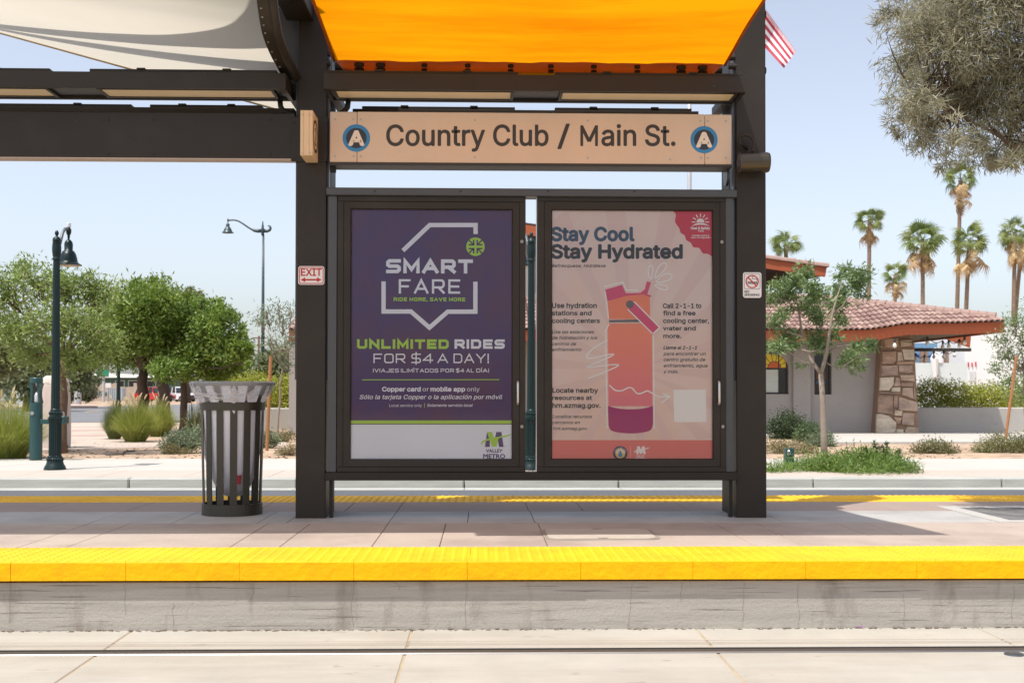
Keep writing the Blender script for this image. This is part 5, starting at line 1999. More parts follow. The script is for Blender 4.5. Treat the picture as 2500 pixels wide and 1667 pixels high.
for i, w in enumerate((w1, w2)):
    fr = MB().frame(w[0], w[1], w[2], w[3], .05, YW_ + .10, YW_ + .16).build('window', FRM, bl)
    xa = w[0] + .05
    MB().box(xa, w[1] - .05, YW_ + .13, YW_ + .14, w[2] + .05, w[3] - .05).build('pane', DGL, fr)
    if i == 0:
        a, b = P6(184, 908, YW_ + .12), P6(252, 760, YW_ + .12)
        MB().box(a.x - .5, b.x, YW_ + .115, YW_ + .125, a.z, b.z - .02).build('blind', mat('pale_blind', hexc('b9bdb4'), .6, var=.12, vs=3, stretch=(.3, 1, 9)), fr)
        MB().box(b.x, b.x + .03, YW_ + .11, YW_ + .128, a.z, b.z + .6).build('mullion', FRM, fr)
        MB().box(a.x - .5, b.x, YW_ + .11, YW_ + .128, b.z - .02, b.z + .03).build('transom', FRM, fr)
        sg_ = MB()
        cx_, cz_ = P6(235, 755, YW_).x, b.z + .03
        rr = .55
        SGY, SGO = 0, 1
        for q_ in range(7):
            a0, a1 = PI * q_ / 7 + .03, PI * (q_ + 1) / 7 - .03
            sg_.add([(cx_ + .2 * math.cos(a0), YW_ + .118, cz_ + .2 * math.sin(a0)), (cx_ + rr * math.cos(a0), YW_ + .118, cz_ + rr * math.sin(a0)), (cx_ + rr * math.cos(a1), YW_ + .118, cz_ + rr * math.sin(a1)), (cx_ + .2 * math.cos(a1), YW_ + .118, cz_ + .2 * math.sin(a1))], [(0, 1, 2, 3)], SGY)
        ring(sg_, (cx_, YW_ + .118, cz_), .001, .18, 16, SGO, 0, PI)
        sg_.build('stained_glass', [mat('glass_yellow', hexc('d9b81c'), .3), mat('glass_orange', hexc('c4581c'), .3)], fr)
        # arched head: spandrels of stucco over the square opening
        for s in (0, 1):
            xe = w[s]
            cxm, rx, rz = (w[0] + w[1]) / 2, (w[1] - w[0]) / 2, .45
            poly = [(xe, YW_ - .0, w[3] + .002)]
            for q_ in range(9):
                an = PI / 2 * q_ / 8
                poly.append((cxm + (1 if s else -1) * rx * math.cos(an), YW_ + .002, w[3] - rz + rz * math.sin(an)))
            MB().prism([(p_[0], YW_ + .02, p_[2]) for p_ in poly], (0, .2, 0)).build('arch_spandrel', STUC, bl)
    else:
        a, b = P6(485, 845, YW_ + .12), P6(545, 775, YW_ + .12)
        MB().box(a.x, b.x, YW_ + .112, YW_ + .128, a.z + .1, b.z).build('neon_sign', mat('window_poster_dark', hexc('5a2f22'), .5), fr)
        MB().box(a.x, b.x, YW_ + .112, YW_ + .128, a.z - .02, a.z + .05).build('blue_strip', mat('window_strip_blue', hexc('2c4a5f'), .5), fr)

# eave line of the roof: left part low, then a rise to the porch; roof runs up to a ridge and a hip on the right
EX = [(-330 * 1.0, 585), (180, 588), (620, 590), (800, 587), (840, 583), (940, 568), (1040, 550), (1340, 546), (1650, 535)]
EX[0] = ((705 - 1800) / k6, 588)
eave = [P6(x, y, YE_) for x, y in EX]                 # lower edge of the fascia
FH = [.86 * 80 * k6 * mpp(YE_)] * len(eave)
fas = MB()
for i in range(len(eave) - 1):
    a, b = eave[i], eave[i + 1]
    fas.prism([(a.x, YE_, a.z), (b.x, YE_, b.z), (b.x, YE_, b.z + FH[i]), (a.x, YE_, a.z + FH[i])], (0, .06, 0))
fas.build('fascia', RUST, bl)
# right end fascia running back
e = eave[-1]
MB().prism([(e.x, YE_ + .06, e.z), (e.x, YE_ + .06, e.z + FH[0]), (e.x, YE_ + 9, e.z + FH[0]), (e.x, YE_ + 9, e.z)], (-.06, 0, 0)).build('fascia', RUST, bl)
# rear fascia corner seen under the porch
fr0, fr1 = P6(1280, 570, 37.5), P6(1441, 628, 37.5)
MB().prism([P6(1262, 566, 37.5), P6(1437, 628, 37.5), P6(1443, 560, 37.5), P6(1280, 560, 37.5)], (0, .08, 0)).build('fascia', RUST, bl)
# soffit
so = MB()
for i in range(len(eave) - 1):
    a, b = eave[i], eave[i + 1]
    yb_ = YW_ + .05 if b.x <= xw1 + .1 else YE_ + 7.5
    so.prism([(a.x, YE_ + .06, a.z + .06), (b.x, YE_ + .06, b.z + .06), (b.x, yb_, b.z + .06), (a.x, yb_, a.z + .06)], (0, 0, .05))
so.build('soffit', SOFF, bl)
beam = P6(1095, 652, 37.0)
MB().box(P6(1090, 640, 37).x, P6(1445, 640, 37).x, 37.0, 37.2, P6(0, 648, 37).z, P6(0, 628, 37).z).build('porch_beam', mat('beam_dark', (.035, .028, .022), .7), bl)
# roof surface: eave to ridge, with the hip on the right
ridge_px = [((705 - 1800) / k6, 322), (180, 322), (620, 322), (742, 324), (900, 344), (1100, 365), (1400, 405), (1655, 437)]
RISE = 4.6


def ridge_pt(x):
    """upper roof edge (photo-like height) above world x: returns (Y, z)"""
    xs = [P6(a, b, YE_).x for a, b in ridge_px]
    i = 0
    while i < len(xs) - 2 and x > xs[i + 1]:
        i += 1
    u = (x - xs[i]) / (xs[i + 1] - xs[i])
    y6 = ridge_px[i][1] + (ridge_px[i + 1][1] - ridge_px[i][1]) * u
    # the roof climbs back at a steady pitch: solve for the depth whose height projects to y6
    ez, = [eave_z(x)]
    dep = 0.0
    for _ in range(30):
        Y = YE_ + dep
        z = P6(0, y6, Y).z
        dep = max(0.02, (z - ez) / .36)
        if dep > 14:
            dep = 14
    return YE_ + dep, ez + dep * .36


def eave_z(x):
    for i in range(len(eave) - 1):
        if x <= eave[i + 1].x or i == len(eave) - 2:
            u = (x - eave[i].x) / (eave[i + 1].x - eave[i].x)
            return eave[i].z + (eave[i + 1].z - eave[i].z) * min(max(u, 0), 1) + FH[0]


xs_ = np.linspace(eave[0].x, eave[-1].x + .03, 90)
rows = [[], []]
for x in xs_:
    Yr, zr = ridge_pt(x)
    rows[0].append((x, YE_ - .04, eave_z(x) - .0))
    rows[1].append((x, Yr, zr))
rf = MB().grid(rows).build('roof', ROOFB, bl)
# barrel tiles: every tile its own object up to the limit, largest in view first
PIT = .145
tile = MB()
Lt, Wt = .42, PIT
nseg = 6
vs, fs = [], []
for k_, (yy, sc_, zo) in enumerate(((0, 1.0, .030), (Lt, .9, .0))):
    for q_ in range(nseg + 1):
        a = PI * q_ / nseg
        vs.append((-math.cos(a) * Wt * .5 * sc_, yy, zo + math.sin(a) * .062 * sc_))
    for q_ in range(nseg + 1):
        a = PI * q_ / nseg
        vs.append((-math.cos(a) * (Wt * .5 * sc_ - .006), yy, zo - .022 + math.sin(a) * .060 * sc_))
M_ = nseg + 1
fs += [(q_, q_ + 1, 2 * M_ + q_ + 1, 2 * M_ + q_) for q_ in range(nseg)]
fs += [(q_ + 1, q_, M_ + q_, M_ + q_ + 1) for q_ in range(nseg)]
tile_v, tile_f = vs, fs
tmeshes = []
for i in range(3):
    me = bpy.data.meshes.new('roof_tile')
    me.from_pydata(tile_v, [], tile_f)
    me.materials.append(TILE[i])
    tmeshes.append(me)
pitch = math.atan(.36)
slots = []
nxt = int((eave[-1].x - eave[0].x) / (PIT * 1.06))
for i in range(nxt):
    x = eave[0].x + (i + .5) * PIT * 1.06
    Yr, zr = ridge_pt(x)
    d = Yr - YE_ - .1
    j = 0
    while j * .36 * math.cos(pitch) < d - .12 and j < 40:
        y = YE_ - .09 + j * .36 * math.cos(pitch)
        slots.append((x, y, eave_z(x) + (y - YE_) * .36 + .012))
        j += 1
seen = [s for s in slots if s[0] > at(1878, 800, 32).x]
hid = [s for s in slots if s[0] <= at(1878, 800, 32).x]
seen.sort(key=lambda s: s[1])
gg = random.Random(1)
for s in seen[:290]:
    o = bpy.data.objects.new('roof_tile', gg.choice(tmeshes))
    o.parent = rf
    o.location = Vector(s) - wloc(rf)
    o.rotation_euler = (pitch, 0, gg.uniform(-.02, .02))
    col.objects.link(o)
bulk = MB()
Rm = Matrix.Rotation(pitch, 3, 'X')
for s in seen[290:] + hid:
    bulk.add([Rm @ Vector(v) + Vector(s) for v in tile_v], tile_f, gg.randrange(3))
ob = bulk.build('roof_tile', TILE, rf)
ob['kind'] = 'stuff'
# ridge and hip caps
cap = MB()
vs = []
for yy, sc_ in ((0, 1.0), (.46, .88)):
    for q_ in range(7):
        a = PI * q_ / 6
        vs.append((yy, -math.cos(a) * .15 * sc_, math.sin(a) * .12 * sc_))
fs = [(q_, 7 + q_, 8 + q_, q_ + 1) for q_ in range(6)] + [tuple(range(7))]
cme = bpy.data.meshes.new('ridge_tile')
cme.from_pydata(vs, [], fs)
cme.materials.append(TILE[0])
px_ = 180.0
pts = []
while px_ < 1655:
    x = P6(px_, 380, YE_).x
    Yr, zr = ridge_pt(x)
    pts.append(Vector((x, Yr - .05, zr - .03)))
    px_ += 44
for i in range(len(pts) - 1):
    d = pts[i + 1] - pts[i]
    o = bpy.data.objects.new('ridge_tile', cme)
    o.parent = rf
    o.location = pts[i + 1] - wloc(rf)
    o.rotation_euler = (-d).to_track_quat('X', 'Z').to_euler()
    o.scale = (d.length / .43, 1.25, 1.3)
    col.objects.link(o)
# back slope so the roof is closed from behind
rows = [[], []]
for x in xs_:
    Yr, zr = ridge_pt(x)
    rows[0].append((x, Yr, zr))
    rows[1].append((x, Yr + (Yr - YE_), eave_z(x)))
MB().grid(rows).build('roof', ROOFB, bl)
# upper roof behind at the left
YU_ = 36.0
u0, u1, u2, u3 = P6(-1500, -70, YU_), P6(545, 118, YU_), P6(538, 188, YU_), P6(-1500, 60, YU_)
ua, ub = P6(180, 78, YU_), P6(553, 130, YU_)
sl = (ub.z - ua.z) / (ub.x - ua.x)
xl_, xr_ = at(1270, 700, YU_).x, ub.x
zt_ = lambda x: ub.z + (x - ub.x) * sl
fh_ = 62 * k6 * mpp(YU_)
MB().prism([(xl_, YU_, max(zt_(xl_), 0)), (xr_, YU_, zt_(xr_)), (xr_ - .05, YU_, zt_(xr_) - fh_), (xl_, YU_, zt_(xl_) - fh_)], (0, .08, 0)).build('fascia', RUST, bl)
MB().prism([(xl_, YU_ + .02, zt_(xl_) + .02), (xr_ + .05, YU_ + .02, zt_(xr_) + .02), (xr_ + .05, YU_ + 5, zt_(xr_) + .3), (xl_, YU_ + 5, zt_(xl_) + .3)], (0, 0, .05)).build('roof', ROOFB, bl)
MB().prism([(xl_, YU_ + .08, zt_(xl_) - fh_ * .9), (xr_ - .1, YU_ + .08, zt_(xr_) - fh_ * .9), (xr_ - 2.4, YU_ + 3.5, zt_(xr_) - fh_ * 2.2), (xl_, YU_ + 3.5, zt_(xl_) - fh_ * 2.2)], (0, .02, .05)).build('soffit', mat('soffit_brown', hexc('5a463c'), .85), bl)
n_ = int((xr_ - P6(-60, 0, YU_).x) / .52)
for i in range(n_):
    x = xr_ + .06 - i * .52
    o = bpy.data.objects.new('ridge_tile', cme)
    o.parent = bl
    o.location = Vector((x, YU_ + .08, zt_(x) + .0)) - wloc(bl)
    o.rotation_euler = (0, math.atan(sl) , PI)
    o.scale = (1.28, 1, 1.1)
    col.objects.link(o)
MB().box(xl_ - 6, P6(120, 0, 37).x, 37.0, 44, zw, zt_(xl_) - .3).build('wall', STUC, bl)
# stone pillar
pil = MB()
A, B, C, D = P6(852, 1160, 32.6), P6(1122, 1160, 32.6), P6(1088, 560, 32.6), P6(897, 560, 32.6)
pil.prism([(A.x, 32.6, zgr - .2), (B.x, 32.6, zgr - .2), (C.x, 32.6, C.z + .25), (D.x, 32.6, D.z + .25)], (0, .85, 0))
pilo = pil.build('stone_pillar', mat('pillar_mortar', hexc('8a6f5c'), .9, var=.15, vs=4, grain=.1, gs=40), bl)
STN = [mat(f'stone_{i}', hexc(h), .85, var=.16, vs=3.2, stretch=(1, 1, 2.5), grain=.14, gs=18, bump=1.0, bs=7, c2=hexc(h2), c2s=2.4, c2st=(.7, 1, 1.8)) for i, (h, h2) in enumerate((('ad9684', '86706a'), ('b8a48e', '987e6c'), ('9b8270', '7a6458'), ('c2b5a2', 'a39382'), ('a88c76', '84685a')))]
STONES = [(((225, 185), (360, 175), (365, 255), (300, 275), (230, 265)), 4), (((372, 195), (485, 195), (492, 250), (385, 262)), 1), (((395, 280), (512, 285), (515, 385), (420, 385)), 3), (((205, 305), (340, 300), (340, 395), (300, 425), (200, 425)), 4),
          (((350, 310), (390, 310), (412, 395), (350, 400)), 1), (((200, 440), (355, 435), (358, 535), (198, 540)), 0), (((362, 435), (495, 435), (498, 505), (440, 515), (362, 500)), 0), (((185, 555), (320, 548), (318, 620), (270, 680), (180, 680)), 3),
          (((335, 552), (375, 560), (378, 635), (315, 640)), 0), (((378, 530), (515, 530), (518, 590), (382, 585)), 1), (((385, 598), (500, 598), (500, 640), (385, 640)), 2), (((300, 650), (378, 645), (378, 693), (290, 690)), 3),
          (((400, 648), (498, 650), (505, 760), (392, 715)), 0), (((170, 715), (312, 722), (312, 905), (165, 890)), 2), (((365, 735), (545, 790), (545, 880), (360, 865)), 0), (((322, 865), (398, 870), (392, 922), (322, 918)), 1),
          (((152, 905), (200, 900), (270, 920), (345, 985), (330, 1088), (145, 1088)), 3), (((312, 930), (392, 935), (375, 1000), (345, 990)), 4), (((405, 890), (515, 895), (512, 1012), (390, 1005)), 0), (((340, 1048), (410, 1048), (412, 1088), (340, 1088)), 3),
          (((425, 1075), (445, 1022), (560, 1035), (565, 1088), (425, 1088)), 1), (((318, 722), (358, 728), (352, 850), (318, 840)), 2), (((505, 650), (520, 650), (530, 770), (508, 765)), 2), (((345, 405), (505, 400), (508, 428), (345, 430)), 4), (((180, 690), (300, 700), (385, 700), (385, 712), (180, 708)), 2)]
gg = random.Random(2)
for poly, mi in STONES:
    pts = [P5(x, y, 32.6) for x, y in poly]
    cen = sum(pts, Vector()) / len(pts)
    th = gg.uniform(.04, .085)
    n = len(pts)
    f0 = [cen + (p - cen) * 1.0 + Vector((0, .01, 0)) for p in pts]
    f1 = [cen + (p - cen) * 1.0 + Vector((0, -th * .6, 0)) for p in pts]
    f2 = [cen + (p - cen) * .93 + Vector((0, -th + gg.uniform(-.012, .012), 0)) for p in pts]
    mb = MB()
    vs = f0 + f1 + f2
    fs = [(r_ * n + i, r_ * n + (i + 1) % n, (r_ + 1) * n + (i + 1) % n, (r_ + 1) * n + i) for r_ in range(2) for i in range(n)] + [tuple(range(2 * n, 3 * n))]
    mb.add(vs, fs).build('stone', STN[mi], pilo)
# string of bulbs under the porch
t = thing('string_lights', 'string of clear light bulbs hanging under the restaurant porch', 'string lights', tuple(P5(750, 200, 33)))
BULB = mat('bulb_glass', (.70, .68, .62), .2)
SOCK = mat('bulb_socket', (.02, .02, .02), .6)
CB = [(330, 185, 31.2), (642, 165, 33), (790, 200, 34), (848, 195, 33), (950, 187, 33), (1000, 158, 32)]
CB2 = [(530, 320, 36), (615, 340, 36), (705, 300, 36), (800, 298, 36), (902, 285, 36)]
for row in (CB, CB2):
    pts = []
    for i, (x, y, Y) in enumerate(row):
        p = P5(x, y, Y)
        pts.append(p)
        MB().tube([p, p - Vector((0, 0, .10))], .03, 8).build('socket', SOCK, t)
        MB().lathe([(.02, -.10), (.055, -.17), (.05, -.22), (.005, -.25)], tuple(p), 10).build('bulb', BULB, t, smooth=True)
        if i < len(row) - 1:
            q_ = P5(row[i + 1][0], row[i + 1][1], row[i + 1][2])
            pts += [p.lerp(q_, u) - Vector((0, 0, .12 * math.sin(PI * u))) for u in (.25, .5, .75)]
    MB().tube(pts, .012, 5).build('wire', SOCK, t)

# low stucco walls
yl = 33.4
a, b = P6(1100, 1160, yl), P6(3000, 1160, yl)
tw = P6(0, 996, yl).z
tag(MB().box(a.x, b.x, yl, yl + .3, zgr - .3, tw, b=.03).build('garden_wall', STUC2), 'low pale stucco wall running right from the stone pillar', 'wall')
yl2 = 36.5
a, b = at(560, 1000, yl2), at(735, 1000, yl2)
tag(MB().box(a.x, b.x, yl2, yl2 + .3, ZG - .2, at(0, 995, yl2).z, b=.03).build('garden_wall', STUC2), 'low pale stucco wall between the litter bin and the left post', 'wall')

# white building at the right
YWB = 58.0
wb = thing('white_building', 'bright white flat-roofed building behind the hedge at the right edge', 'building', tuple(P5(1000, 620, YWB)[:2]) + (ZG,))
WB = mat('white_wall', (.74, .74, .73), .85, var=.03, vs=.6)
BWL = mat('blue_wall', hexc('6f93ad'), .7, var=.08, vs=1)
a = P5(1000, 130, YWB)
MB().box(a.x, a.x + 30, YWB, YWB + 12, ZG - .3, P5(0, 60, YWB).z).build('wall', WB, wb)
b0, b1 = P5(480, 415, YWB - .6), P5(1010, 415, YWB - .6)
MB().box(b0.x - 6, b1.x, YWB - .8, YWB - .5, ZG - .3, b0.z).build('parapet', mat('parapet_white', hexc('c9d0cf'), .85, var=.03, vs=1), wb)
MB().box(b0.x - 6, b1.x, YWB + 3, YWB + 3.3, ZG, P5(0, 200, YWB).z).build('wall', BWL, wb)
d0 = P5(500, 333, YWB - .3)
MB().prism([P5(500, 330, YWB + 2.4), P5(960, 358, YWB + 2.4), P5(960, 378, YWB + 2.4), P5(500, 358, YWB + 2.4)], (0, .3, 0)).build('blue_band', mat('band_blue', hexc('2456a8'), .6), wb)
for x in (605, 635, 840, 890, 965):
    p = P5(x, 350, YWB + 2)
    MB().box(p.x - .1, p.x + .1, YWB + 2, YWB + 2.3, ZG, P5(0, 280, YWB).z).build('column', mat('column_brown', hexc('8a7468'), .8), wb)
for x, y0, y1 in ((1037, 408, 450), (1073, 412, 450), (1108, 404, 445)):
    p, s = P5(x - 4, y1, YWB - .05), P5(x + 4, y0, YWB - .05)
    MB().box(p.x, s.x, YWB - .06, YWB - .002, p.z, s.z).build('red_fixture', mat('fixture_red', hexc('c0283c'), .5), wb)
for x in (1062, 1098):
    p, s = P5(x - 10, 590, YWB - .05), P5(x + 10, 490, YWB - .05)
    MB().box(p.x, s.x, YWB - .05, YWB - .002, p.z, s.z, b=.01).build('shutter', mat('shutter_pale', hexc('c9cac9'), .6), wb)
pd = P5(690, 385, YWB - .5)
MB().lathe([(.22, 0), (.2, .4), (.05, .5)], (P5(750, 0, YWB - .6).x, YWB - .65, b0.z), 12).build('roof_vent', WB, wb)
MB().tube([(pd.x, YWB - .9, b0.z - .7), (pd.x - .05, YWB - .9, b0.z + .2), (pd.x, YWB - .9, b0.z + .75)], [.1, .2, .05], 8).build('lamp_head', WB, wb)

# ================================================================ FAR STREET AT THE LEFT
k2 = 750 / 2352.
P2 = lambda x, y, Y: at(x * k2, 550 + y * k2, Y)
YH = 165.0
hs = thing('house', 'low house with a pale roof and dark green walls far behind the trees', 'house', tuple(P2(800, 1300, YH)[:2]) + (ZG,))
hx0, hx1 = P2(505, 1200, YH).x, P2(1330, 1200, YH).x
hz0, hz1 = ZG, P2(0, 1163, YH).z
MB().box(hx0, hx1, YH, YH + 10, hz0, hz1).build('wall', mat('house_green', hexc('3c5a52'), .8, var=.08, vs=.5), hs)
MB().prism([P2(480, 1166, YH - 1), P2(1350, 1166, YH - 1), P2(1350, 1156, YH - 1), P2(760, 1128, YH + 3), P2(700, 1120, YH + 4), P2(560, 1128, YH + 4), P2(480, 1158, YH - 1)], (0, 3, 0)).build('roof', mat('house_roof', hexc('c9c3bb'), .8, var=.05, vs=.4), hs)
for x in (700, 880, 980, 1120):
    p, s = P2(x, 1240, YH - .1), P2(x + 75, 1185, YH - .1)
    fr = MB().frame(p.x, s.x, p.z, s.z, .12, YH - .1, YH - .001).build('window', mat('house_trim', hexc('9fa59f'), .7), hs)
    MB().box(p.x + .12, s.x - .12, YH - .06, YH - .03, p.z + .12, s.z - .12).build('pane', DGL, fr)
YBW = 150.0
a, b = P2(610, 1330, YBW), P2(1090, 1330, YBW)
bw_ = thing('block_wall', 'tan block wall in front of the green house far left', 'wall', (a.x, YBW, ZG))
BLK = mat('block_tan', hexc('a89888'), .9, var=.08, vs=.8, grain=.06, gs=6)
m_ = P2(895, 0, YBW).x
MB().box(a.x, m_, YBW, YBW + .3, ZG - .2, P2(0, 1211, YBW).z).build('wall_panel', BLK, bw_)
MB().box(m_, b.x, YBW + .05, YBW + .35, ZG - .2, P2(0, 1236, YBW).z).build('wall_panel', BLK, bw_)
for x in (895, 1050):
    p = P2(x, 0, YBW - .2)
    MB().box(p.x - .3, p.x + .3, YBW - .25, YBW + .4, ZG - .2, P2(0, 1205, YBW).z).build('pier', BLK, bw_)
# utility cabinets
CABM = mat('cabinet_pale', hexc('b5bdc0'), .6, var=.05, vs=1)
def cabinet(label, x0, x1, y0, y1, Y, dep, ribs=0):
    p, s = P2(x0, y1, Y), P2(x1, y0, Y)
    t = thing('utility_cabinet', label, 'utility cabinet', ((p.x + s.x) / 2, Y, p.z))
    MB().box(p.x, s.x, Y, Y + dep, p.z, s.z, b=.02).build('body', CABM, t)
    MB().box(p.x - .03, s.x + .03, Y - .03, Y + dep + .03, s.z, s.z + .06).build('lid', CABM, t)
    xm = p.x + (s.x - p.x) * .42
    MB().box(xm, xm + .02, Y - .012, Y - .001, p.z + .05, s.z - .03).build('door_seam', mat('seam_grey', hexc('8b9295'), .7), t)
    for i in range(ribs):
        xx = p.x + (s.x - p.x) * (i + .5) / ribs
        MB().box(xx - .04, xx + .04, Y - .05, Y - .001, p.z + .05, s.z - .05).build('rib', mat('seam_grey', hexc('8b9295'), .7), t)
cabinet('pale grey utility cabinet in the verge behind the tall grass at far left', 125, 262, 1217, 1372, 95, 1.2)
cabinet('pale ribbed utility cabinet in front of the tan block wall', 822, 945, 1248, 1335, 140, 1.0, 8)
cabinet('tall white utility cabinet cut by the left edge behind the grass', -40, 44, 1150, 1345, 75, 1.0)
# bare poles
for x, y0, y1, Y, lab, c_ in ((597, 1130, 1368, 110, 'thin grey steel pole on the traffic island', (.40, .40, .42)), (514, 1100, 1345, 118, 'dark thin pole beside the covered cabinet', (.06, .06, .06)), (793, 1150, 1330, 138, 'thin pale sign pole with a small green street sign at the block wall', (.42, .42, .42))):
    p = P2(x, y0, Y)
    t = thing('sign_pole', lab, 'pole', (p.x, Y, ZG))
    MB().tube([(p.x, Y, ZG - .1), (p.x, Y, p.z + 1.2)], .34 if x == 597 else .16, 8).build('pole', mat(f'pole_paint_{x}', c_, .5), t)
    if x == 793:
        q_ = P2(x - 18, 1130, Y - .2)
        MB().box(q_.x - .5, q_.x + .9, Y - .25, Y - .2, q_.z - .45, q_.z + .45).build('street_sign', mat('sign_green', hexc('1f7a5c'), .5), t)
p = P2(828, 1240, 139)
t = thing('notice_board', 'small white notice on a post before the block wall', 'sign', (p.x, 139, ZG))
MB().box(p.x - .32, p.x + .32, 139, 139.05, P2(0, 1240, 139).z, P2(0, 1205, 139).z).build('plate', SIGNW, t)
MB().tube([(p.x, 139.1, ZG - .1), (p.x, 139.1, P2(0, 1206, 139).z)], .05, 6).build('post', STEEL, t)
p = P2(783, 1300, 139)
t = thing('mail_box', 'grey mail box on a post before the block wall', 'mail box', (p.x, 139, ZG))
MB().box(p.x - .55, p.x + .55, 138.6, 139.2, P2(0, 1308, 139).z, P2(0, 1270, 139).z, b=.1).build('box', mat('mailbox_grey', hexc('7c8488'), .6), t)
MB().tube([(p.x, 139, ZG - .1), (p.x, 139, P2(0, 1306, 139).z)], .1, 6).build('post', STEEL, t)


# cars
def car(name, label, paint, L_=4.7, W_=1.9, H_=1.68):
    t = thing(name, label, 'car', (0, 0, 0), 'cars parked along the far street')
    PM = mat(name + '_paint_' + label.split()[0], paint, .3, coat=.8, spec=.6)
    BLK_ = mat('car_black', (.015, .015, .016), .5)
    GLS = mat('car_glass', (.02, .025, .03), .08, spec=.7)
    h = W_ / 2
    lo = [(-L_ / 2, .42), (-L_ / 2 + .04, .80), (-L_ / 2 + .2, .98), (-L_ / 2 + 1.05, 1.06), (L_ / 2 - .95, 1.04), (L_ / 2 - .1, .90), (L_ / 2, .70), (L_ / 2 - .02, .40), (L_ / 2 - .5, .30), (-L_ / 2 + .5, .30)]
    MB().prism([(x, -h, z) for x, z in lo], (0, W_, 0)).build('body', PM, t)
    cab = [(-L_ / 2 + .10, 1.0), (-L_ / 2 + .45, H_ - .10), (-L_ / 2 + .9, H_), (.35, H_), (1.25, 1.04)]
    MB().prism([(x, -h + .12, z) for x, z in cab], (0, W_ - .24, 0)).build('cabin', GLS, t)
    MB().prism([(-L_ / 2 + .46, -h + .13, H_ - .1), (-L_ / 2 + .9, -h + .13, H_ + .012), (.35, -h + .13, H_ + .012), (.52, -h + .13, H_ - .1)], (0, W_ - .26, 0)).build('roof', PM, t)
    for x in (-L_ / 2 + .42, -.35, .45):
        for s in (-1, 1):
            yy = s * (h - .115)
            MB().prism([(x, yy, 1.03), (x + .14, yy, 1.03), (x + .30 if x < 0 else x + .1, yy, H_ - .08), (x + .17 if x < 0 else x - .04, yy, H_ - .08)], (0, s * .02, 0)).build('window_pillar', PM, t)
    for sx_ in (-1, 1):
        for s in (-1, 1):
            x, yy = sx_ * (L_ / 2 - .9), s * (h - .1)
            w_ = MB().tube([(x, yy - .11, .35), (x, yy + .11, .35)], .35, 18).build('wheel', BLK_, t)
            MB().tube([(x, yy + s * .10, .35), (x, yy + s * .125, .35)], .21, 12).build('rim', STEEL, w_)
    for s in (-1, 1):
        MB().box(L_ / 2 - .14, L_ / 2 + .012, s * .62 - .2, s * .62 + .2, .74, .88, b=.02).build('headlight', mat('headlight_glass', (.7, .7, .72), .1), t)
        MB().box(-L_ / 2 - .012, -L_ / 2 + .15, s * .74 - .13, s * .74 + .13, .78, .98, b=.02).build('tail_light', mat('tail_red', (.35, .02, .02), .2), t)
    MB().box(L_ / 2 - .1, L_ / 2 + .01, -.45, .45, .52, .80, b=.02).build('grille', BLK_, t)
    MB().box(L_ / 2 - .2, L_ / 2 + .03, -.85, .85, .36, .50, b=.03).build('bumper', BLK_, t)
    return t


YCR = 140.0
c = car('parked_car', 'red sport utility car parked on the far street behind the trees', hexc('b01020'), 4.8, 1.95, 1.75)
p = at(378, 970, YCR)
c.location = (p.x, YCR, ZG)
c.rotation_euler = (0, 0, R(-28))
c = car('parked_car', 'white sport utility car parked beside the red one', (.75, .76, .78), 4.9, 1.98, 1.80)
p = at(437, 970, YCR + 3)
c.location = (p.x, YCR + 3, ZG)
c.rotation_euler = (0, 0, R(-38))

# ================================================================ PLANTS
BARK = mat('bark_brown', hexc('6b5546'), .9, var=.2, vs=6, stretch=(1, 1, .3), bump=.6, bs=20)
BARKG = mat('bark_grey', hexc('8f8072'), .9, var=.15, vs=8, stretch=(1, 1, 3), bump=.4, bs=25)
BARKD = mat('bark_dark', hexc('4a3c32'), .9, var=.2, vs=6, bump=.6, bs=20)
STAKE = mat('stake_wood', hexc('9a6a43'), .8, var=.12, vs=5)
LA = leafmats('olive', [(0.158, 0.226, 0.047), (0.210, 0.282, 0.065), (0.273, 0.339, 0.095)])
LB = leafmats('green', [(0.101, 0.169, 0.024), (0.156, 0.243, 0.035), (0.230, 0.305, 0.053)])
LC = leafmats('ash', [(0.113, 0.178, 0.062), (0.159, 0.233, 0.083), (0.233, 0.308, 0.117)])
LW = leafmats('silver', [(0.226, 0.218, 0.132), (0.329, 0.314, 0.207), (0.439, 0.414, 0.291)], .4, .6)
LD = leafmats('dusk', [(0.114, 0.138, 0.055), (0.163, 0.179, 0.076), (0.212, 0.220, 0.097)])
LY_ = leafmats('lime', [(0.264, 0.302, 0.037), (0.384, 0.410, 0.056), (0.486, 0.487, 0.088)])
LS = leafmats('sage', [(0.127, 0.173, 0.089), (0.187, 0.233, 0.131), (0.256, 0.293, 0.172)])
LDRY = leafmats('dry', [(0.237, 0.188, 0.094), (0.175, 0.175, 0.062), (0.300, 0.237, 0.125)])


def vtrunk(px0, py0, px1, py1, Y, z0=None, wob=.06, n=5, seed=1):
    a = at(px0, py0, Y)
    if z0 is not None:
        a.z = z0
    b = at(px1, py1, Y)
    g_ = random.Random(seed)
    return [a.lerp(b, i / n) + Vector((g_.uniform(-wob, wob), g_.uniform(-wob, wob), 0)) * (0 < i < n) for i in range(n + 1)]


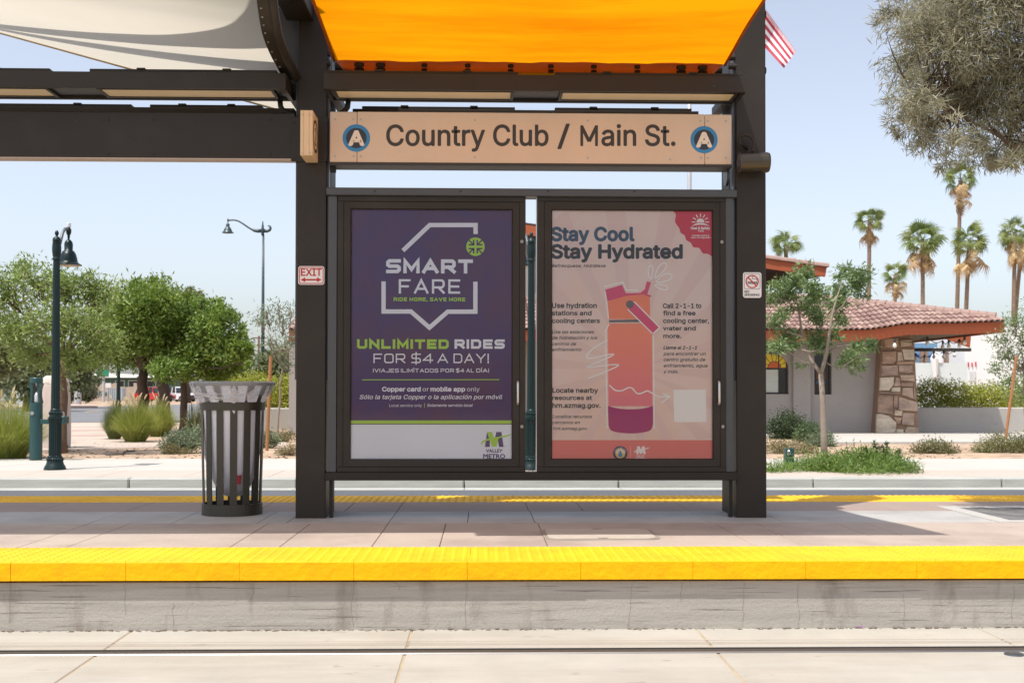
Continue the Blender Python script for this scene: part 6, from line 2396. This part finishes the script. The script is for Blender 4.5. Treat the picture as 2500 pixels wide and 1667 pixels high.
# --- left trees
tr = vtrunk(148, 1101, 158, 872, 22.5, ZG - .05, .03)
tree('shade_tree', 'sparse pale olive tree with bare twigs behind the left lamp post', 'tree', tuple(tr[0]), tr, .10,
     pxblobs([(10, 720, 60, 60), (85, 690, 65, 55), (160, 700, 55, 50), (235, 720, 50, 50), (35, 800, 65, 50), (130, 790, 75, 55), (215, 800, 65, 50), (90, 870, 65, 40), (185, 880, 60, 45), (255, 840, 50, 45), (60, 660, 30, 28), (222, 690, 26, 26), (240, 770, 40, 40)], 22.5, .9),
     12500, .105, .030, LA, BARK, 21, 'street trees on the left', twigs=220, twr=.008, per=34, cs=.5, shell=1.5)
tr = vtrunk(345, 1060, 352, 905, 34, ZG - .05, .05)
tree('shade_tree', 'dense round green tree with a dark trunk behind the grass clump', 'tree', tuple(tr[0]), tr, .20,
     pxblobs([(345, 690, 12, 16), (372, 696, 14, 18), (318, 706, 14, 16), (300, 735, 18, 20), (385, 705, 12, 16), (330, 760, 65, 55), (400, 745, 60, 55), (350, 715, 35, 35), (290, 810, 60, 48), (360, 820, 75, 50), (430, 810, 65, 55), (270, 860, 50, 38), (340, 868, 60, 34), (415, 868, 60, 36)], 34, 1.4),
     26000, .13, .050, LB, BARKD, 22, 'street trees on the left', twigs=60, per=60, cs=.46, shell=2.2)
tr = vtrunk(397, 1010, 400, 905, 46, ZG - .05, .05)
tree('shade_tree', 'second trunk of green shade trees, forked low, further back', 'tree', tuple(tr[0]), tr, .30,
     pxblobs([(400, 790, 70, 60), (470, 770, 50, 45), (380, 860, 60, 40), (440, 850, 60, 45)], 46, 1.6),
     14000, .16, .065, LB, BARKD, 23, 'street trees on the left', twigs=40, per=60, cs=.46, shell=2.2)
tr = vtrunk(447, 1057, 450, 905, 33, ZG - .05, .02)
tree('shade_tree', 'bright green tree with a thin straight trunk left of the litter bin', 'tree', tuple(tr[0]), tr, .12,
     pxblobs([(455, 718, 12, 16), (500, 728, 14, 18), (540, 745, 14, 18), (565, 775, 16, 20), (585, 815, 16, 18), (600, 850, 14, 18), (610, 885, 14, 12), (470, 780, 60, 45), (525, 800, 50, 45), (560, 850, 45, 40), (585, 880, 28, 28), (500, 855, 60, 45), (440, 850, 50, 40), (455, 895, 60, 28), (535, 900, 50, 28), (410, 900, 40, 25), (520, 755, 22, 28), (430, 750, 30, 30)], 33, 1.3),
     24000, .13, .048, LB, BARKD, 24, 'street trees on the left', twigs=60, per=60, cs=.46, shell=2.2)
tr = vtrunk(-60, 1080, -50, 930, 26, ZG - .05)
tree('shade_tree', 'drooping brownish olive tree at the left edge', 'tree', tuple(tr[0]), tr, .14,
     pxblobs([(-20, 850, 60, 50), (20, 880, 35, 30), (-30, 900, 45, 30), (10, 825, 40, 35)], 26, .8),
     8000, .10, .035, LD, BARK, 25, 'street trees on the left', twigs=80, per=22, cs=.5)
tr = vtrunk(455, 960, 455, 800, 125, ZG)
tree('eucalyptus_tree', 'dark grey-green tall tree top showing behind the green trees', 'tree', tuple(tr[0]), tr, .4,
     pxblobs([(385, 705, 16, 20), (455, 735, 20, 22), (475, 740, 18, 22), (440, 770, 30, 25), (480, 765, 22, 25), (454, 716, 12, 10), (400, 740, 24, 24)], 125, 2), 3600, .55, .22, LD, BARKD, 26, None, twigs=10, per=16, cs=.6)
for i, (x, y, rx, rz, Y, lab) in enumerate(((70, 905, 75, 50, 70, 'olive background tree behind the drooping tree at far left'), (160, 900, 60, 45, 85, 'olive background tree behind the covered cabinet'), (560, 915, 55, 40, 90, 'grey-green background tree behind the litter bin'), (690, 900, 50, 40, 60, 'grey-green background tree beside the left post'))):
    b = at(x, 985, Y)
    tree('background_tree', lab, 'tree', (b.x, Y, ZG), [(b.x, Y, ZG - .05), (b.x, Y, at(x, y + 20, Y).z)], .3, pxblobs([(x, y, rx, rz), (x - rx * .5, y + 10, rx * .6, rz * .8), (x + rx * .5, y + 12, rx * .6, rz * .75)], Y, 2), 5200, .34, .14, LD, BARKD, 40 + i, None, twigs=10, per=20, cs=.6)

# --- staked sapling beside the post and the one at the right edge
def stake(label, x0, y0, x1, y1, Y, r=.03):
    a, b = at(x0, y0, Y), at(x1, y1, Y)
    tag(MB().tube([(a.x, Y, ZG - .1), tuple(b)], r, 8).build('tree_stake', STAKE), label, 'stake')


stake('leaning wooden tree stake between the litter bin and the left post', 651, 1101, 661, 869, 23.5, .034)
stake('leaning wooden tree stake before the white building at the right', 2452, 1062, 2482, 868, 27.5, .036)
tr = vtrunk(672, 1068, 690, 900, 25.5, ZG - .05, .03)
tree('sapling', 'thin sapling with sparse twigs beside the left post', 'tree', tuple(tr[0]), tr, .03,
     pxblobs([(650, 770, 30, 26), (690, 790, 28, 30), (712, 760, 22, 24), (630, 785, 22, 12), (680, 750, 22, 18), (690, 850, 34, 30), (660, 830, 24, 24), (715, 830, 20, 30), (705, 890, 30, 24)], 25.5, .4),
     1500, .075, .024, LS, BARKG, 51, 'young staked trees', twigs=110, twr=.006, per=8, cs=.7, shell=1.4)
tr = vtrunk(2505, 1065, 2500, 900, 28.5, ZG - .05, .03)
tree('sapling', 'loose grey-green sapling at the right edge beside its stake', 'tree', tuple(tr[0]), tr, .04,
     pxblobs([(2475, 790, 26, 30), (2440, 830, 26, 20), (2500, 830, 40, 40), (2455, 870, 26, 24), (2490, 900, 34, 40), (2430, 905, 20, 14), (2500, 960, 38, 34), (2520, 760, 30, 36), (2460, 930, 24, 20)], 28.5, .5),
     3800, .085, .026, LC, BARKG, 52, 'young staked trees', twigs=120, twr=.007, per=10, cs=.65, shell=1.4)

# --- young tree in the kerb planter at the right
YY = 18.6
p = on(2013, 1132, ZS)
YY = p.y
t = thing('young_tree', 'young ash tree with a pale forked trunk in the kerb planting', 'tree', (p.x, YY, ZS))
kk = 300 / 1307.
zt = lambda x, y: (1850 + x * kk, 640 + y * kk)
m = MB()
f = lambda x, y, d=0: at(*zt(x, y), YY + d)
fork = f(672, 1185)
m.tube([(p.x, YY, ZS - .05), tuple(at(2011, 1060, YY)), tuple(at(2009, 980, YY)), tuple(fork)], [.062, .050, .044, .042], 10)
m.tube([fork, f(620, 1110, .02), f(560, 1030, .08), f(500, 900, .12), f(460, 690, .15), f(430, 480, .12), f(400, 330, .1)], [.034, .03, .027, .023, .019, .014, .008], 8)
m.tube([fork, f(700, 1090, -.03), f(730, 980, -.08), f(760, 780, -.1), f(790, 560, -.06), f(840, 380, 0), f(900, 200, .05)], [.036, .033, .03, .025, .02, .013, .007], 8)
for pts in ([(720, 1060), (800, 1110), (900, 1110), (1000, 1050), (1120, 960)], [(600, 1085), (470, 1060), (340, 960), (200, 910)], [(470, 930), (560, 955), (640, 930)], [(480, 800), (380, 760), (300, 740)], [(750, 800), (680, 700), (640, 600)], [(730, 960), (830, 900), (1000, 880), (1180, 880)], [(430, 520), (330, 430), (220, 380)], [(790, 560), (900, 470), (1000, 300), (1080, 150)], [(440, 560), (540, 430), (560, 300)]):
    dd = random.Random(len(pts) + pts[0][0]).uniform(-.35, .35)
    m.tube([f(x, y, dd * i / len(pts)) for i, (x, y) in enumerate(pts)], [.014 - .0025 * i for i in range(len(pts))], 6)
m.build('trunk', BARKG, t, smooth=True)
bb = [(490, 90, 90, 75), (420, 190, 110, 80), (230, 260, 110, 70), (350, 330, 120, 80), (180, 380, 100, 80), (560, 250, 90, 80), (640, 350, 110, 80), (930, 110, 90, 80), (1080, 130, 110, 90), (1030, 240, 110, 80), (880, 280, 100, 70), (1100, 330, 70, 60), (860, 420, 110, 90), (560, 470, 110, 80), (350, 480, 90, 60), (230, 560, 80, 60), (640, 580, 90, 60), (860, 600, 90, 80), (150, 650, 80, 70), (300, 770, 90, 70), (380, 870, 90, 70), (230, 880, 90, 70), (640, 790, 110, 70), (650, 880, 100, 60), (120, 900, 60, 60), (1050, 900, 90, 60), (1180, 890, 90, 45), (1000, 1010, 110, 55), (900, 1060, 80, 40), (440, 1090, 60, 40), (1050, 1130, 60, 40), (420, 780, 70, 60), (840, 760, 50, 60)]
blobs = pxblobs([(*zt(a, b), c * kk, d * kk) for a, b, c, d in bb], YY, .5)
V, F, M, cc = leaf_cloud(blobs, 8200, .088, .026, 61, nm=3, per=11, cs=.62, shell=1.6, droop=.45, spread=.8)
link_leaves('crown', V, F, M, LC, t)

# --- willow-leaved tree growing from the grate, its trunk just right of the frame
tx, ty = 4.36, 8.74
t = thing('willow_leaf_tree', 'big silvery fine-leaved tree overhanging the right end of the platform', 'tree', (tx, ty, 0))
m = MB()
m.tube([(tx, ty, -.05), (tx + .03, ty, 1.0), (tx - .02, ty + .02, 1.9), (tx + .06, ty, 2.7), (tx + .1, ty, 3.6), (tx + .2, ty, 4.6)], [.11, .095, .085, .075, .06, .03], 10)
WB_ = [(-1.15, -.1, 3.1), (-.8, .3, 3.7), (-1.0, -.3, 4.4), (.1, -.3, 3.2), (-.3, .2, 2.85), (.7, .4, 3.3), (.9, -.4, 4.0), (0, .4, 4.6), (-.5, -.5, 5.0), (.6, 0, 5.2), (-.9, .1, 2.95)]
for i, b in enumerate(WB_):
    limb(m, (tx + .05, ty, 2.3 + .12 * i), (tx + b[0], ty + b[1], b[2]), .020, .005, 70 + i, .14, 6, 0, 7)
blobs = []
gx_ = random.Random(8)
# crown outline taken from its silhouette: edge runs from (2150,0) down to (2150,230), (2180,330), (2300,400), bottom to the right at 400
for (x, y, r) in ((2235, 60, 75), (2215, 150, 68), (2225, 235, 66), (2262, 310, 62), (2320, 345, 52), (2390, 360, 48), (2460, 360, 50), (2330, 100, 100), (2330, 220, 95), (2420, 260, 95), (2440, 130, 110), (2530, 220, 110), (2560, 90, 120), (2300, -40, 110), (2430, -60, 130), (2570, -90, 130), (2545, 340, 60), (2640, 200, 120), (2640, 0, 130), (2500, -220, 130), (2360, -180, 100), (2660, -160, 110), (2310, 390, 28), (2420, 400, 26), (2480, 395, 34), (2530, 390, 40), (2180, 20, 40), (2165, 60, 22), (2180, 120, 26), (2195, 190, 24), (2205, 265, 26), (2200, 300, 40)):
    Y = ty + gx_.uniform(-.55, .55)
    c = at(x, y, Y)
    r_ = r * mpp(Y)
    blobs.append((c, r_, r_ * 1.2, r_))
V, F, M, cc = leaf_cloud(blobs, 88000, .072, .0068, 62, nm=3, per=64, cs=.36, shell=1.5, up=-.15, spread=.72, droop=.25)
link_leaves('crown', V, F, M, LW, t)
g_ = random.Random(77)
idx = list(range(len(cc)))
g_.shuffle(idx)
for i in idx[:520]:
    c = Vector(cc[i])
    src = min(WB_, key=lambda b: (Vector((tx + b[0], ty + b[1], b[2])) - c).length)
    s_ = Vector((tx + src[0], ty + src[1], src[2])).lerp(Vector((tx, ty, 3.4)), g_.uniform(0, .5))
    limb(m, s_, c, .008, .002, i, .1, 3, 0, 4)
m.build('trunk', mat('bark_twig', hexc('5f4c3c'), .9, var=.2, vs=8), t, smooth=True)

# --- palms
PG = [mat(f'palm_green_{i}', c, .5, trans=.45, var=.1, vs=1) for i, c in enumerate([(.20, .26, .075), (.26, .30, .095), (.16, .22, .06)])]
PD = [mat(f'palm_dead_{i}', hexc(h), .9, trans=.15, var=.15, vs=1) for i, h in enumerate(('bda078', 'a5895f', 'd0b78c'))]
PTR = mat('palm_trunk', hexc('7d6a58'), .9, var=.18, vs=1.2, stretch=(1, 1, 3))


def fan(seed, droop):
    """one fan frond along +X: stalk and a half round of narrow blades"""
    g_ = random.Random(seed)
    vs, fs = [], []
    vs += [(0, -.03, 0), (0, .03, 0), (.95, .018, .02), (.95, -.018, .02)]
    fs.append((0, 1, 2, 3))
    nb_ = 15
    for i in range(nb_):
        a = -1.75 + 3.5 * i / (nb_ - 1)
        L_ = (1.0 - .16 * abs(a)) * g_.uniform(.88, 1.08)
        d = Vector((math.cos(a), math.sin(a), 0))
        s_ = Vector((-d.y, d.x, 0))
        o_ = Vector((.93, 0, .02))
        z1, z2 = .06 * math.cos(a), -.10 - droop * g_.uniform(.7, 1.5)
        n_ = len(vs)
        vs += [tuple(o_), tuple(o_ + d * L_ * .55 + s_ * .055 + Vector((0, 0, z1))), tuple(o_ + d * L_ + Vector((0, 0, z2))), tuple(o_ + d * L_ * .55 - s_ * .055 + Vector((0, 0, z1)))]
        fs.append((n_, n_ + 1, n_ + 2, n_ + 3))
    return vs, fs


FANS, DEAD = [], []
for i in range(3):
    me = bpy.data.meshes.new('frond')
    v_, f_ = fan(i, .12 + .1 * i)
    me.from_pydata(v_, [], f_)
    me.materials.append(PG[i])
    FANS.append(me)
    me = bpy.data.meshes.new('dead_frond')
    v_, f_ = fan(10 + i, .5 + .1 * i)
    v_ = [(x * 1.2, y * .5, z) for x, y, z in v_]
    me.from_pydata(v_, [], f_)
    me.materials.append(PD[i])
    DEAD.append(me)


def palm(label, px, py, pxb, Y, size, nf, nd, seed, lean=0.):
    g_ = random.Random(seed)
    c = at(px, py, Y)
    b = at(pxb, 900, Y)
    t = thing('palm_tree', label, 'palm tree', (b.x, Y, ZG), 'fan palms behind the restaurant')
    m = MB()
    pts = [Vector((b.x, Y, ZG - .1)).lerp(c, u) + Vector((lean * math.sin(PI * u), 0, 0)) for u in np.linspace(0, 1, 9)]
    m.tube(pts, [.30, .26, .24, .23, .22, .21, .20, .20, .22], 10)
    m.build('trunk', PTR, t, smooth=True)
    for i in range(nf):
        el = math.asin(g_.uniform(-.75, .98))
        az = i * 2.39996 + g_.uniform(-.3, .3)
        o = bpy.data.objects.new('frond', g_.choice(FANS))
        o.parent = t
        o.location = c + Vector((0, 0, size * .12)) - wloc(t)
        o.rotation_euler = (g_.uniform(-1.3, 1.3), -el, az)
        s = size * g_.uniform(.85, 1.1)
        o.scale = (s, s, s)
        col.objects.link(o)
    for i in range(nd):
        az = i * 2.39996 + g_.uniform(-.4, .4)
        o = bpy.data.objects.new('dead_frond', g_.choice(DEAD))
        o.parent = t
        o.location = c - Vector((0, 0, size * g_.uniform(-.2, 1.3))) - wloc(t)
        o.rotation_euler = (g_.uniform(-.9, .9), g_.uniform(.6, 1.45), az)
        s = size * g_.uniform(.7, 1.15)
        o.scale = (s, s, s)
        col.objects.link(o)
    return t


palm('slim fan palm, leftmost of the full palms, rising over the tile roof ridge', 2123, 540, 2118, 120, 1.0, 26, 11, 1)
palm('broad bushy fan palm over the middle of the tile roof', 2253, 590, 2252, 118, 1.3, 34, 18, 2)
palm('tallest fan palm, its head half hidden by the silvery tree', 2345, 440, 2330, 125, 1.15, 26, 16, 3)
palm('fan palm with a heavy skirt of dead fronds just right of the tallest one', 2366, 590, 2348, 118, 1.2, 30, 18, 4)
palm('fan palm at the right edge of the photo', 2478, 570, 2470, 118, 1.15, 28, 16, 5)
palm('fan palm trunk close beside the one at the right edge', 2494, 600, 2458, 121, .9, 14, 14, 8)
palm('small low fan palm between the two bushy ones, above the ridge', 2186, 672, 2180, 130, .95, 22, 12, 6)
palm('fan palm head peeping over the upper roof beside the right post', 1919, 600, 1920, 118, 1.0, 26, 4, 7)

# --- grasses
GRS = leafmats('grass', [(0.234, 0.302, 0.048), (0.312, 0.353, 0.068), (0.390, 0.380, 0.103)], .35)
GRD = leafmats('grassd', [(0.098, 0.143, 0.031), (0.138, 0.180, 0.044), (0.195, 0.210, 0.062)], .3)
PLUME = mat('grass_plume', hexc('d6c49c'), .9, trans=.3)


def grass(label, px, py, wpx, hpx, Y, mats, n, seed, plumes=0, z0=ZG, w=.0075, lean=1.2):
    """clump of thin arching blades; seed heads are parts of their own"""
    g_ = np.random.default_rng(seed)
    c = at(px, py, Y)
    c.z = z0
    t = thing('fountain_grass', label, 'ornamental grass', tuple(c), 'clumps of fountain grass')
    R_, H_ = wpx / 2 * mpp(Y), hpx * mpp(Y)
    V, F, M = [], [], []
    for i in range(n):
        az = g_.uniform(0, 2 * PI)
        u = g_.random() ** .7
        L_ = H_ * g_.uniform(.75, 1.12)
        ox, oy = np.cos(az) * .42 * R_ * g_.random(), np.sin(az) * .42 * R_ * g_.random()
        pts = []
        for k in range(5):
            s_ = k / 4
            rr = R_ * u * lean * (s_ ** 1.1)
            zz = L_ * (s_ * (1.02 - .10 * u) - .62 * u * u * s_ ** 2.2)
            pts.append((c.x + ox + np.cos(az) * rr, c.y + oy + np.sin(az) * rr, c.z + zz))
        sx_, sy_ = -np.sin(az) , np.cos(az)
        tw = g_.uniform(-1, 1)
        sx_, sy_ = sx_ * np.cos(tw) + np.cos(az) * np.sin(tw), sy_ * np.cos(tw) + np.sin(az) * np.sin(tw)
        b0 = len(V)
        for k, q_ in enumerate(pts):
            ww = w * (1 - .85 * k / 4)
            V += [(q_[0] - sx_ * ww / 2, q_[1] - sy_ * ww / 2, q_[2]), (q_[0] + sx_ * ww / 2, q_[1] + sy_ * ww / 2, q_[2])]
        mi = int(g_.integers(0, 3))
        for k in range(4):
            F.append((b0 + 2 * k, b0 + 2 * k + 1, b0 + 2 * k + 3, b0 + 2 * k + 2))
            M.append(mi)
    link_mesh('blades', V, F, M, mats, t)
    for i in range(plumes):
        az = g_.uniform(0, 2 * PI)
        u = g_.random() * .8
        rr = R_ * u * .75
        zz = H_ * g_.uniform(.9, 1.12) * (1 - .2 * u * u)
        b = Vector((c.x + math.cos(az) * rr, c.y + math.sin(az) * rr, c.z + zz))
        d = Vector((math.cos(az) * (.25 + .5 * u), math.sin(az) * .3, 1)).normalized()
        pm = MB()
        Ls = g_.uniform(.13, .22)
        pm.tube([b - d * .25, b - d * .02], .003, 4)
        pm.tube([b, b + d * Ls * .3, b + d * Ls * .7, b + d * Ls + Vector((d.x * .03, 0, -.01))], [.006, .017, .015, .003], 6)
        pm.build('plume', PLUME, t)
    return t


grass('yellow-green fountain grass clump at the left edge beside the bottle filler', 14, 1112, 215, 150, 20.6, GRS, 3600, 1, 14)
grass('bright green fountain grass clump with cream plumes behind the pavement', 330, 1076, 108, 98, 27.5, GRS, 3400, 2, 18, w=.009)
grass('darker fountain grass clump at the left side of the plumed one', 280, 1070, 64, 90, 29, GRD, 1800, 3, 3, w=.009)
grass('olive fountain grass clump at the right side of the plumed one', 388, 1058, 92, 86, 31, GRS, 2200, 4, 9, w=.010)
grass('stiff yucca-like clump of striped leaves left of the litter bin', 480, 1050, 70, 88, 30, leafmats('yucca', [(0.062, 0.094, 0.037), (0.200, 0.200, 0.094), (0.112, 0.138, 0.056)], .15), 150, 5, 0, w=.05, lean=.8)


def shrub(label, lst, Y, n, ln, wd, mats, seed, group=None, z0=ZG, name='shrub', cat='shrub', per=18, kind=None, cs=.5, shell=2.6):
    c = at(lst[0][0], 1000, Y)
    bl_ = pxblobs(lst, Y, .15, 1.0, seed)
    V, F, M, cc = leaf_cloud(bl_, n, ln, wd, seed, nm=len(mats), per=per, cs=cs, shell=shell, up=.45)
    V[:, 2] = np.maximum(V[:, 2], z0 + .004)
    t = thing(name, label, cat, (c.x, Y, z0), group)
    link_leaves('foliage', V, F, M, mats, t)
    m = MB()
    g_ = random.Random(seed)
    for i in range(14):
        q_ = Vector(cc[g_.randrange(len(cc))])
        limb(m, (c.x + g_.uniform(-.1, .1), Y, z0 - .03), q_, .012, .004, seed + i, .08, 3, 0, 5)
    m.build('stems', BARK, t)
    return t


SG_ = 'low shrubs in the gravel beds'
shrub('rounded grey-green shrub with dry straw at its foot, left of the litter bin', [(440, 1078, 36, 24), (465, 1084, 32, 22), (415, 1086, 26, 20), (430, 1096, 30, 10)], 22.6, 4200, .05, .02, LS, 81, SG_)
shrub('rounded grey-green shrub half hidden by the litter bin', [(482, 1062, 26, 20), (500, 1070, 24, 18)], 25.5, 2400, .05, .02, LS, 82, SG_)
shrub('rounded grey-green shrub at the foot of the leaning stake', [(655, 1072, 22, 22), (640, 1080, 24, 18)], 24.6, 2600, .05, .02, LS, 83, SG_)
shrub('thin dry green shrub against the low wall beside the left post', [(700, 1064, 28, 12), (680, 1070, 20, 8)], 27.5, 900, .06, .02, LDRY, 84, SG_, per=8)
shrub('dry tan weed tuft in the gravel beside the left post', [(705, 1102, 22, 12), (690, 1108, 20, 8)], 21.8, 700, .07, .012, LDRY, 85, SG_, per=8)
shrub('small green weed at the foot of the trunk by the lamp post', [(158, 1096, 9, 9)], 22.9, 240, .05, .022, LB, 86, SG_, per=8)
shrub('dry straw tuft at the foot of the grey-green shrub', [(412, 1096, 20, 12), (440, 1102, 26, 8)], 22.3, 900, .07, .01, LDRY, 87, SG_, per=8)
shrub('dark dense round shrub against the restaurant wall', [(1925, 1042, 36, 34), (1900, 1050, 26, 26), (1945, 1050, 24, 26)], 29.6, 6500, .055, .028, leafmats('dark', [(0.037, 0.062, 0.022), (0.056, 0.088, 0.033), (0.075, 0.106, 0.044)]), 88, SG_)
shrub('round green shrub behind the young trunk', [(1978, 1058, 28, 25), (1962, 1064, 20, 20)], 28.0, 4200, .05, .022, leafmats('mid', [(0.062, 0.106, 0.037), (0.094, 0.144, 0.053), (0.125, 0.175, 0.075)]), 89, SG_)
shrub('pale grey-green shrub at the right of the young trunk', [(2010, 1076, 28, 22), (1990, 1084, 24, 18), (2024, 1086, 16, 14)], 25.6, 4200, .05, .02, LS, 90, SG_)
shrub('low dry yellowish plant beside the right post', [(1900, 1096, 36, 20), (1945, 1100, 40, 20), (1985, 1106, 26, 14)], 22.6, 2600, .06, .018, LDRY, 91, SG_, per=10)
shrub('round dry olive bush in the gravel before the stone pillar', [(2280, 1098, 40, 22), (2255, 1104, 26, 16), (2312, 1104, 26, 16)], 22.6, 3600, .055, .018, leafmats('olivedry', [(0.188, 0.188, 0.069), (0.138, 0.150, 0.056), (0.250, 0.213, 0.112)]), 92, SG_, per=12)
shrub('spreading olive bush at the right edge of the gravel bed', [(2440, 1090, 44, 26), (2485, 1092, 40, 26), (2405, 1102, 30, 16), (2520, 1092, 40, 28)], 22.8, 6000, .055, .018, leafmats('olivedry', [(0.188, 0.188, 0.069)]), 93, SG_, per=12)
HG = 'yellow-green hedges'
shrub('yellow-green clipped hedge behind the low wall at the right', [(2260, 960, 34, 34), (2300, 962, 36, 32), (2345, 964, 36, 30), (2385, 966, 36, 30), (2425, 968, 36, 28), (2465, 966, 36, 30), (2510, 966, 40, 30), (2245, 985, 30, 24), (2320, 985, 40, 20), (2400, 988, 40, 20), (2470, 988, 40, 20)], 35.4, 13000, .085, .034, LY_, 94, HG, name='hedge', cat='hedge', per=20)
shrub('yellow-green leafy hedge behind the low wall left of the post', [(590, 940, 40, 34), (640, 950, 40, 36), (690, 955, 40, 40), (720, 950, 30, 40), (610, 970, 40, 30), (670, 980, 40, 26), (555, 950, 30, 24), (530, 935, 26, 20)], 38.5, 9000, .10, .04, LY_, 95, HG, name='hedge', cat='hedge', per=20)
shrub('round clipped olive shrub on the traffic island, left one', [(174, 955, 18, 20)], 118, 2600, .28, .12, leafmats('clip', [(0.106, 0.112, 0.056), (0.138, 0.144, 0.075), (0.088, 0.094, 0.044)]), 96, 'clipped shrubs by the block wall')
shrub('round clipped olive shrub before the tan block wall, right one', [(213, 957, 22, 18), (205, 962, 16, 14)], 124, 2600, .28, .12, leafmats('clip', [(0.106, 0.112, 0.056)]), 97, 'clipped shrubs by the block wall')
shrub('brownish bush behind the pale cabinet at far left', [(30, 955, 26, 26), (50, 945, 20, 26)], 100, 2200, .25, .1, LD, 98, None)
# ground cover in the kerb planting
V, F, M, cc = leaf_cloud(pxblobs([(1900, 1148, 46, 10), (1960, 1146, 60, 14), (2030, 1140, 60, 18), (2095, 1130, 55, 24), (2150, 1132, 52, 24), (2200, 1142, 40, 16), (2120, 1150, 90, 10), (2010, 1152, 90, 8), (2235, 1152, 16, 7), (1880, 1154, 20, 7)], 17.3, .5, 1.4), 15000, .075, .014, 99, nm=3, per=16, cs=.5, shell=2, up=.8)
V[:, 2] = np.maximum(V[:, 2], ZS + .004)
gcv = link_leaves('ground_cover', V, F, M, leafmats('cover', [(0.097, 0.179, 0.027), (0.150, 0.237, 0.040), (0.196, 0.273, 0.062)]), None)
tag(gcv, 'bright green spreading ground cover in the kerb planting around the young tree', 'ground cover', kind='stuff')
m = []
cy_ = MB()
g_ = random.Random(12)
Vs, Fs, Ms = [], [], []
t = thing('cycad_shrub', 'dark spiky upright shoots rising from the green ground cover', 'shrub', tuple(at(2130, 1140, 17.4)))
shl = MB()
for x0, y0, x1, y1 in ((2150, 1130, 2132, 1078), (2160, 1130, 2166, 1080), (2138, 1132, 2110, 1095), (2185, 1135, 2196, 1098), (2120, 1135, 2100, 1108), (2170, 1130, 2150, 1090)):
    a, b = at(x0, y0, 17.4), at(x1, y1, 17.4 + g_.uniform(-.2, .2))
    shl.tube([a, a.lerp(b, .5) + Vector((0, 0, .03)), b], [.008, .006, .002], 5, 1)
    for i in range(90):
        u = g_.uniform(.1, 1)
        p_ = a.lerp(b, u)
        d = Vector((g_.uniform(-1, 1), g_.uniform(-1, 1), g_.uniform(.1, 1.0))).normalized()
        w_ = d.cross(Vector((g_.uniform(-1, 1), g_.uniform(-1, 1), g_.uniform(-1, 1)))).normalized() * .008
        L_ = .10 * (1.1 - .5 * u)
        shl.add([p_, p_ + d * L_ * .5 + w_, p_ + d * L_, p_ + d * L_ * .5 - w_], [(0, 1, 2, 3)], 0)
shl.build('shoots', [leafmats('cyc', [(0.037, 0.081, 0.027)])[0], BARK], t)
# loose stone chips on the gravel bed
tw = MB()
g_ = random.Random(31)
for i in range(1500):
    x, y = g_.uniform(-9.5, 9), g_.uniform(20.4, 27)
    s = g_.uniform(.012, .035)
    tw.add([(x - s, y, ZG + .001), (x, y - s * .7, ZG + s * .7), (x + s, y, ZG + .001), (x, y + s * .7, ZG + s * .5)], [(0, 1, 2, 3)], g_.randrange(2))
tag(tw.build('loose_stones', [mat('stone_chip_a', hexc('8c7560'), .95), mat('stone_chip_b', hexc('b7a08a'), .95)]), 'loose pebbles scattered over the gravel beds', 'pebbles', kind='stuff')
a, b = on(258, 1112, ZG), on(330, 1101, ZG)
tag(MB().tube([(a.x, a.y, ZG + .015), (a.x + .3, a.y + .05, ZG + .02), tuple(a.lerp(b, .6) + Vector((0, 0, .02))), (b.x, b.y, ZG + .01)], .012, 6).build('irrigation_hose', mat('hose_black', (.02, .018, .016), .7)), 'thin dark irrigation hose lying on the gravel', 'hose')
